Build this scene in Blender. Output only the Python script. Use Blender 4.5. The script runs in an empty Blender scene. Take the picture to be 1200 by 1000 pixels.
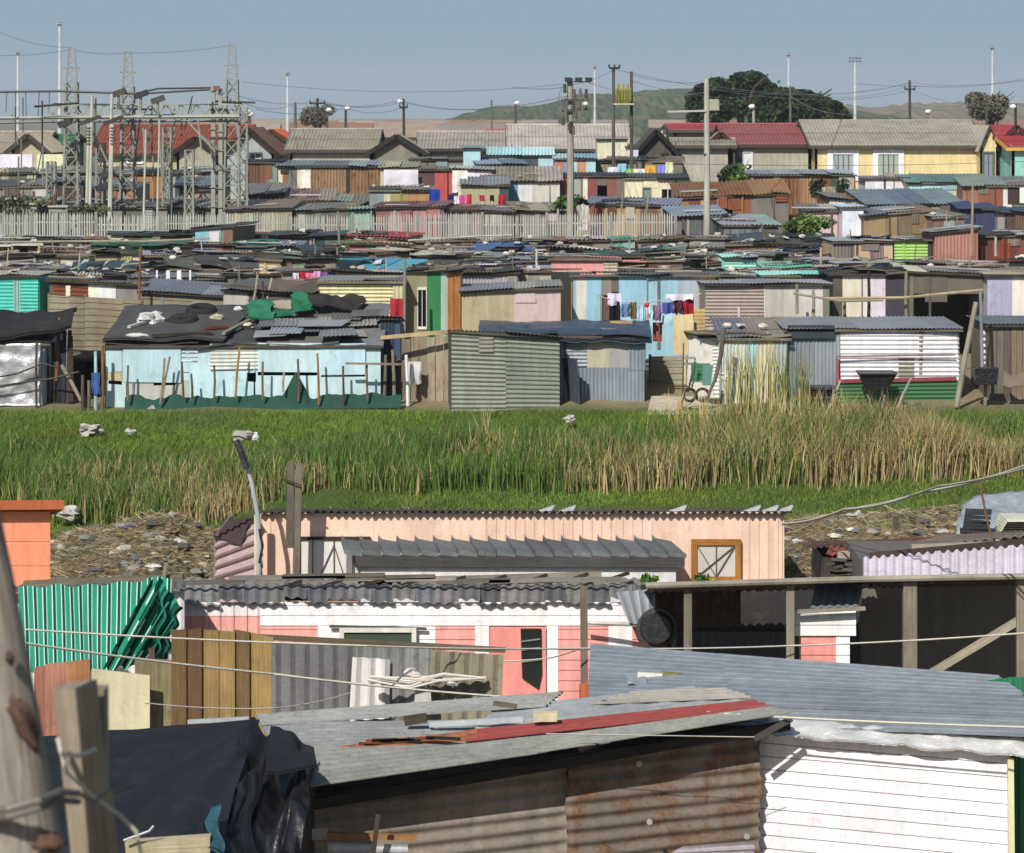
import bpy, math, random
import numpy as np
from mathutils import Vector, noise
random.seed(11)
RG = random.Random(5)
scene = bpy.context.scene
COL = scene.collection
# ------------------------------------------------------------------ picture <-> world
F = 3400.0; YH = 135.0; CAMZ = 10.0
def P(px, py, Y):
    return Vector(((px-600.0)*Y/F, Y, CAMZ-(py-YH)*Y/F))
GP = [(-6,1.6),(4,1.75),(8,2.3),(15,5.2),(25,9.5),(30,9.6),(38,9.5),(45,9.35),(52,9.2),(56,8.9),(58,8.45),(60,8.02),(62,7.76),(64,7.55),
      (68,7.17),(70,6.98),(73,6.72),(80,6.42),(100,6.1),(106,5.9),(112,5.45),(120,4.95),(128,4.4),(136,3.95),(150,4.1),(200,4.9),(400,5.1),(800,5.3),(1500,6),(6000,7)]
def ground(Y):
    for (a, ga), (b, gb) in zip(GP, GP[1:]):
        if Y <= b:
            t = max(0, (Y-a)/(b-a)); return CAMZ-(ga+(gb-ga)*t)
    return CAMZ-GP[-1][1]
def lin(c): return c/12.92 if c <= .04045 else ((c+.055)/1.055)**2.4
KA = .82; SAT = .93
def hx(h, k=KA):
    h = h.lstrip('#'); c = [lin(int(h[i:i+2], 16)/255.0)*k for i in (0, 2, 4)]; g = c[0]*.3+c[1]*.6+c[2]*.1
    return tuple(g+(x-g)*SAT for x in c)
def jit(c, a=.06, r=RG):
    m = 1+r.uniform(-a, a); return tuple(max(0, x*m*(1+r.uniform(-a, a)*.35)) for x in c)
# ------------------------------------------------------------------ materials
def nm(name):
    m = bpy.data.materials.new(name); m.use_nodes = True
    nt = m.node_tree; nt.nodes.clear()
    return m, nt, nt.nodes, nt.links
def math_n(nt, op, a, b=None, clamp=False):
    n = nt.nodes.new('ShaderNodeMath'); n.operation = op; n.use_clamp = clamp
    for i, v in enumerate((a, b)):
        if v is None: continue
        if hasattr(v, 'is_linked') or hasattr(v, 'links'): nt.links.new(v, n.inputs[i])
        else: n.inputs[i].default_value = v
    return n.outputs[0]
def noise_n(nt, vec, scale, detail=4, rough=.55, vs=None):
    if vs:
        mp = nt.nodes.new('ShaderNodeMapping'); mp.inputs['Scale'].default_value = vs
        nt.links.new(vec, mp.inputs['Vector']); vec = mp.outputs['Vector']
    n = nt.nodes.new('ShaderNodeTexNoise'); n.inputs['Scale'].default_value = scale
    n.inputs['Detail'].default_value = detail; n.inputs['Roughness'].default_value = rough
    nt.links.new(vec, n.inputs['Vector']); return n.outputs['Fac']
def mapr(nt, v, a, b, c, d):
    n = nt.nodes.new('ShaderNodeMapRange'); nt.links.new(v, n.inputs[0])
    for i, x in enumerate((a, b, c, d)): n.inputs[i+1].default_value = x
    return n.outputs[0]
def mixc(nt, fac, A, B, mode='MIX'):
    n = nt.nodes.new('ShaderNodeMix'); n.data_type = 'RGBA'; n.blend_type = mode
    for i, v in ((0, fac), (6, A), (7, B)):
        if hasattr(v, 'links'): nt.links.new(v, n.inputs[i])
        elif i == 0: n.inputs[0].default_value = v
        else: n.inputs[i].default_value = (*v, 1)
    return n.outputs[2]
def weathered(name, rough=.6, metal=0., var=.16, streak=.14, bump=.25, bscale=30, grain=False, lichen=0., dirt=.35, spec=.4, sheen=0):
    m, nt, N, L = nm(name)
    out = N.new('ShaderNodeOutputMaterial'); bs = N.new('ShaderNodeBsdfPrincipled'); L.new(bs.outputs[0], out.inputs[0])
    at = N.new('ShaderNodeVertexColor'); at.layer_name = 'col'
    ge = N.new('ShaderNodeNewGeometry'); pos = ge.outputs['Position']
    n1 = noise_n(nt, pos, 1.1, 5, .6)
    v1 = mapr(nt, n1, .3, .7, 1-var, 1+var)
    st = noise_n(nt, pos, 1.0, 4, .6, (7, 7, .9))
    v2 = mapr(nt, st, .3, .7, 1-streak, 1+streak)
    v = math_n(nt, 'MULTIPLY', v1, v2)
    fine = noise_n(nt, pos, 22, 4, .7)
    v = math_n(nt, 'MULTIPLY', v, mapr(nt, fine, .3, .7, .93, 1.07))
    if grain:
        uv = N.new('ShaderNodeUVMap'); uv.uv_map = 'uv'
        g = noise_n(nt, uv.outputs[0], 1.0, 5, .65, (1.6, 45, 1))
        v = math_n(nt, 'MULTIPLY', v, mapr(nt, g, .3, .72, .62, 1.22))
    c = mixc(nt, 1.0, at.outputs['Color'], (1, 1, 1), 'MULTIPLY')
    hv = N.new('ShaderNodeHueSaturation'); L.new(c, hv.inputs['Color']); L.new(v, hv.inputs['Value'])
    c = hv.outputs[0]
    # dirt patches
    dn = noise_n(nt, pos, 2.6, 7, .72)
    dm = mapr(nt, dn, .56, .74, 0, dirt)
    c = mixc(nt, dm, c, (.10, .085, .065))
    if lichen > 0:
        ln = noise_n(nt, pos, 9, 6, .75)
        c = mixc(nt, mapr(nt, ln, .54, .66, 0, lichen), c, (.07, .07, .055))
        l2 = noise_n(nt, pos, 6.3, 6, .75)
        c = mixc(nt, mapr(nt, l2, .58, .7, 0, lichen*.7), c, (.36, .35, .31))
    # rust (alpha of the colour attribute = how rusty)
    rn = noise_n(nt, pos, 3.1, 7, .68)
    rs = math_n(nt, 'ADD', math_n(nt, 'MULTIPLY', rn, .75), math_n(nt, 'MULTIPLY', st, .25))
    th = math_n(nt, 'SUBTRACT', .72, math_n(nt, 'MULTIPLY', at.outputs['Alpha'], .42))
    rm = math_n(nt, 'MULTIPLY', math_n(nt, 'SUBTRACT', rs, th), 9.0, True)
    rm = math_n(nt, 'MULTIPLY', rm, math_n(nt, 'MULTIPLY', at.outputs['Alpha'], 12.0, True))
    rc = mixc(nt, mapr(nt, fine, .35, .65, 0, 1), (.06, .034, .022), (.2, .088, .036))
    rc = mixc(nt, mapr(nt, n1, .4, .62, 0, .6), rc, (.12, .068, .045))
    c = mixc(nt, math_n(nt, 'MULTIPLY', rm, .9), c, rc)
    L.new(c, bs.inputs['Base Color'])
    bs.inputs['Metallic'].default_value = metal
    if metal > 0:
        L.new(math_n(nt, 'MULTIPLY', math_n(nt, 'SUBTRACT', 1.0, rm), metal), bs.inputs['Metallic'])
    L.new(mapr(nt, dn, .35, .7, rough-.08, min(1, rough+.15)), bs.inputs['Roughness'])
    bs.inputs['Specular IOR Level'].default_value = spec
    if bump > 0:
        b = N.new('ShaderNodeBump'); b.inputs['Strength'].default_value = bump; b.inputs['Distance'].default_value = .02
        h = noise_n(nt, pos, bscale, 4, .6)
        if grain: h = g
        L.new(h, b.inputs['Height']); L.new(b.outputs[0], bs.inputs['Normal'])
    return m
def crumple(name, rough, metal, scale, strength, dist, spec=.4):
    m, nt, N, L = nm(name)
    out = N.new('ShaderNodeOutputMaterial'); bs = N.new('ShaderNodeBsdfPrincipled'); L.new(bs.outputs[0], out.inputs[0])
    at = N.new('ShaderNodeVertexColor'); at.layer_name = 'col'
    pos = N.new('ShaderNodeNewGeometry').outputs['Position']
    n = noise_n(nt, pos, scale, 5, .6)
    hv = N.new('ShaderNodeHueSaturation'); L.new(at.outputs['Color'], hv.inputs['Color']); L.new(mapr(nt, n, .3, .7, .8, 1.2), hv.inputs['Value'])
    dn = noise_n(nt, pos, 3, 7, .72)
    c = mixc(nt, mapr(nt, dn, .55, .75, 0, .35), hv.outputs[0], (.09, .08, .065))
    L.new(c, bs.inputs['Base Color'])
    bs.inputs['Metallic'].default_value = metal; bs.inputs['Roughness'].default_value = rough; bs.inputs['Specular IOR Level'].default_value = spec
    b = N.new('ShaderNodeBump'); b.inputs['Strength'].default_value = strength; b.inputs['Distance'].default_value = dist
    L.new(n, b.inputs['Height']); L.new(b.outputs[0], bs.inputs['Normal'])
    return m
M = {}
M['paint'] = weathered('painted_sheet', .62, 0, .1, .13, .15, 24, dirt=.42)
M['zinc'] = weathered('galvanised_sheet', .5, .18, .16, .14, .12, 30, dirt=.35)
M['rust'] = weathered('rusted_sheet', .8, 0, .2, .16, .4, 40, dirt=.5)
M['asb'] = weathered('fibre_cement_sheet', .9, 0, .18, .14, .5, 45, lichen=.45, dirt=.45, spec=.2)
M['wood'] = weathered('weathered_timber', .85, 0, .26, .1, .45, 20, grain=True, dirt=.55, spec=.2)
M['felt'] = weathered('roofing_felt', .88, 0, .25, .1, .5, 18, lichen=.15, dirt=.4, spec=.25)
M['cloth'] = weathered('cloth', .92, 0, .07, .05, .2, 60, dirt=.12, spec=.1)
M['plast'] = crumple('sheet_plastic', .33, 0, 7, .9, .06)
M['foil'] = crumple('silver_foil', .42, .55, 2.6, .5, .1)
def tarp():
    m, nt, N, L = nm('black_sheet'); out = N.new('ShaderNodeOutputMaterial'); mx = N.new('ShaderNodeMixShader'); L.new(mx.outputs[0], out.inputs[0]); mx.inputs[0].default_value = .085
    df = N.new('ShaderNodeBsdfDiffuse'); gl = N.new('ShaderNodeBsdfGlossy'); gl.inputs['Roughness'].default_value = .28; L.new(df.outputs[0], mx.inputs[1]); L.new(gl.outputs[0], mx.inputs[2])
    at = N.new('ShaderNodeVertexColor'); at.layer_name = 'col'; pos = N.new('ShaderNodeNewGeometry').outputs['Position']; d = noise_n(nt, pos, 2.2, 8, .75)
    L.new(mixc(nt, mapr(nt, d, .55, .72, 0, .45), at.outputs['Color'], (.045, .042, .038)), df.inputs['Color'])
    mp = noise_n(nt, pos, 1.0, 5, .6, (5, 1.6, 3)); b = N.new('ShaderNodeBump'); b.inputs['Strength'].default_value = .6; b.inputs['Distance'].default_value = .05; L.new(mp, b.inputs['Height'])
    L.new(b.outputs[0], df.inputs['Normal']); L.new(b.outputs[0], gl.inputs['Normal']); return m
M['tarp'] = tarp()
M['stone'] = weathered('concrete', .9, 0, .16, .16, .5, 25, lichen=.2, dirt=.4, spec=.2)
M['leaf'] = weathered('leaves', .75, 0, .2, .0, 0, 10, dirt=0, spec=.25)
M['blade'] = weathered('grass_blades', .7, 0, .22, 0, 0, 10, dirt=0.0, spec=.25)
M['iron'] = weathered('grey_steel', .55, .2, .1, .1, .1, 30, dirt=.3)
def glass():
    m, nt, N, L = nm('window_glass')
    out = N.new('ShaderNodeOutputMaterial'); bs = N.new('ShaderNodeBsdfPrincipled'); L.new(bs.outputs[0], out.inputs[0])
    at = N.new('ShaderNodeVertexColor'); at.layer_name = 'col'; L.new(at.outputs['Color'], bs.inputs['Base Color'])
    bs.inputs['Roughness'].default_value = .12; bs.inputs['Specular IOR Level'].default_value = .6
    return m
M['glass'] = glass()
# ------------------------------------------------------------------ mesh building
ORI = {}
class MB:
    def __init__(s):
        s.v = []; s.f = []; s.c = []; s.m = []; s.uv = []; s.mats = []
    def mi(s, mat):
        if mat not in s.mats: s.mats.append(mat)
        return s.mats.index(mat)
    def face(s, idx, col, mat, uvs=None, rust=0.):
        s.f.append(idx); s.c.append((col[0], col[1], col[2], rust)); s.m.append(s.mi(mat))
        s.uv.append(uvs if uvs else [(0, 0)]*len(idx))
    def hexa(s, p, col, mat, L=None, rust=0.):
        """eight corners: 0-3 bottom ring, 4-7 top ring"""
        b = len(s.v); s.v += [tuple(q) for q in p]
        for q in ((0, 3, 2, 1), (4, 5, 6, 7), (0, 1, 5, 4), (1, 2, 6, 5), (2, 3, 7, 6), (3, 0, 4, 7)):
            pts = [Vector(p[i]) for i in q]
            a = (pts[1]-pts[0]).length; c = (pts[2]-pts[1]).length
            o = (pts[0].x+pts[0].z)*1.7
            uv = [(0, o), (a, o), (a, o+c), (0, o+c)] if a >= c else [(0, o), (0, o+a), (c, o+a), (c, o)]
            s.face([b+i for i in q], col, mat, uv, rust)
    def box(s, x0, x1, y0, y1, z0, z1, col, mat='paint', rust=0.):
        s.hexa([(x0, y0, z0), (x1, y0, z0), (x1, y1, z0), (x0, y1, z0), (x0, y0, z1), (x1, y0, z1), (x1, y1, z1), (x0, y1, z1)], col, mat, rust=rust)
    def beam(s, a, b, w, h, col, mat='wood', rust=0., taper=1.):
        a = Vector(a); b = Vector(b); d = (b-a).normalized()
        up = Vector((0, 0, 1)) if abs(d.z) < .9 else Vector((0, 1, 0))
        x = d.cross(up).normalized()*w*.5; y = x.cross(d).normalized()*h*.5
        s.hexa([a-x-y, a+x-y, a+x+y, a-x+y, b-(x+y)*taper, b+(x-y)*taper, b+(x+y)*taper, b-(x-y)*taper], col, mat, rust=rust)
    def tube(s, pts, r, col, mat='iron', n=6, rust=0., r2=None, cap=True):
        pts = [Vector(p) for p in pts]; k = len(pts); b = len(s.v)
        for i, p in enumerate(pts):
            d = (pts[min(i+1, k-1)]-pts[max(i-1, 0)]).normalized()
            up = Vector((0, 0, 1)) if abs(d.z) < .9 else Vector((0, 1, 0))
            x = d.cross(up).normalized(); y = x.cross(d).normalized()
            rr = r if r2 is None else r+(r2-r)*i/(k-1)
            for j in range(n):
                a = 2*math.pi*j/n; s.v.append(tuple(p+x*math.cos(a)*rr+y*math.sin(a)*rr))
        for i in range(k-1):
            for j in range(n):
                q = [b+i*n+j, b+i*n+(j+1) % n, b+(i+1)*n+(j+1) % n, b+(i+1)*n+j]
                s.face(q, col, mat, [(i, j*.03), (i, j*.03+.03), (i+1, j*.03+.03), (i+1, j*.03)], rust)
        if cap:
            s.face([b+j for j in range(n)], col, mat, None, rust); s.face([b+(k-1)*n+j for j in reversed(range(n))], col, mat, None, rust)
    def sheet(s, p00, p10, p11, p01, col, mat='paint', pitch=.09, amp=.012, run='v', thick=.006, rust=0., prof='sin', k=4, M=1, wob=0., seed=0):
        """corrugated sheet between four corners. run='v': ridges run from the p00-p10 edge to the p01-p11 edge"""
        p00, p10, p11, p01 = map(Vector, (p00, p10, p11, p01))
        nrm = (p10-p00).cross(p01-p00)
        if nrm.length < 1e-9: nrm = Vector((0, -1, 0))
        nrm.normalize()
        Lu = ((p10-p00).length+(p11-p01).length)/2; Lv = ((p01-p00).length+(p11-p10).length)/2
        Lp = Lu if run == 'v' else Lv; Lq = Lv if run == 'v' else Lu
        if amp <= 0: n = max(1, M); ts = [i/n for i in range(n+1)]; offs = [0]*(n+1)
        elif prof == 'sin':
            n = max(2, int(Lp/pitch*k)); ts = [i/n for i in range(n+1)]; offs = [math.sin(2*math.pi*t*Lp/pitch)*amp for t in ts]
        elif prof == 'rib':                       # flat pans with raised ribs
            ts = []; offs = []; c = 0.
            while c < Lp:
                for a, o in ((0, 0), (.62, 0), (.70, 1), (.90, 1), (.98, 0)):
                    t = (c+a*pitch)/Lp
                    if t < 1: ts.append(t); offs.append(o*amp)
                c += pitch
            ts.append(1.); offs.append(0)
            n = len(ts)-1
        elif prof == 'board':                     # lapped boards
            ts = []; offs = []; c = 0.
            while c < Lp:
                for a, o in ((0, 1), (.9, .3), (.91, -.9), (.985, -.9)):
                    t = (c+a*pitch)/Lp
                    if t < 1: ts.append(t); offs.append(o*amp)
                c += pitch
            ts.append(1.); offs.append(0)
            n = len(ts)-1
        b = len(s.v); W = M+1
        for layer in (0, 1):
            for i in range(n+1):
                for j in range(W):
                    q = j/M
                    u, v = (ts[i], q) if run == 'v' else (q, ts[i])
                    p = p00*(1-u)*(1-v)+p10*u*(1-v)+p11*u*v+p01*(1-u)*v
                    o = offs[i]
                    if wob: o += (noise.noise(p*.9+Vector((seed, seed*.7, 0))))*wob
                    p = p+nrm*(o-(thick if layer else 0)); s.v.append((p.x, p.y, p.z))
        S = (n+1)*W
        def vid(l, i, j): return b+l*S+i*W+j
        for i in range(n):
            for j in range(M):
                q = [vid(0, i, j), vid(0, i+1, j), vid(0, i+1, j+1), vid(0, i, j+1)]
                if run != 'v': q.reverse()
                uv = [(j/M*Lq, ts[i]*Lp), (j/M*Lq, ts[i+1]*Lp), ((j+1)/M*Lq, ts[i+1]*Lp), ((j+1)/M*Lq, ts[i]*Lp)]
                if run != 'v': uv.reverse()
                s.face(q, col, mat, uv, rust)
                q2 = [x+S for x in reversed(q)]; s.face(q2, col, mat, None, rust)
            for j in (0, M):
                s.face([vid(0, i, j), vid(0, i+1, j), vid(1, i+1, j), vid(1, i, j)], col, mat, None, rust)
        for j in range(M):
            for i in (0, n):
                s.face([vid(0, i, j), vid(0, i, j+1), vid(1, i, j+1), vid(1, i, j)], col, mat, None, rust)
    def patch(s, p00, p10, p11, p01, nu, nv, col, mat, disp=None, thick=.01, rust=0.):
        """cloth-like grid; disp(u,v,p)->Vector"""
        p00, p10, p11, p01 = map(Vector, (p00, p10, p11, p01)); nrm = (p10-p00).cross(p01-p00).normalized()
        b = len(s.v)
        for l in (0, 1):
            for i in range(nu+1):
                for j in range(nv+1):
                    u = i/nu; v = j/nv
                    p = p00*(1-u)*(1-v)+p10*u*(1-v)+p11*u*v+p01*(1-u)*v
                    if disp: p = p+disp(u, v, p)
                    s.v.append(tuple(p-nrm*thick*l))
        S = (nu+1)*(nv+1); W = nv+1
        cf = col if callable(col) else (lambda u, v: col)
        for i in range(nu):
            for j in range(nv):
                q = [b+i*W+j, b+(i+1)*W+j, b+(i+1)*W+j+1, b+i*W+j+1]; c = cf((i+.5)/nu, (j+.5)/nv)
                s.face(q, c, mat, None, rust); s.face([x+S for x in reversed(q)], c, mat, None, rust)
        for i in range(nu):
            for j in (0, nv): s.face([b+i*W+j, b+(i+1)*W+j, b+(i+1)*W+j+S, b+i*W+j+S], cf(i/nu, j/nv), mat, None, rust)
        for j in range(nv):
            for i in (0, nu): s.face([b+i*W+j, b+i*W+j+1, b+i*W+j+1+S, b+i*W+j+S], cf(i/nu, j/nv), mat, None, rust)
    def blob(s, c, r, col, mat='stone', sq=(1, 1, .7), rough=.25, n=8, seed=0):
        c = Vector(c); b = len(s.v); rows = n//2+1
        for i in range(rows+1):
            th = math.pi*i/rows
            for j in range(n):
                a = 2*math.pi*j/n; d = Vector((math.sin(th)*math.cos(a), math.sin(th)*math.sin(a), math.cos(th)))
                k = r*(1+rough*noise.noise(d*1.7+Vector((seed*3.1, seed*1.3, seed))))
                s.v.append((c.x+d.x*k*sq[0], c.y+d.y*k*sq[1], c.z+d.z*k*sq[2]))
        for i in range(rows):
            for j in range(n):
                s.face([b+i*n+j, b+(i+1)*n+j, b+(i+1)*n+(j+1) % n, b+i*n+(j+1) % n], col, mat)
    def torus(s, c, R, r, col, mat='paint', tilt=(0, 0, 1), n=16, m=8):
        c = Vector(c); t = Vector(tilt).normalized(); x = t.cross(Vector((.3, 1, .1))).normalized(); y = t.cross(x); b = len(s.v)
        for i in range(n):
            a = 2*math.pi*i/n; d = x*math.cos(a)+y*math.sin(a)
            for j in range(m):
                e = 2*math.pi*j/m; s.v.append(tuple(c+d*(R+r*math.cos(e))+t*math.sin(e)*r*1.3))
        for i in range(n):
            for j in range(m):
                s.face([b+i*m+j, b+((i+1) % n)*m+j, b+((i+1) % n)*m+(j+1) % m, b+i*m+(j+1) % m], col, mat)
    def build(s, name, parent=None, smooth=False):
        if not s.v: return None
        o0 = ORI.get(parent.name, Vector((0, 0, 0))) if parent else Vector((0, 0, 0))
        own = Vector((0, 0, 0))
        va = np.array(s.v, dtype=np.float64)
        if parent is None:
            own = Vector((float((va[:, 0].min()+va[:, 0].max())/2), float((va[:, 1].min()+va[:, 1].max())/2), float(va[:, 2].min())))
            o0 = own
        va = va-np.array(o0)
        me = bpy.data.meshes.new(name)
        me.from_pydata(va.tolist(), [], s.f)
        for k in s.mats: me.materials.append(M[k])
        me.polygons.foreach_set('material_index', s.m)
        if smooth: me.polygons.foreach_set('use_smooth', [True]*len(s.f))
        ca = me.color_attributes.new('col', 'FLOAT_COLOR', 'CORNER')
        cnt = [len(f) for f in s.f]
        ca.data.foreach_set('color', np.repeat(np.array(s.c, dtype=np.float32), cnt, axis=0).ravel())
        uvl = me.uv_layers.new(name='uv')
        uvl.data.foreach_set('uv', np.array([x for u in s.uv for x in u], dtype=np.float32).ravel())
        me.update()
        o = bpy.data.objects.new(name, me); COL.objects.link(o)
        if parent: o.parent = parent; ORI[o.name] = ORI[parent.name]
        else: o.location = own; ORI[o.name] = own
        if parent: ORI[o.name] = o0
        return o
def tag(o, label, cat, group=None, kind=None):
    if label: o['label'] = label
    if cat: o['category'] = cat
    if group: o['group'] = group
    if kind: o['kind'] = kind
    return o
def thing(name, label, cat, loc, group=None):
    o = bpy.data.objects.new(name, None); COL.objects.link(o); o.location = loc; o.empty_display_size = .2
    ORI[o.name] = Vector(loc); return tag(o, label, cat, group)
def solo(mb, name, label, cat, group=None, smooth=False):
    return tag(mb.build(name, None, smooth), label, cat, group)
# ------------------------------------------------------------------ shacks
def parse(spec):
    out = []
    for t in spec.split(','):
        t = t.strip(); w = 1.; r = 0.
        if '~' in t: t, x = t.split('~'); r = float(x)
        if '*' in t: t, x = t.split('*'); w = float(x)
        if '~' in t: t, x = t.split('~'); r = float(x)
        k, _, h = t.partition('#'); out.append((k, h, w, r))
    return out
def lerp(a, b, t): return a+(b-a)*t
def wall_panel(mb, kind, A, B, zA0, zB0, zA1, zB1, col, rust, s, r):
    """one wall panel between ground points A,B; heights 0=bottom,1=top"""
    p00 = Vector((A.x, A.y, zA0)); p10 = Vector((B.x, B.y, zB0)); p11 = Vector((B.x, B.y, zB1)); p01 = Vector((A.x, A.y, zA1))
    mat = 'rust' if rust > .45 else 'paint'
    pit = r.uniform(.085, .11) if s > 36 else r.uniform(.12, .16); am = pit*.17
    if kind == 'h': mb.sheet(p00, p10, p11, p01, col, mat, pit, am, 'u', rust=rust, M=4 if s > 38 else 1, wob=.05 if s > 38 else 0)
    elif kind == 'v': mb.sheet(p00, p10, p11, p01, col, mat, pit, am, 'v', rust=rust, M=3 if s > 38 else 1, wob=.05 if s > 38 else 0)
    elif kind == 'z': mb.sheet(p00, p10, p11, p01, col, 'zinc', pit, am, 'v', rust=rust)
    elif kind == 'f': mb.sheet(p00, p10, p11, p01, col, mat, 1, 0, 'u', thick=.02, rust=rust)
    elif kind == 'w': mb.sheet(p00, p10, p11, p01, col, 'wood', 1, 0, 'u', thick=.02, rust=rust)
    elif kind == 'c': mb.sheet(p00, p10, p11, p01, col, 'stone', 1, 0, 'u', thick=.1, rust=rust)
    elif kind == 'b': mb.sheet(p00, p10, p11, p01, col, 'wood', .16, .014, 'u', rust=rust, prof='board', thick=.02)
    elif kind in 'pq':
        Lw = (B-A).length; n = max(1, int(Lw/r.uniform(.11, .17))); nn = Vector((B.y-A.y, -(B.x-A.x), 0)).normalized()
        for i in range(n):
            a = A.lerp(B, i/n); b = A.lerp(B, (i+.93)/n); dz = r.uniform(-.07, .05) if kind == 'q' else 0
            off = nn*r.uniform(0, .02)
            z0 = lerp(zA0, zB0, i/n); z1 = lerp(zA1, zB1, i/n)+dz; z2 = lerp(zA1, zB1, (i+.93)/n)+dz
            mb.sheet((a.x+off.x, a.y+off.y, z0), (b.x+off.x, b.y+off.y, z0), (b.x+off.x, b.y+off.y, z2), (a.x+off.x, a.y+off.y, z1), jit(col, .2, r), 'wood', 1, 0, 'v', thick=.022)
def wallrun(mb, root, spec, A, B, z0, zA, zB, s, r, patchy=.3, jitter=.05):
    """panels from A to B (ground line); returns nothing, adds doors and windows as parts of root"""
    specs = parse(spec); tot = sum(x[2] for x in specs); c = 0.
    out = Vector((B.y-A.y, -(B.x-A.x), 0)).normalized()      # towards the camera
    for k, h, w, rust in specs:
        t0 = c/tot; t1 = (c+w)/tot; c += w
        a = A.lerp(B, t0); b = A.lerp(B, t1); za = lerp(zA, zB, t0); zb = lerp(zA, zB, t1)
        off = out*r.uniform(0, .012); a = a+off; b = b+off
        if k == 'gap':
            if za-z0 > 2.3: wall_panel(mb, 'f', a, b, z0+2, z0+2, za, zb, hx('6b6255'), 0, s, r)
            continue
        if k == 'door' or k == 'win':
            col = hx(h) if h else hx('202428')
            base = hx('8a8378')
            if k == 'door':
                top = min(za, z0+1.95)
                d = MB(); wd = (b-a); e0 = a+wd*.08-out*.03; e1 = a+wd*.92-out*.03
                d.sheet((e0.x, e0.y, z0), (e1.x, e1.y, z0), (e1.x, e1.y, top-.04), (e0.x, e0.y, top-.04), col, 'paint', 1, 0, 'u', thick=.03)
                dd = d.build('door', root)
                hd = MB(); q = a.lerp(b, .8)+out*.01; hd.box(q.x-.02, q.x+.02, q.y-.05, q.y, z0+.95, z0+1.07, hx('55524c'), 'iron'); hd.build('handle', dd)
                f = MB()
                for e in (a, b): f.beam((e.x, e.y-.01, z0), (e.x, e.y-.01, top), .05, .06, hx('9a9284'))
                f.beam((a.x, a.y-.012, top), (b.x, b.y-.012, top), .05, .06, hx('9a9284')); f.build('door_frame', root)
                if za-top > .06: wall_panel(mb, 'f', a, b, top, top, za, zb, base, 0, s, r)
            else:
                hh = za-z0; w0 = z0+hh*.42; w1 = z0+hh*.84
                wc = specs[0]; bc = hx(wc[1]) if wc[1] else base
                prev = [x for x in specs if x[0] not in ('win', 'door', 'gap')]
                bc = hx(prev[0][1]) if prev else base
                wall_panel(mb, 'f', a, b, z0, z0, w0, w0, jit(bc, .05, r), 0, s, r); wall_panel(mb, 'f', a, b, w1, w1, za, zb, jit(bc, .05, r), 0, s, r)
                fr = MB(); fc = hx('d8d5cc'); i = -out*.04
                for (u0, u1) in ((0, .08), (.92, 1), (.47, .53)):
                    e0 = a.lerp(b, u0); e1 = a.lerp(b, u1); fr.hexa([(e0.x, e0.y-.03, w0), (e1.x, e1.y-.03, w0), (e1.x, e1.y+.03, w0), (e0.x, e0.y+.03, w0), (e0.x, e0.y-.03, w1), (e1.x, e1.y-.03, w1), (e1.x, e1.y+.03, w1), (e0.x, e0.y+.03, w1)], fc, 'paint')
                for zz in (w0, w1-.07): fr.beam((a.x, a.y-.006, zz+.035), (b.x, b.y-.006, zz+.035), .07, .07, fc, 'paint')
                fo = fr.build('window', root)
                g = MB(); g.sheet((a.x, a.y+.035, w0), (b.x, b.y+.035, w0), (b.x, b.y+.035, w1), (a.x, a.y+.035, w1), col, 'glass', 1, 0, 'u', thick=.01); g.build('pane', fo)
            continue
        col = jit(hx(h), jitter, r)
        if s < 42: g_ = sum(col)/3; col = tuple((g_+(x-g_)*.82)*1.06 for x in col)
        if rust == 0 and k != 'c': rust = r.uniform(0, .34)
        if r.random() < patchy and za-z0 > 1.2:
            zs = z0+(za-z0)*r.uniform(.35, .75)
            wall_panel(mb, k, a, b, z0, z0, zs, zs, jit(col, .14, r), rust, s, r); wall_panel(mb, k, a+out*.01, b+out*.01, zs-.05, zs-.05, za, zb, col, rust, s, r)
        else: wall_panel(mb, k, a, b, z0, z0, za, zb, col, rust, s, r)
def roof_sheets(mb, FL, FR, BR, BL, spec, s, r, sag=.05, w=None, run='v', k=4):
    sp = parse(spec); L = (FR-FL).length; tot = sum(x[2] for x in sp); bounds = []; c = 0
    for x in sp:
        bounds.append((c/tot, (c+x[2])/tot, x)); c += x[2]
    for t0, t1, (kd, h, wt, rust) in bounds:
        n = max(1, round((t1-t0)*L/(w or r.uniform(.75, 1.15))))
        for i in range(n):
            a = t0+(t1-t0)*i/n; b = min(1, t0+(t1-t0)*(i+1)/n+.06/L)
            if 80 < FL.y < 104 and kd in 'cw': h = r.choice([h, h, h, 'd2cfc6', 'b0aca2', '9aa0a4', '3a3836', '8a6a50'])
            dz = Vector((0, 0, (i % 2)*.012+r.uniform(0, .02))); ov = r.uniform(-.08, .1); dd = (FL-BL).normalized()*ov
            d1 = Vector((0, 0, r.uniform(-sag, sag)*.5))
            q = [FL.lerp(FR, a)+dz+dd+d1, FL.lerp(FR, b)+dz+dd-d1*.5, BL.lerp(BR, b)+dz, BL.lerp(BR, a)+dz]
            col = jit(hx(h), .14 if s > 44 else .24, r)
            pit = .1 if s > 36 else .15
            mat = {'c': 'rust' if rust > .45 else 'zinc', 'a': 'asb', 'f': 'felt', 't': 'plast', 'w': 'wood', 'p': 'paint'}[kd]
            if kd in 'ca': mb.sheet(*q, col, mat, .17 if kd == 'a' else pit, .026 if kd == 'a' else pit*.16, run, rust=rust, k=k, thick=.007)
            elif kd == 'p': mb.sheet(*q, col, mat, pit, pit*.16, run, rust=rust, k=k)
            elif kd == 'w': mb.sheet(*q, col, mat, 1, 0, run, thick=.03)
            else: mb.sheet(*q, col, mat, 1, 0, run, thick=.02, M=4, wob=.1, seed=r.uniform(0, 50))
    return
NSH = 0
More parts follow.
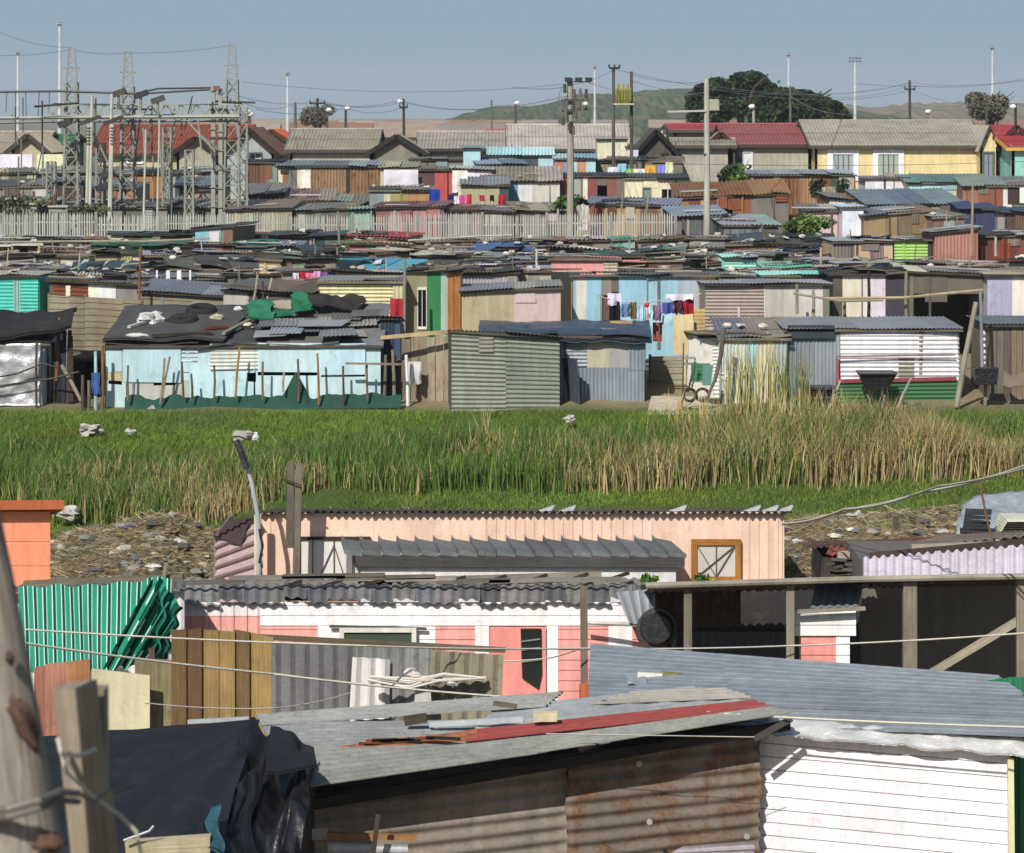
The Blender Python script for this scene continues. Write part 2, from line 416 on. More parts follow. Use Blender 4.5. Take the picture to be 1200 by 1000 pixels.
SH = {}
def shack(x0, x1, yb, yf, Y, d, walls, roof, label, short, tilt=0, clut='', yaw=0, name='shack', side=None, h=None, back=None, patchy=.3, eave=.14, cat='shack', group=None, sag=.09, jitter=.05, kroof=4):
    """x0,x1,yf: front eave in the picture; yb: top edge of the roof seen behind it (None: roof falls away from us)"""
    global NSH; NSH += 1; r = random.Random(NSH*7+3)
    if patchy > 0: tilt += r.uniform(-3.2, 3.2); yaw += r.uniform(-.5, .5)
    s = F/Y
    if 80.5 < Y < 103 and yb is not None:
        if roof[0] in 'cw': yb = yf-(1.0 if r.random() < .5 else max(1.8, (yf-yb)*.55))
        elif d < 2.75: yb = yf-(yf-yb)*.7
        if x1-x0 > 45: clut = clut+''.join(r.choice('piswvr') for _ in range(2))
    A = P(x0, yf, Y); B = P(x1, yf+tilt, Y+yaw)
    u = (Vector((B.x, B.y, 0))-Vector((A.x, A.y, 0))).normalized(); vd = Vector((-u.y, u.x, 0))
    if yb is None: rise0 = rise1 = -.12*d
    else:
        rise0 = P(x0, yb, Y+d).z-A.z; rise1 = P(x1, yb+tilt, Y+yaw+d).z-B.z
    zg = ground(Y)-.15
    root = thing(name, label, cat, (A.x+(B.x-A.x)/2, A.y+(B.y-A.y)/2, ground(Y)), group or 'makeshift shacks of the settlement')
    mb = MB()
    a0 = Vector((A.x, A.y, 0)); b0 = Vector((B.x, B.y, 0))
    if Y > 80 and patchy > 0: patchy = .6; jitter = .14
    wallrun(mb, root, walls, a0, b0, zg, A.z-.02, B.z-.02, s, r, patchy, jitter)
    a1 = a0+vd*(d-.1); b1 = b0+vd*(d-.1)
    sp = [x for x in parse(walls) if x[0] in 'hvzfwcbpq']
    sd = side or ('%s#%s' % ('v' if sp[-1][0] in 'hvz' else 'f', sp[-1][1]) if sp else 'v#6f6a62')
    kk, hh, _, rr = parse(sd)[0]
    wall_panel(mb, kk, b0, b1, zg, zg, B.z-.02, B.z+rise1-.04, jit(hx(hh), .08, r), rr, s, r)
    wall_panel(mb, kk, a1, a0, zg, zg, A.z+rise0-.04, A.z-.02, jit(hx(hh), .08, r), rr, s, r)
    wall_panel(mb, 'f', b1, a1, zg, zg, B.z+rise1-.04, A.z+rise0-.04, hx('6b655b'), .2, s, r)
    mb.build('wall', root)
    # odd patches, battens and boards nailed on
    W_ = (b0-a0).length; Hh = A.z-ground(Y); npz = int(W_*(1.3 if patchy > 0 else .55)*(1.7 if 80 < Y < 132 else 1))
    for i in range(npz):
        pb = MB(); u0 = r.uniform(.02, .9); wd = r.uniform(.04, .09) if r.random() < .5 else r.uniform(.25, .7); u1 = min(.99, u0+wd/W_); q0 = a0.lerp(b0, u0)-vd*(.03+.012*i); q1 = a0.lerp(b0, u1)-vd*(.03+.012*i)
        zt = lerp(A.z, B.z, u0)-.03; hh_ = Hh*r.uniform(.4, 1) if wd < .1 else r.uniform(.25, .8); z1 = zt-r.choice([0, 0, r.uniform(0, max(.05, Hh-hh_))]); z0_ = z1-hh_
        specs_ = [x for x in parse(walls) if x[1]]; cc_ = r.choice(specs_)[1] if specs_ and r.random() < .45 else r.choice(['8a8478', 'a39b8a', '6b6358', '8f9496', '7a5a48', 'b8b0a0', '5c564e'])
        nmp = 'batten' if wd < .1 else 'wall_patch'
        if wd >= .1 and r.random() < .4: pb.sheet((q0.x, q0.y, z0_), (q1.x, q1.y, z0_), (q1.x, q1.y, z1), (q0.x, q0.y, z1), jit(hx(cc_), .2, r), 'rust' if r.random() < .3 else 'paint', .1, .014, r.choice('uv'), rust=r.choice([0, .3, .6]))
        else: pb.sheet((q0.x, q0.y, z0_), (q1.x, q1.y, z0_), (q1.x+r.uniform(-.04, .04), q1.y, z1), (q0.x, q0.y, z1), jit(hx(cc_), .2, r), 'wood' if wd < .1 else 'paint', 1, 0, 'v', thick=.02, rust=0 if wd < .1 else r.choice([0, .2]))
        pb.build(nmp, root)
    rb = MB(); e = vd*eave; o = u*r.uniform(.05, .15)
    sl = Vector((0, 0, 1))
    FL = Vector((A.x, A.y, A.z))-e-o-sl*rise0/d*eave; FR = Vector((B.x, B.y, B.z))-e+o-sl*rise1/d*eave
    BR = Vector((B.x, B.y, B.z+rise1))+vd*d+o; BL = Vector((A.x, A.y, A.z+rise0))+vd*d-o
    up = Vector((0, 0, .03))
    FL, FR, BR, BL = FL+up, FR+up, BR+up, BL+up
    roof_sheets(rb, FL, FR, BR, BL, roof, s, r, sag, k=kroof)
    ro = rb.build('roof', root)
    # rough timber under the eave
    f = MB(); f.beam(FL-Vector((0, -.05, .05)), FR-Vector((0, -.05, .05)), .05, .06, jit(hx(r.choice(['5b5145', '7a6f60', '453f38'])), .2, r))
    f.build('fascia', root)
    SH[short] = (FL, FR, BR, BL)
    for i, c in enumerate(clut): clutter(c, short, (FL, FR, BR, BL), r, i, clut.count(c))
    return root
CL = {'p': ('plank', 'weathered plank lying'), 's': ('stone', 'pale stone weighing down the sheets'), 't': ('tyre', 'worn black tyre lying'), 'b': ('brick', 'loose concrete brick resting'),
      'r': ('rag', 'dark crumpled plastic rag lying'), 'k': ('bucket', 'small upturned bucket standing'), 'i': ('metal_strip', 'loose strip of sheet metal lying'), 'w': ('white_scrap', 'pale crumpled scrap of plastic lying'), 'g': ('rag', 'green netting rag lying'), 'v': ('stick', 'short upright stick standing')}
def clutter(c, short, Q, r, i=0, cnt=1):
    FL, FR, BR, BL = Q; u = r.uniform(.08, .92); v = r.uniform(.12, .6)
    p = FL.lerp(FR, u).lerp(BL.lerp(BR, u), v)+Vector((0, 0, .03)); ux = (FR-FL).normalized(); vx = (BL-FL).normalized()
    n, ph = CL[c]; m = MB()
    if c == 'p':
        far = p.y > 80; l = r.uniform(.2, .6) if far else r.uniform(.5, 1.1); a = r.uniform(-.9, .9); d = (ux*math.cos(a)+vx*math.sin(a)*.4)*l
        m.beam(p-d+Vector((0, 0, .03)), p+d+Vector((0, 0, .04+(r.uniform(-.05, .12) if far else 0))), .06 if far else .1, .03, jit(hx(r.choice(['8a8072', 'a39478', '6b5f50', 'b3a890'])), .15, r))
    elif c == 's': m.blob(p+Vector((0, 0, .07)), r.uniform(.06, .11), jit(hx(r.choice(['a8a396', '8f8a80', 'cfcabd'])), .1, r), 'stone', (1.3, 1, .75), .3, 8, r.random()*9)
    elif c == 'v': m.beam(p-Vector((0, 0, .05)), p+Vector((r.uniform(-.1, .1), 0, r.uniform(.2, .6))), .028, .028, jit(hx(r.choice(['9a9080', 'b5aa94', '6f675a'])), .15, r))
    elif c == 't': m.torus(p+Vector((0, 0, .09)), .23, .09, (.018, .018, .019), 'felt', (r.uniform(-.15, .15), -.1, 1))
    elif c == 'b': m.box(p.x-.2, p.x+.2, p.y-.1, p.y+.1, p.z, p.z+.16, jit(hx('a39d90'), .1, r), 'stone')
    elif c in 'rgw':
        col = {'r': hx('2a2b2d'), 'g': hx('2c6b4a'), 'w': hx('d5d3cc')}[c]
        L = r.uniform(.25, .6) if c != 'w' else .1; sd = r.random()*40
        m.patch(p-ux*L-vx*.3, p+ux*L-vx*.25, p+ux*L+vx*.3, p-ux*L+vx*.3, 9, 6, col, 'plast', lambda a, b, q: Vector((0, 0, .06+.09*noise.noise(q*4+Vector((sd, 0, 0))))), .02)
    elif c == 'k': m.tube([p, p+Vector((0, 0, .26))], .15, jit(hx(r.choice(['d0d3d6', '3f6fae', 'c24a3c', '4c8f6a'])), .1, r), 'paint', 10, r2=.11)
    elif c == 'i':
        l = r.uniform(.4, .9); d = ux*l+vx*r.uniform(-.3, .3); m.sheet(p-d-vx*.18, p+d-vx*.18, p+d+vx*.2, p-d+vx*.2, jit(hx('a3a8aa'), .15, r), 'zinc', .09, .012, 'u', rust=r.choice([0, .3, .6]))
        for k in range(len(m.v)): m.v[k] = (m.v[k][0], m.v[k][1], m.v[k][2]+.03)
    lab = '%s on the roof of the %s' % (ph, short)
    if len(lab.split()) > 16: lab = '%s on the %s' % (n.replace('_', ' '), short)
    g = '%ss on the roof of the %s' % (n.replace('_', ' '), short) if cnt > 1 else None
    solo(m, n, lab, n.replace('_', ' '), g)
def board_fence(pts, spec, label, h0=None, cat='fence', name='fence', Z=None):
    """pts: (px, ytop, Y) list; spec one wall spec per run"""
    ws = [P(*p) for p in pts]; r = random.Random(hash(pts[0][0]*1000+pts[0][1]) % 99991)
    root = thing(name, label, cat, (ws[0].x, ws[0].y, ground(ws[0].y)))
    for a, b, sp in zip(ws, ws[1:], spec):
        for k, h, w, rust, t0, t1 in _split(sp):
            mb = MB(); p = a.lerp(b, t0); q = a.lerp(b, t1); z0 = ground(p.y)-.1
            wall_panel(mb, k, Vector((p.x, p.y, 0)), Vector((q.x, q.y, 0)), z0, z0, p.z, q.z, jit(hx(h), .06, r), rust, F/p.y, r)
            mb.build('fence_panel', root)
    for p in ws:
        mb = MB(); mb.beam((p.x, p.y+.06, ground(p.y)-.2), (p.x, p.y+.06, p.z+.05), .07, .07, hx('7d7264')); mb.build('post', root)
    return root
def _split(sp):
    L = parse(sp); tot = sum(x[2] for x in L); c = 0; out = []
    for k, h, w, rr in L: out.append((k, h, w, rr, c/tot, (c+w)/tot)); c += w
    return out
def post(x, y0, Y, label, y1=None, x1=None, r=.035, col='8d8371', Y1=None, cat='post', name='post', group=None, mat='wood', r2=None):
    """pole with its top at (x,y0); foot at (x1,y1) or on the ground"""
    a = P(x, y0, Y); Y1 = Y1 or Y
    b = P(x1 if x1 is not None else x, y1, Y1) if y1 else Vector((((x1 if x1 is not None else x)-600)*Y1/F, Y1, ground(Y1)-.1))
    m = MB(); mid = a.lerp(b, .5)+Vector((RG.uniform(-.02, .02), 0, 0))
    m.tube([b, mid, a], r, jit(hx(col), .1), mat, 7, r2=r2 or r*.85)
    return solo(m, name, label, cat, group)
def wire(pts, r, col, label, sag=0., name='wire', cat='wire', group=None, seg=12):
    ws = [P(*p) if len(p) == 3 else Vector(p[:3]) for p in pts]; out = []
    for a, b in zip(ws, ws[1:]):
        for i in range(seg+1):
            t = i/seg
            if i == 0 and out: continue
            out.append(a.lerp(b, t)-Vector((0, 0, sag*4*t*(1-t))))
    m = MB(); m.tube(out, r, hx(col) if isinstance(col, str) else col, 'iron', 4)
    return solo(m, name, label, cat, group)
def cloth(x0, x1, y0, y1, Y, col, label, group=None, fold=.06, name='garment', cat='garment', hem=None, stripes=None, sl=0):
    a = P(x0, y1, Y); b = P(x1, y1+sl, Y); c = P(x1, y0+sl, Y); d = P(x0, y0, Y); sd = RG.random()*30
    cc = hx(col)
    cf = cc if not stripes else (lambda u, v: cc if int(u*stripes[1]) % 2 else hx(stripes[0]))
    n = max(6, int((x1-x0)/1.2)); m = MB()
    m.patch(a, b, c, d, min(40, n if not stripes else stripes[1]*3), 8, cf, 'cloth', lambda u, v, p: Vector((noise.noise(Vector((sd, v*3, 0)))*.04*(1-v), math.sin(u*9+sd)*fold*(1-v*.6)+noise.noise(p*3)*fold, (noise.noise(Vector((u*4+sd, 0, 0)))*.08)*(1-v))), .012)
    return solo(m, name, label, cat, group)
# ------------------------------------------------------------------ camera, light, sky
cam = bpy.data.cameras.new('camera'); co = bpy.data.objects.new('camera', cam); COL.objects.link(co); scene.camera = co
co.location = (0, 0, CAMZ); co.rotation_euler = (math.radians(90), 0, 0)
cam.sensor_width = 36; cam.lens = 36*F/1200; cam.shift_y = (YH-500)/1200.0; cam.clip_start = .5; cam.clip_end = 20000
cam.dof.use_dof = True; cam.dof.focus_distance = 62; cam.dof.aperture_fstop = cam.lens/13.0
SD = Vector((.32, .80, -.72)).normalized()        # where the light travels
w = bpy.data.worlds.new('World'); scene.world = w; w.use_nodes = True
nt = w.node_tree; nt.nodes.clear()
wo = nt.nodes.new('ShaderNodeOutputWorld'); bg = nt.nodes.new('ShaderNodeBackground'); nt.links.new(bg.outputs[0], wo.inputs[0])
sky = nt.nodes.new('ShaderNodeTexSky'); sky.sky_type = 'NISHITA'; sky.sun_disc = False
sky.sun_elevation = math.asin(-SD.z); sky.sun_rotation = math.atan2(-SD.x, -SD.y)
sky.air_density = 1.2; sky.dust_density = 1.6; sky.ozone_density = 1.6
bg.inputs['Strength'].default_value = .075
# low band of blue-grey smog near the horizon
tc = nt.nodes.new('ShaderNodeTexCoord'); sp = nt.nodes.new('ShaderNodeSeparateXYZ'); nt.links.new(tc.outputs['Generated'], sp.inputs[0])
cr = nt.nodes.new('ShaderNodeValToRGB'); el = cr.color_ramp.elements
cr.color_ramp.interpolation = 'EASE'
el[0].position = 0.0; el[0].color = (2.6, 4.3, 5.2, 1); el[1].position = .055; el[1].color = (3.0, 4.95, 6.7, 1)
nt.links.new(sp.outputs['Z'], cr.inputs[0])
mk = nt.nodes.new('ShaderNodeMapRange'); nt.links.new(sp.outputs['Z'], mk.inputs[0]); mk.inputs[1].default_value = .06; mk.inputs[2].default_value = .35; mk.inputs[3].default_value = 1; mk.inputs[4].default_value = 0
mx = nt.nodes.new('ShaderNodeMix'); mx.data_type = 'RGBA'; nt.links.new(mk.outputs[0], mx.inputs[0]); nt.links.new(sky.outputs[0], mx.inputs[6]); nt.links.new(cr.outputs[0], mx.inputs[7])
nt.links.new(mx.outputs[2], bg.inputs[0])
sl = bpy.data.lights.new('sun', 'SUN'); so = bpy.data.objects.new('sun', sl); COL.objects.link(so)
sl.energy = 5.0; sl.angle = math.radians(.53); sl.color = (1, .945, .86)
so.rotation_euler = SD.to_track_quat('-Z', 'Y').to_euler(); so.location = (-20, -20, 60)
vs = scene.view_settings; vs.view_transform = 'Standard'; vs.look = 'None'; vs.gamma = 1; vs.exposure = 0.06
scene.cycles.use_denoising = True
scene.cycles.max_bounces = 5; scene.cycles.diffuse_bounces = 3; scene.cycles.volume_bounces = 0; scene.cycles.transparent_max_bounces = 6
# ------------------------------------------------------------------ ground
def ground_mesh():
    ys = [-6, -2, 2, 4, 6, 8, 11, 15, 19, 22, 25, 28, 31, 34, 38, 42, 45, 48] + [50+i*.5 for i in range(44)] + list(range(72, 112, 2)) + list(range(112, 200, 6)) + [220, 260, 320, 400, 550, 800, 1200, 2000, 3500, 6000]
    us = [i/40-1 for i in range(81)]
    V = []; Cc = []; Fc = []
    for y in ys:
        hw = 26+y*.45
        for u in us:
            x = u*hw; z = ground(y)
            if 3 < y < 200: z += .10*noise.noise(Vector((x*.35, y*.35, 0)))+(.05*noise.noise(Vector((x*1.3, y*1.3, 5))) if 50 < y < 70 else 0)
            V.append((x, y, z))
            g = max(0, min(1, (y-52.5)/2))*max(0, min(1, (70.2-y)/1.5))
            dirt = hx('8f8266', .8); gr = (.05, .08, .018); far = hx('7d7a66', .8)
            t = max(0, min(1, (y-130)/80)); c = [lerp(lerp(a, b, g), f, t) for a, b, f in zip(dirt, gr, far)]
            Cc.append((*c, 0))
    n = len(us)
    for j in range(len(ys)-1):
        for i in range(n-1): Fc.append((j*n+i, j*n+i+1, (j+1)*n+i+1, (j+1)*n+i))
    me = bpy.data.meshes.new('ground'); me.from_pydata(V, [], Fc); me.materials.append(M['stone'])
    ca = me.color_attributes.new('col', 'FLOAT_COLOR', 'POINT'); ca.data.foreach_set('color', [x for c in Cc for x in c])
    me.polygons.foreach_set('use_smooth', [True]*len(Fc))
    o = bpy.data.objects.new('ground', me); COL.objects.link(o); o['kind'] = 'structure'
    return o
ground_mesh()
# ------------------------------------------------------------------ grass and reeds (numpy blades)
rs = np.random.RandomState(4)
GYs = np.array([a for a, b in GP]); GGs = np.array([b for a, b in GP])
def gz(Y): return CAMZ-np.interp(Y, GYs, GGs)
def blades(name, X, Y, H, W, C, label, lean=.25, dark=None, cat='grass', bend=.35, bx=0.0):
    n = len(X); ang = rs.uniform(-1.2, 1.2, n); dx = np.cos(ang)*W/2; dy = np.sin(ang)*W/2
    lx = rs.normal(bx, lean, n)*H; ly = rs.normal(0, lean, n)*H; z = gz(Y)-.02
    b0 = np.stack([X-dx, Y-dy, z], 1); b1 = np.stack([X+dx, Y+dy, z], 1)
    m0 = np.stack([X-dx*.7+lx*.4, Y-dy*.7+ly*.4, z+H*.6], 1); m1 = np.stack([X+dx*.7+lx*.4, Y+dy*.7+ly*.4, z+H*.6], 1)
    t = np.stack([X+lx*(1+bend), Y+ly*(1+bend), z+H], 1)
    V = np.stack([b0, b1, m1, m0, t], 1).reshape(-1, 3)
    base = np.arange(n)*5
    q = np.stack([base, base+1, base+2, base+3], 1); tr = np.stack([base+3, base+2, base+4], 1)
    me = bpy.data.meshes.new(name); me.vertices.add(n*5); me.vertices.foreach_set('co', V.ravel())
    loops = np.concatenate([q.ravel(), tr.ravel()]); me.loops.add(len(loops)); me.loops.foreach_set('vertex_index', loops.astype(np.int32))
    me.polygons.add(n*2); st = np.concatenate([np.arange(n)*4, n*4+np.arange(n)*3]); me.polygons.foreach_set('loop_start', st.astype(np.int32))
    me.update(calc_edges=True); me.materials.append(M['blade'])
    ca = me.color_attributes.new('col', 'FLOAT_COLOR', 'POINT'); cc = np.zeros((n, 5, 4), np.float32); cc[:, :, :3] = C[:, None, :]
    ca.data.foreach_set('color', cc.ravel())
    o = bpy.data.objects.new(name, me); COL.objects.link(o); tag(o, label, cat, None, 'stuff'); return o
def pick(n, cols, p):
    a = np.array(cols)[rs.choice(len(cols), n, p=p)]; return a*rs.uniform(.72, 1.3, (n, 1))
def pn(X, Y, s, o=0.):    # cheap smooth noise
    return (np.sin(X*s*1.3+o)*np.cos(Y*s*1.7+o*2)+np.sin((X+Y)*s*.8+o*3)*.7+np.sin(X*s*3.1-Y*s*2.3+o)*.4)/2.1
G1, G2, G3, G4 = (.108, .17, .022), (.08, .134, .018), (.145, .2, .028), (.055, .095, .016)
ST1, ST2, ST3 = (.30, .235, .10), (.22, .17, .075), (.40, .32, .16)
n = 230000; X = rs.uniform(-13.5, 13.5, n); Y = 56+(69.0-56)*rs.uniform(0, 1, n)**.9
c = pick(n, [G1, G2, G3, G4], [.4, .25, .25, .1]); k = pn(X, Y, .6, 1)
c = c*(1+.28*k[:, None]); yel = (pn(X, Y, .9, 4) > .55); c[yel] = c[yel]*np.array([1.25, 1.05, .9])
blades('grass', X, Y, rs.uniform(.05, .13, n)*(1+.3*(Y > 63)), np.full(n, .014), c, 'short bright green grass covering the bank between the two rows of shacks', .35)
# reed belt: front edge follows the ditch
def front(X):  # world Y of the belt's front edge
    return np.interp(X, [-12, -10.5, -9.6, -6.2, -5.2, -3.9, -1.5, 2, 4.5, 7, 10.5, 13], [60.2, 59.8, 58.7, 58.5, 59.6, 61.0, 60.7, 60.8, 61.3, 61.4, 62.2, 62.5])
n = 30000; X = rs.uniform(-12.8, 12.8, n); Y = front(X)+rs.normal(0, .16, n)+.25*pn(X, X*0, 1.7, 3)+rs.uniform(0, 1, n)**1.1*3.1
strawp = np.interp(X, [-12.8, -10.6, -9.5, -6, -5, -3.6, 0, 1.5, 3, 4.2, 8.5, 10.2, 12.8], [.08, .14, .32, .42, .24, .05, .04, .22, .42, .56, .7, .5, .26])
strawp = np.clip(strawp+.42*pn(X, Y, .9, 2)+.15*pn(X, Y, 2.7, 6)+np.where((Y-front(X)) < .5, .16, 0), 0.02, .97)
kp = rs.uniform(0, 1, n) < np.interp(X, [-12.8, -10, -9, -6, -5, 1.5, 3.5, 13], [.45, .5, .8, .8, .5, .62, 1, 1]); X = X[kp]; Y = Y[kp]; strawp = strawp[kp]; n = len(X)
isst = rs.uniform(0, 1, n) < strawp
H = np.where(isst, rs.uniform(.55, 1.15, n), rs.uniform(.6, 1.2, n))*np.interp(X, [-12, -6, -3.5, 1, 3.5, 5, 9, 10.5, 12.8], [.75, .68, .7, .8, .95, 1.15, 1.2, .75, .6])
H *= np.clip(1+.35*pn(X, Y, 1.1, 3), .5, 1.5)
c = np.where(isst[:, None], pick(n, [ST1, ST2, ST3], [.45, .35, .2]), pick(n, [(.075, .135, .022), (.045, .09, .016), (.12, .18, .028)], [.45, .3, .25]))
blades('reeds', X, Y, H, rs.uniform(.018, .034, n), c, 'tall green and straw coloured reeds filling the ditch in the grass', .15, bend=.3, cat='reeds', bx=.02)
# dark leafy weeds behind the belt, low
n = 26000; X = rs.uniform(-13, 13, n); Y = front(X)+2.2+rs.uniform(0, 1, n)*2.6
keep = pn(X, Y, .8, 9)+rs.uniform(-.6, .6, n) > -.1; X = X[keep]; Y = Y[keep]; n = len(X)
blades('weeds', X, Y, rs.uniform(.25, .55, n), rs.uniform(.02, .045, n), pick(n, [(.06, .13, .025), (.04, .09, .02), (.1, .17, .035), (.2, .2, .07)], [.4, .3, .2, .1]), 'knee high dark green weeds behind the reeds', .3, cat='weeds')
# dead stalks in front of the belt, lying
def litterheap(name, x0, x1, y0, y1, hgt, n, label, seed, cols, cx, cy):
    """mound with straw and rubbish"""
    r = random.Random(seed); m = MB(); nx, ny = 60, 34
    def hz(x, y):
        u = (x-x0)/(x1-x0)*2-1; v = (y-y0)/(y1-y0)*2-1; e = max(0, 1-abs(u)**3)*max(0, 1-abs(v)**2.6)
        return float(ground(y))-.04+e*hgt*(.75+.5*noise.noise(Vector((x*.8, y*.8, seed)))+.25*noise.noise(Vector((x*3, y*3, seed))))
    b = 0
    for j in range(ny+1):
        for i in range(nx+1):
            x = lerp(x0, x1, i/nx); y = lerp(y0, y1, j/ny); m.v.append((x, y, hz(x, y)))
    for j in range(ny):
        for i in range(nx):
            k = j*(nx+1)+i; m.face([k, k+1, k+nx+2, k+nx+1], jit(hx(r.choice(['6f6450', '5f5a4c', '6d6a50', '4a4c38', '4f4a3c'])), .25, r), 'stone')
    for i in range(n):
        x = r.uniform(x0, x1); y = r.uniform(y0, y1); z = hz(x, y)+r.uniform(0, .06)
        a = r.uniform(0, 6.28) if r.random() < .5 else r.gauss(.15, .5); l = r.uniform(.06, .4); d = Vector((math.cos(a), math.sin(a)*.6, r.gauss(0, .35)))*l*.5; w_ = r.uniform(.006, .013)
        col = jit(hx(r.choice(cols)), .2, r); p = Vector((x, y, z)); q = Vector((0, -w_*.3, w_)); bb = len(m.v)
        m.v += [tuple(p-d), tuple(p+d), tuple(p+d+q), tuple(p-d+q*1.6)]; m.face([bb, bb+1, bb+2, bb+3], col, 'wood')
    for i in range(n//30):
        x = r.uniform(x0, x1); y = r.uniform(y0, y1); z = hz(x, y)
        k = r.random()
        if k < .55: m.blob((x, y, z), r.uniform(.05, .15), jit(hx(r.choice(['8f8b82', '6c6962', 'b0aca2', '55534c'])), .15, r), 'stone', (1.3, 1, .6), .4, 7, i)
        else: m.blob((x, y, z+.03), r.uniform(.04, .12), jit(hx(r.choice(['9a9ca0', 'd0cdc4', '5d6066', '8f7a62', '767a80'])), .1, r), 'cloth', (1.4, 1, .5), .8, 8, i)
    return tag(m.build(name), label, 'debris heap', None, 'stuff')
STRAW = ['b59f74', 'a08a5f', 'cbb88c', '8c7850', 'd8c8a0', '766444', '9c9688']
litterheap('debris_heap', -9.15, -5.3, 53.6, 58.4, .9, 5200, 'heap of dead reeds and rubbish between the orange hut and the pale peach house', 3, STRAW, 0, 0)
litterheap('debris_heap', 5.3, 12.4, 53.0, 59.2, .95, 9000, 'wide heap of dead reeds and rubbish to the right of the pale peach house', 8, STRAW, 0, 0)
litterheap('rubble_patch', -3.6, -1.2, 57.8, 59.4, .28, 500, 'small patch of pale rubble on the grass just behind the peach house roof', 12, ['b5ae9a', 'c9c4b4', '9a9484'], 0, 0)
litterheap('debris_patch', 2.1, 3.2, 63.6, 66.0, .35, 300, 'grey stony patch in the grass above the middle of the reeds', 15, ['a59b86', '8f8877'], 0, 0)
for i, (x, y, Y, s_, lab) in enumerate([(105, 503, 66, .17, 'white crumpled rubbish bag on the grass below the pale blue shack'), (153, 506, 65.8, .08, 'small white scrap on the grass beside the crumpled rubbish bag'),
        (668, 490, 66.8, .09, 'small white flower-like scrap on the grass in front of the leaning zinc doorway'), (60, 583, 60.2, .22, 'pale grey lump lying on top of the grass behind the orange hut'), (178, 478, 67.6, .06, 'tiny white litter at the foot of the green netting'), (1005, 605, 58.4, .1, 'flat white scrap on the right hand debris heap'), (82, 603, 58.4, .13, 'grey scrap of plastic on the debris heap beside the orange hut')]):
    m = MB(); p = P(x, y, Y); p.z = max(p.z, ground(Y)); m.blob((p.x, Y, p.z), s_, hx('b5b2aa'), 'cloth', (1.4, .9, .7), 1.3, 12, i+3); solo(m, 'rubbish', lab, 'rubbish')
# ------------------------------------------------------------------ hills
def hill(name, pts, Y0, Y1, col, seed, rough):
    """ridge whose skyline passes through picture points at depth Y1"""
    m = MB(); nx = 150; ny = 14; xs = [p[0] for p in pts]; ys = [p[1] for p in pts]
    for j in range(ny+1):
        Y = lerp(Y0, Y1, j/ny)
        for i in range(nx+1):
            px = lerp(xs[0], xs[-1], i/nx); k = 0
            py = float(np.interp(px, xs, ys)); top = P(px, py, Y1); g = CAMZ-3.2; t = (j/ny)
            z = lerp(g-4, top.z, math.sin(t*math.pi/2)**1.1)+noise.noise(Vector((px*.02, t*3, seed)))*rough*(t*2)*(1 if j < ny else .4)+noise.noise(Vector((px*.1, t*9, seed)))*rough*.5*t
            m.v.append((top.x*(.5+.5*Y/Y1), Y, z))
    for j in range(ny):
        for i in range(nx):
            k = j*(nx+1)+i; m.face([k, k+1, k+nx+2, k+nx+1], jit(hx(random.Random(i*31+j).choice(col)), .12), 'leaf')
    o = m.build(name, None, True); o['kind'] = 'structure'; return o
hill('hill', [(440, 150), (500, 146), (530, 138), (565, 130), (610, 124), (660, 118), (710, 113), (760, 108), (800, 104), (850, 105), (920, 114), (970, 126), (1020, 134)], 620, 1100, ['42522f', '4c5c36', '5a6340', '3a4a2a', '6a6448'], 3, 1.3)
hill('far_ridge', [(860, 136), (960, 126), (1010, 124), (1100, 121), (1160, 123), (1250, 126), (1350, 130)], 900, 1900, ['7d6f58', '6f664e', '8a7c60'], 7, 4.0)
# ------------------------------------------------------------------ haze
def haze():
    m, nt, N, L = nm('haze_air'); out = N.new('ShaderNodeOutputMaterial'); pv = N.new('ShaderNodeVolumePrincipled')
    pv.inputs['Color'].default_value = (.82, .89, 1, 1); pv.inputs['Density'].default_value = .00018; pv.inputs['Anisotropy'].default_value = .0
    L.new(pv.outputs[0], out.inputs['Volume'])
    b = MB(); b.box(-3200, 3200, -12, 6100, 2.5-14, 95, (1, 1, 1), 'glass'); o = b.build('haze')
    o.data.materials.clear(); o.data.materials.append(m); o['kind'] = 'stuff'; o['label'] = 'thin pale haze over the settlement'; o['category'] = 'haze'
haze()
# ================================================================== rows of shacks between the grass and the palisade fence
S = shack
# --- row right in front of the fence (Y about 101)
S(-30, 62, 272, 283, 101, 2.4, 'f#7e8a8c,f#5b6468*2,f#8f938c', 'c#8a8f90,c#6f7474', 'low grey shack with a pale roof at the left end of the palisade fence', 'low grey shack by the end of the fence', clut='pp')
S(66, 126, 276, 281, 101.5, 2.2, 'f#837a6b,v#5d5a54', 'c#6f6d68,w#8c7c66', 'brown shack with weathered boards on its roof, under the left pylon', 'brown shack under the left pylon', clut='pi')
S(130, 226, 269, 274, 101, 2.4, 'f#d8cba0,f#7b4530*1.4,f#4ea060*1,f#8a4f3c*2,f#a06a52', 't#24433a,t#1f2e2a', 'long shack with rust, cream and green panels under a dark green tarpaulin', 'long green and rust panelled shack', clut='r')
S(229, 273, 264, 268, 100.2, 2.2, 'f#6fb3c4*2,f#dcd6d6*1.3,f#8a7d58*2', 't#2a3034', 'shack with turquoise, white and olive panels under a thin black roof', 'turquoise and white panelled shack', clut='')
S(277, 316, 271, 276, 102, 2.2, 'f#8d8a80,v#6b6a62', 'c#8a8a85', 'small grey ribbed shack tucked against the middle of the fence', 'small grey ribbed shack at the fence', clut='p')
S(316, 402, 271, 277, 101, 2.4, 'f#3f4642,f#23433a*2,f#55605a', 't#1f2326,t#26312e', 'shack under a glossy black tarpaulin against the fence', 'black tarpaulin shack at the fence', clut='rw')
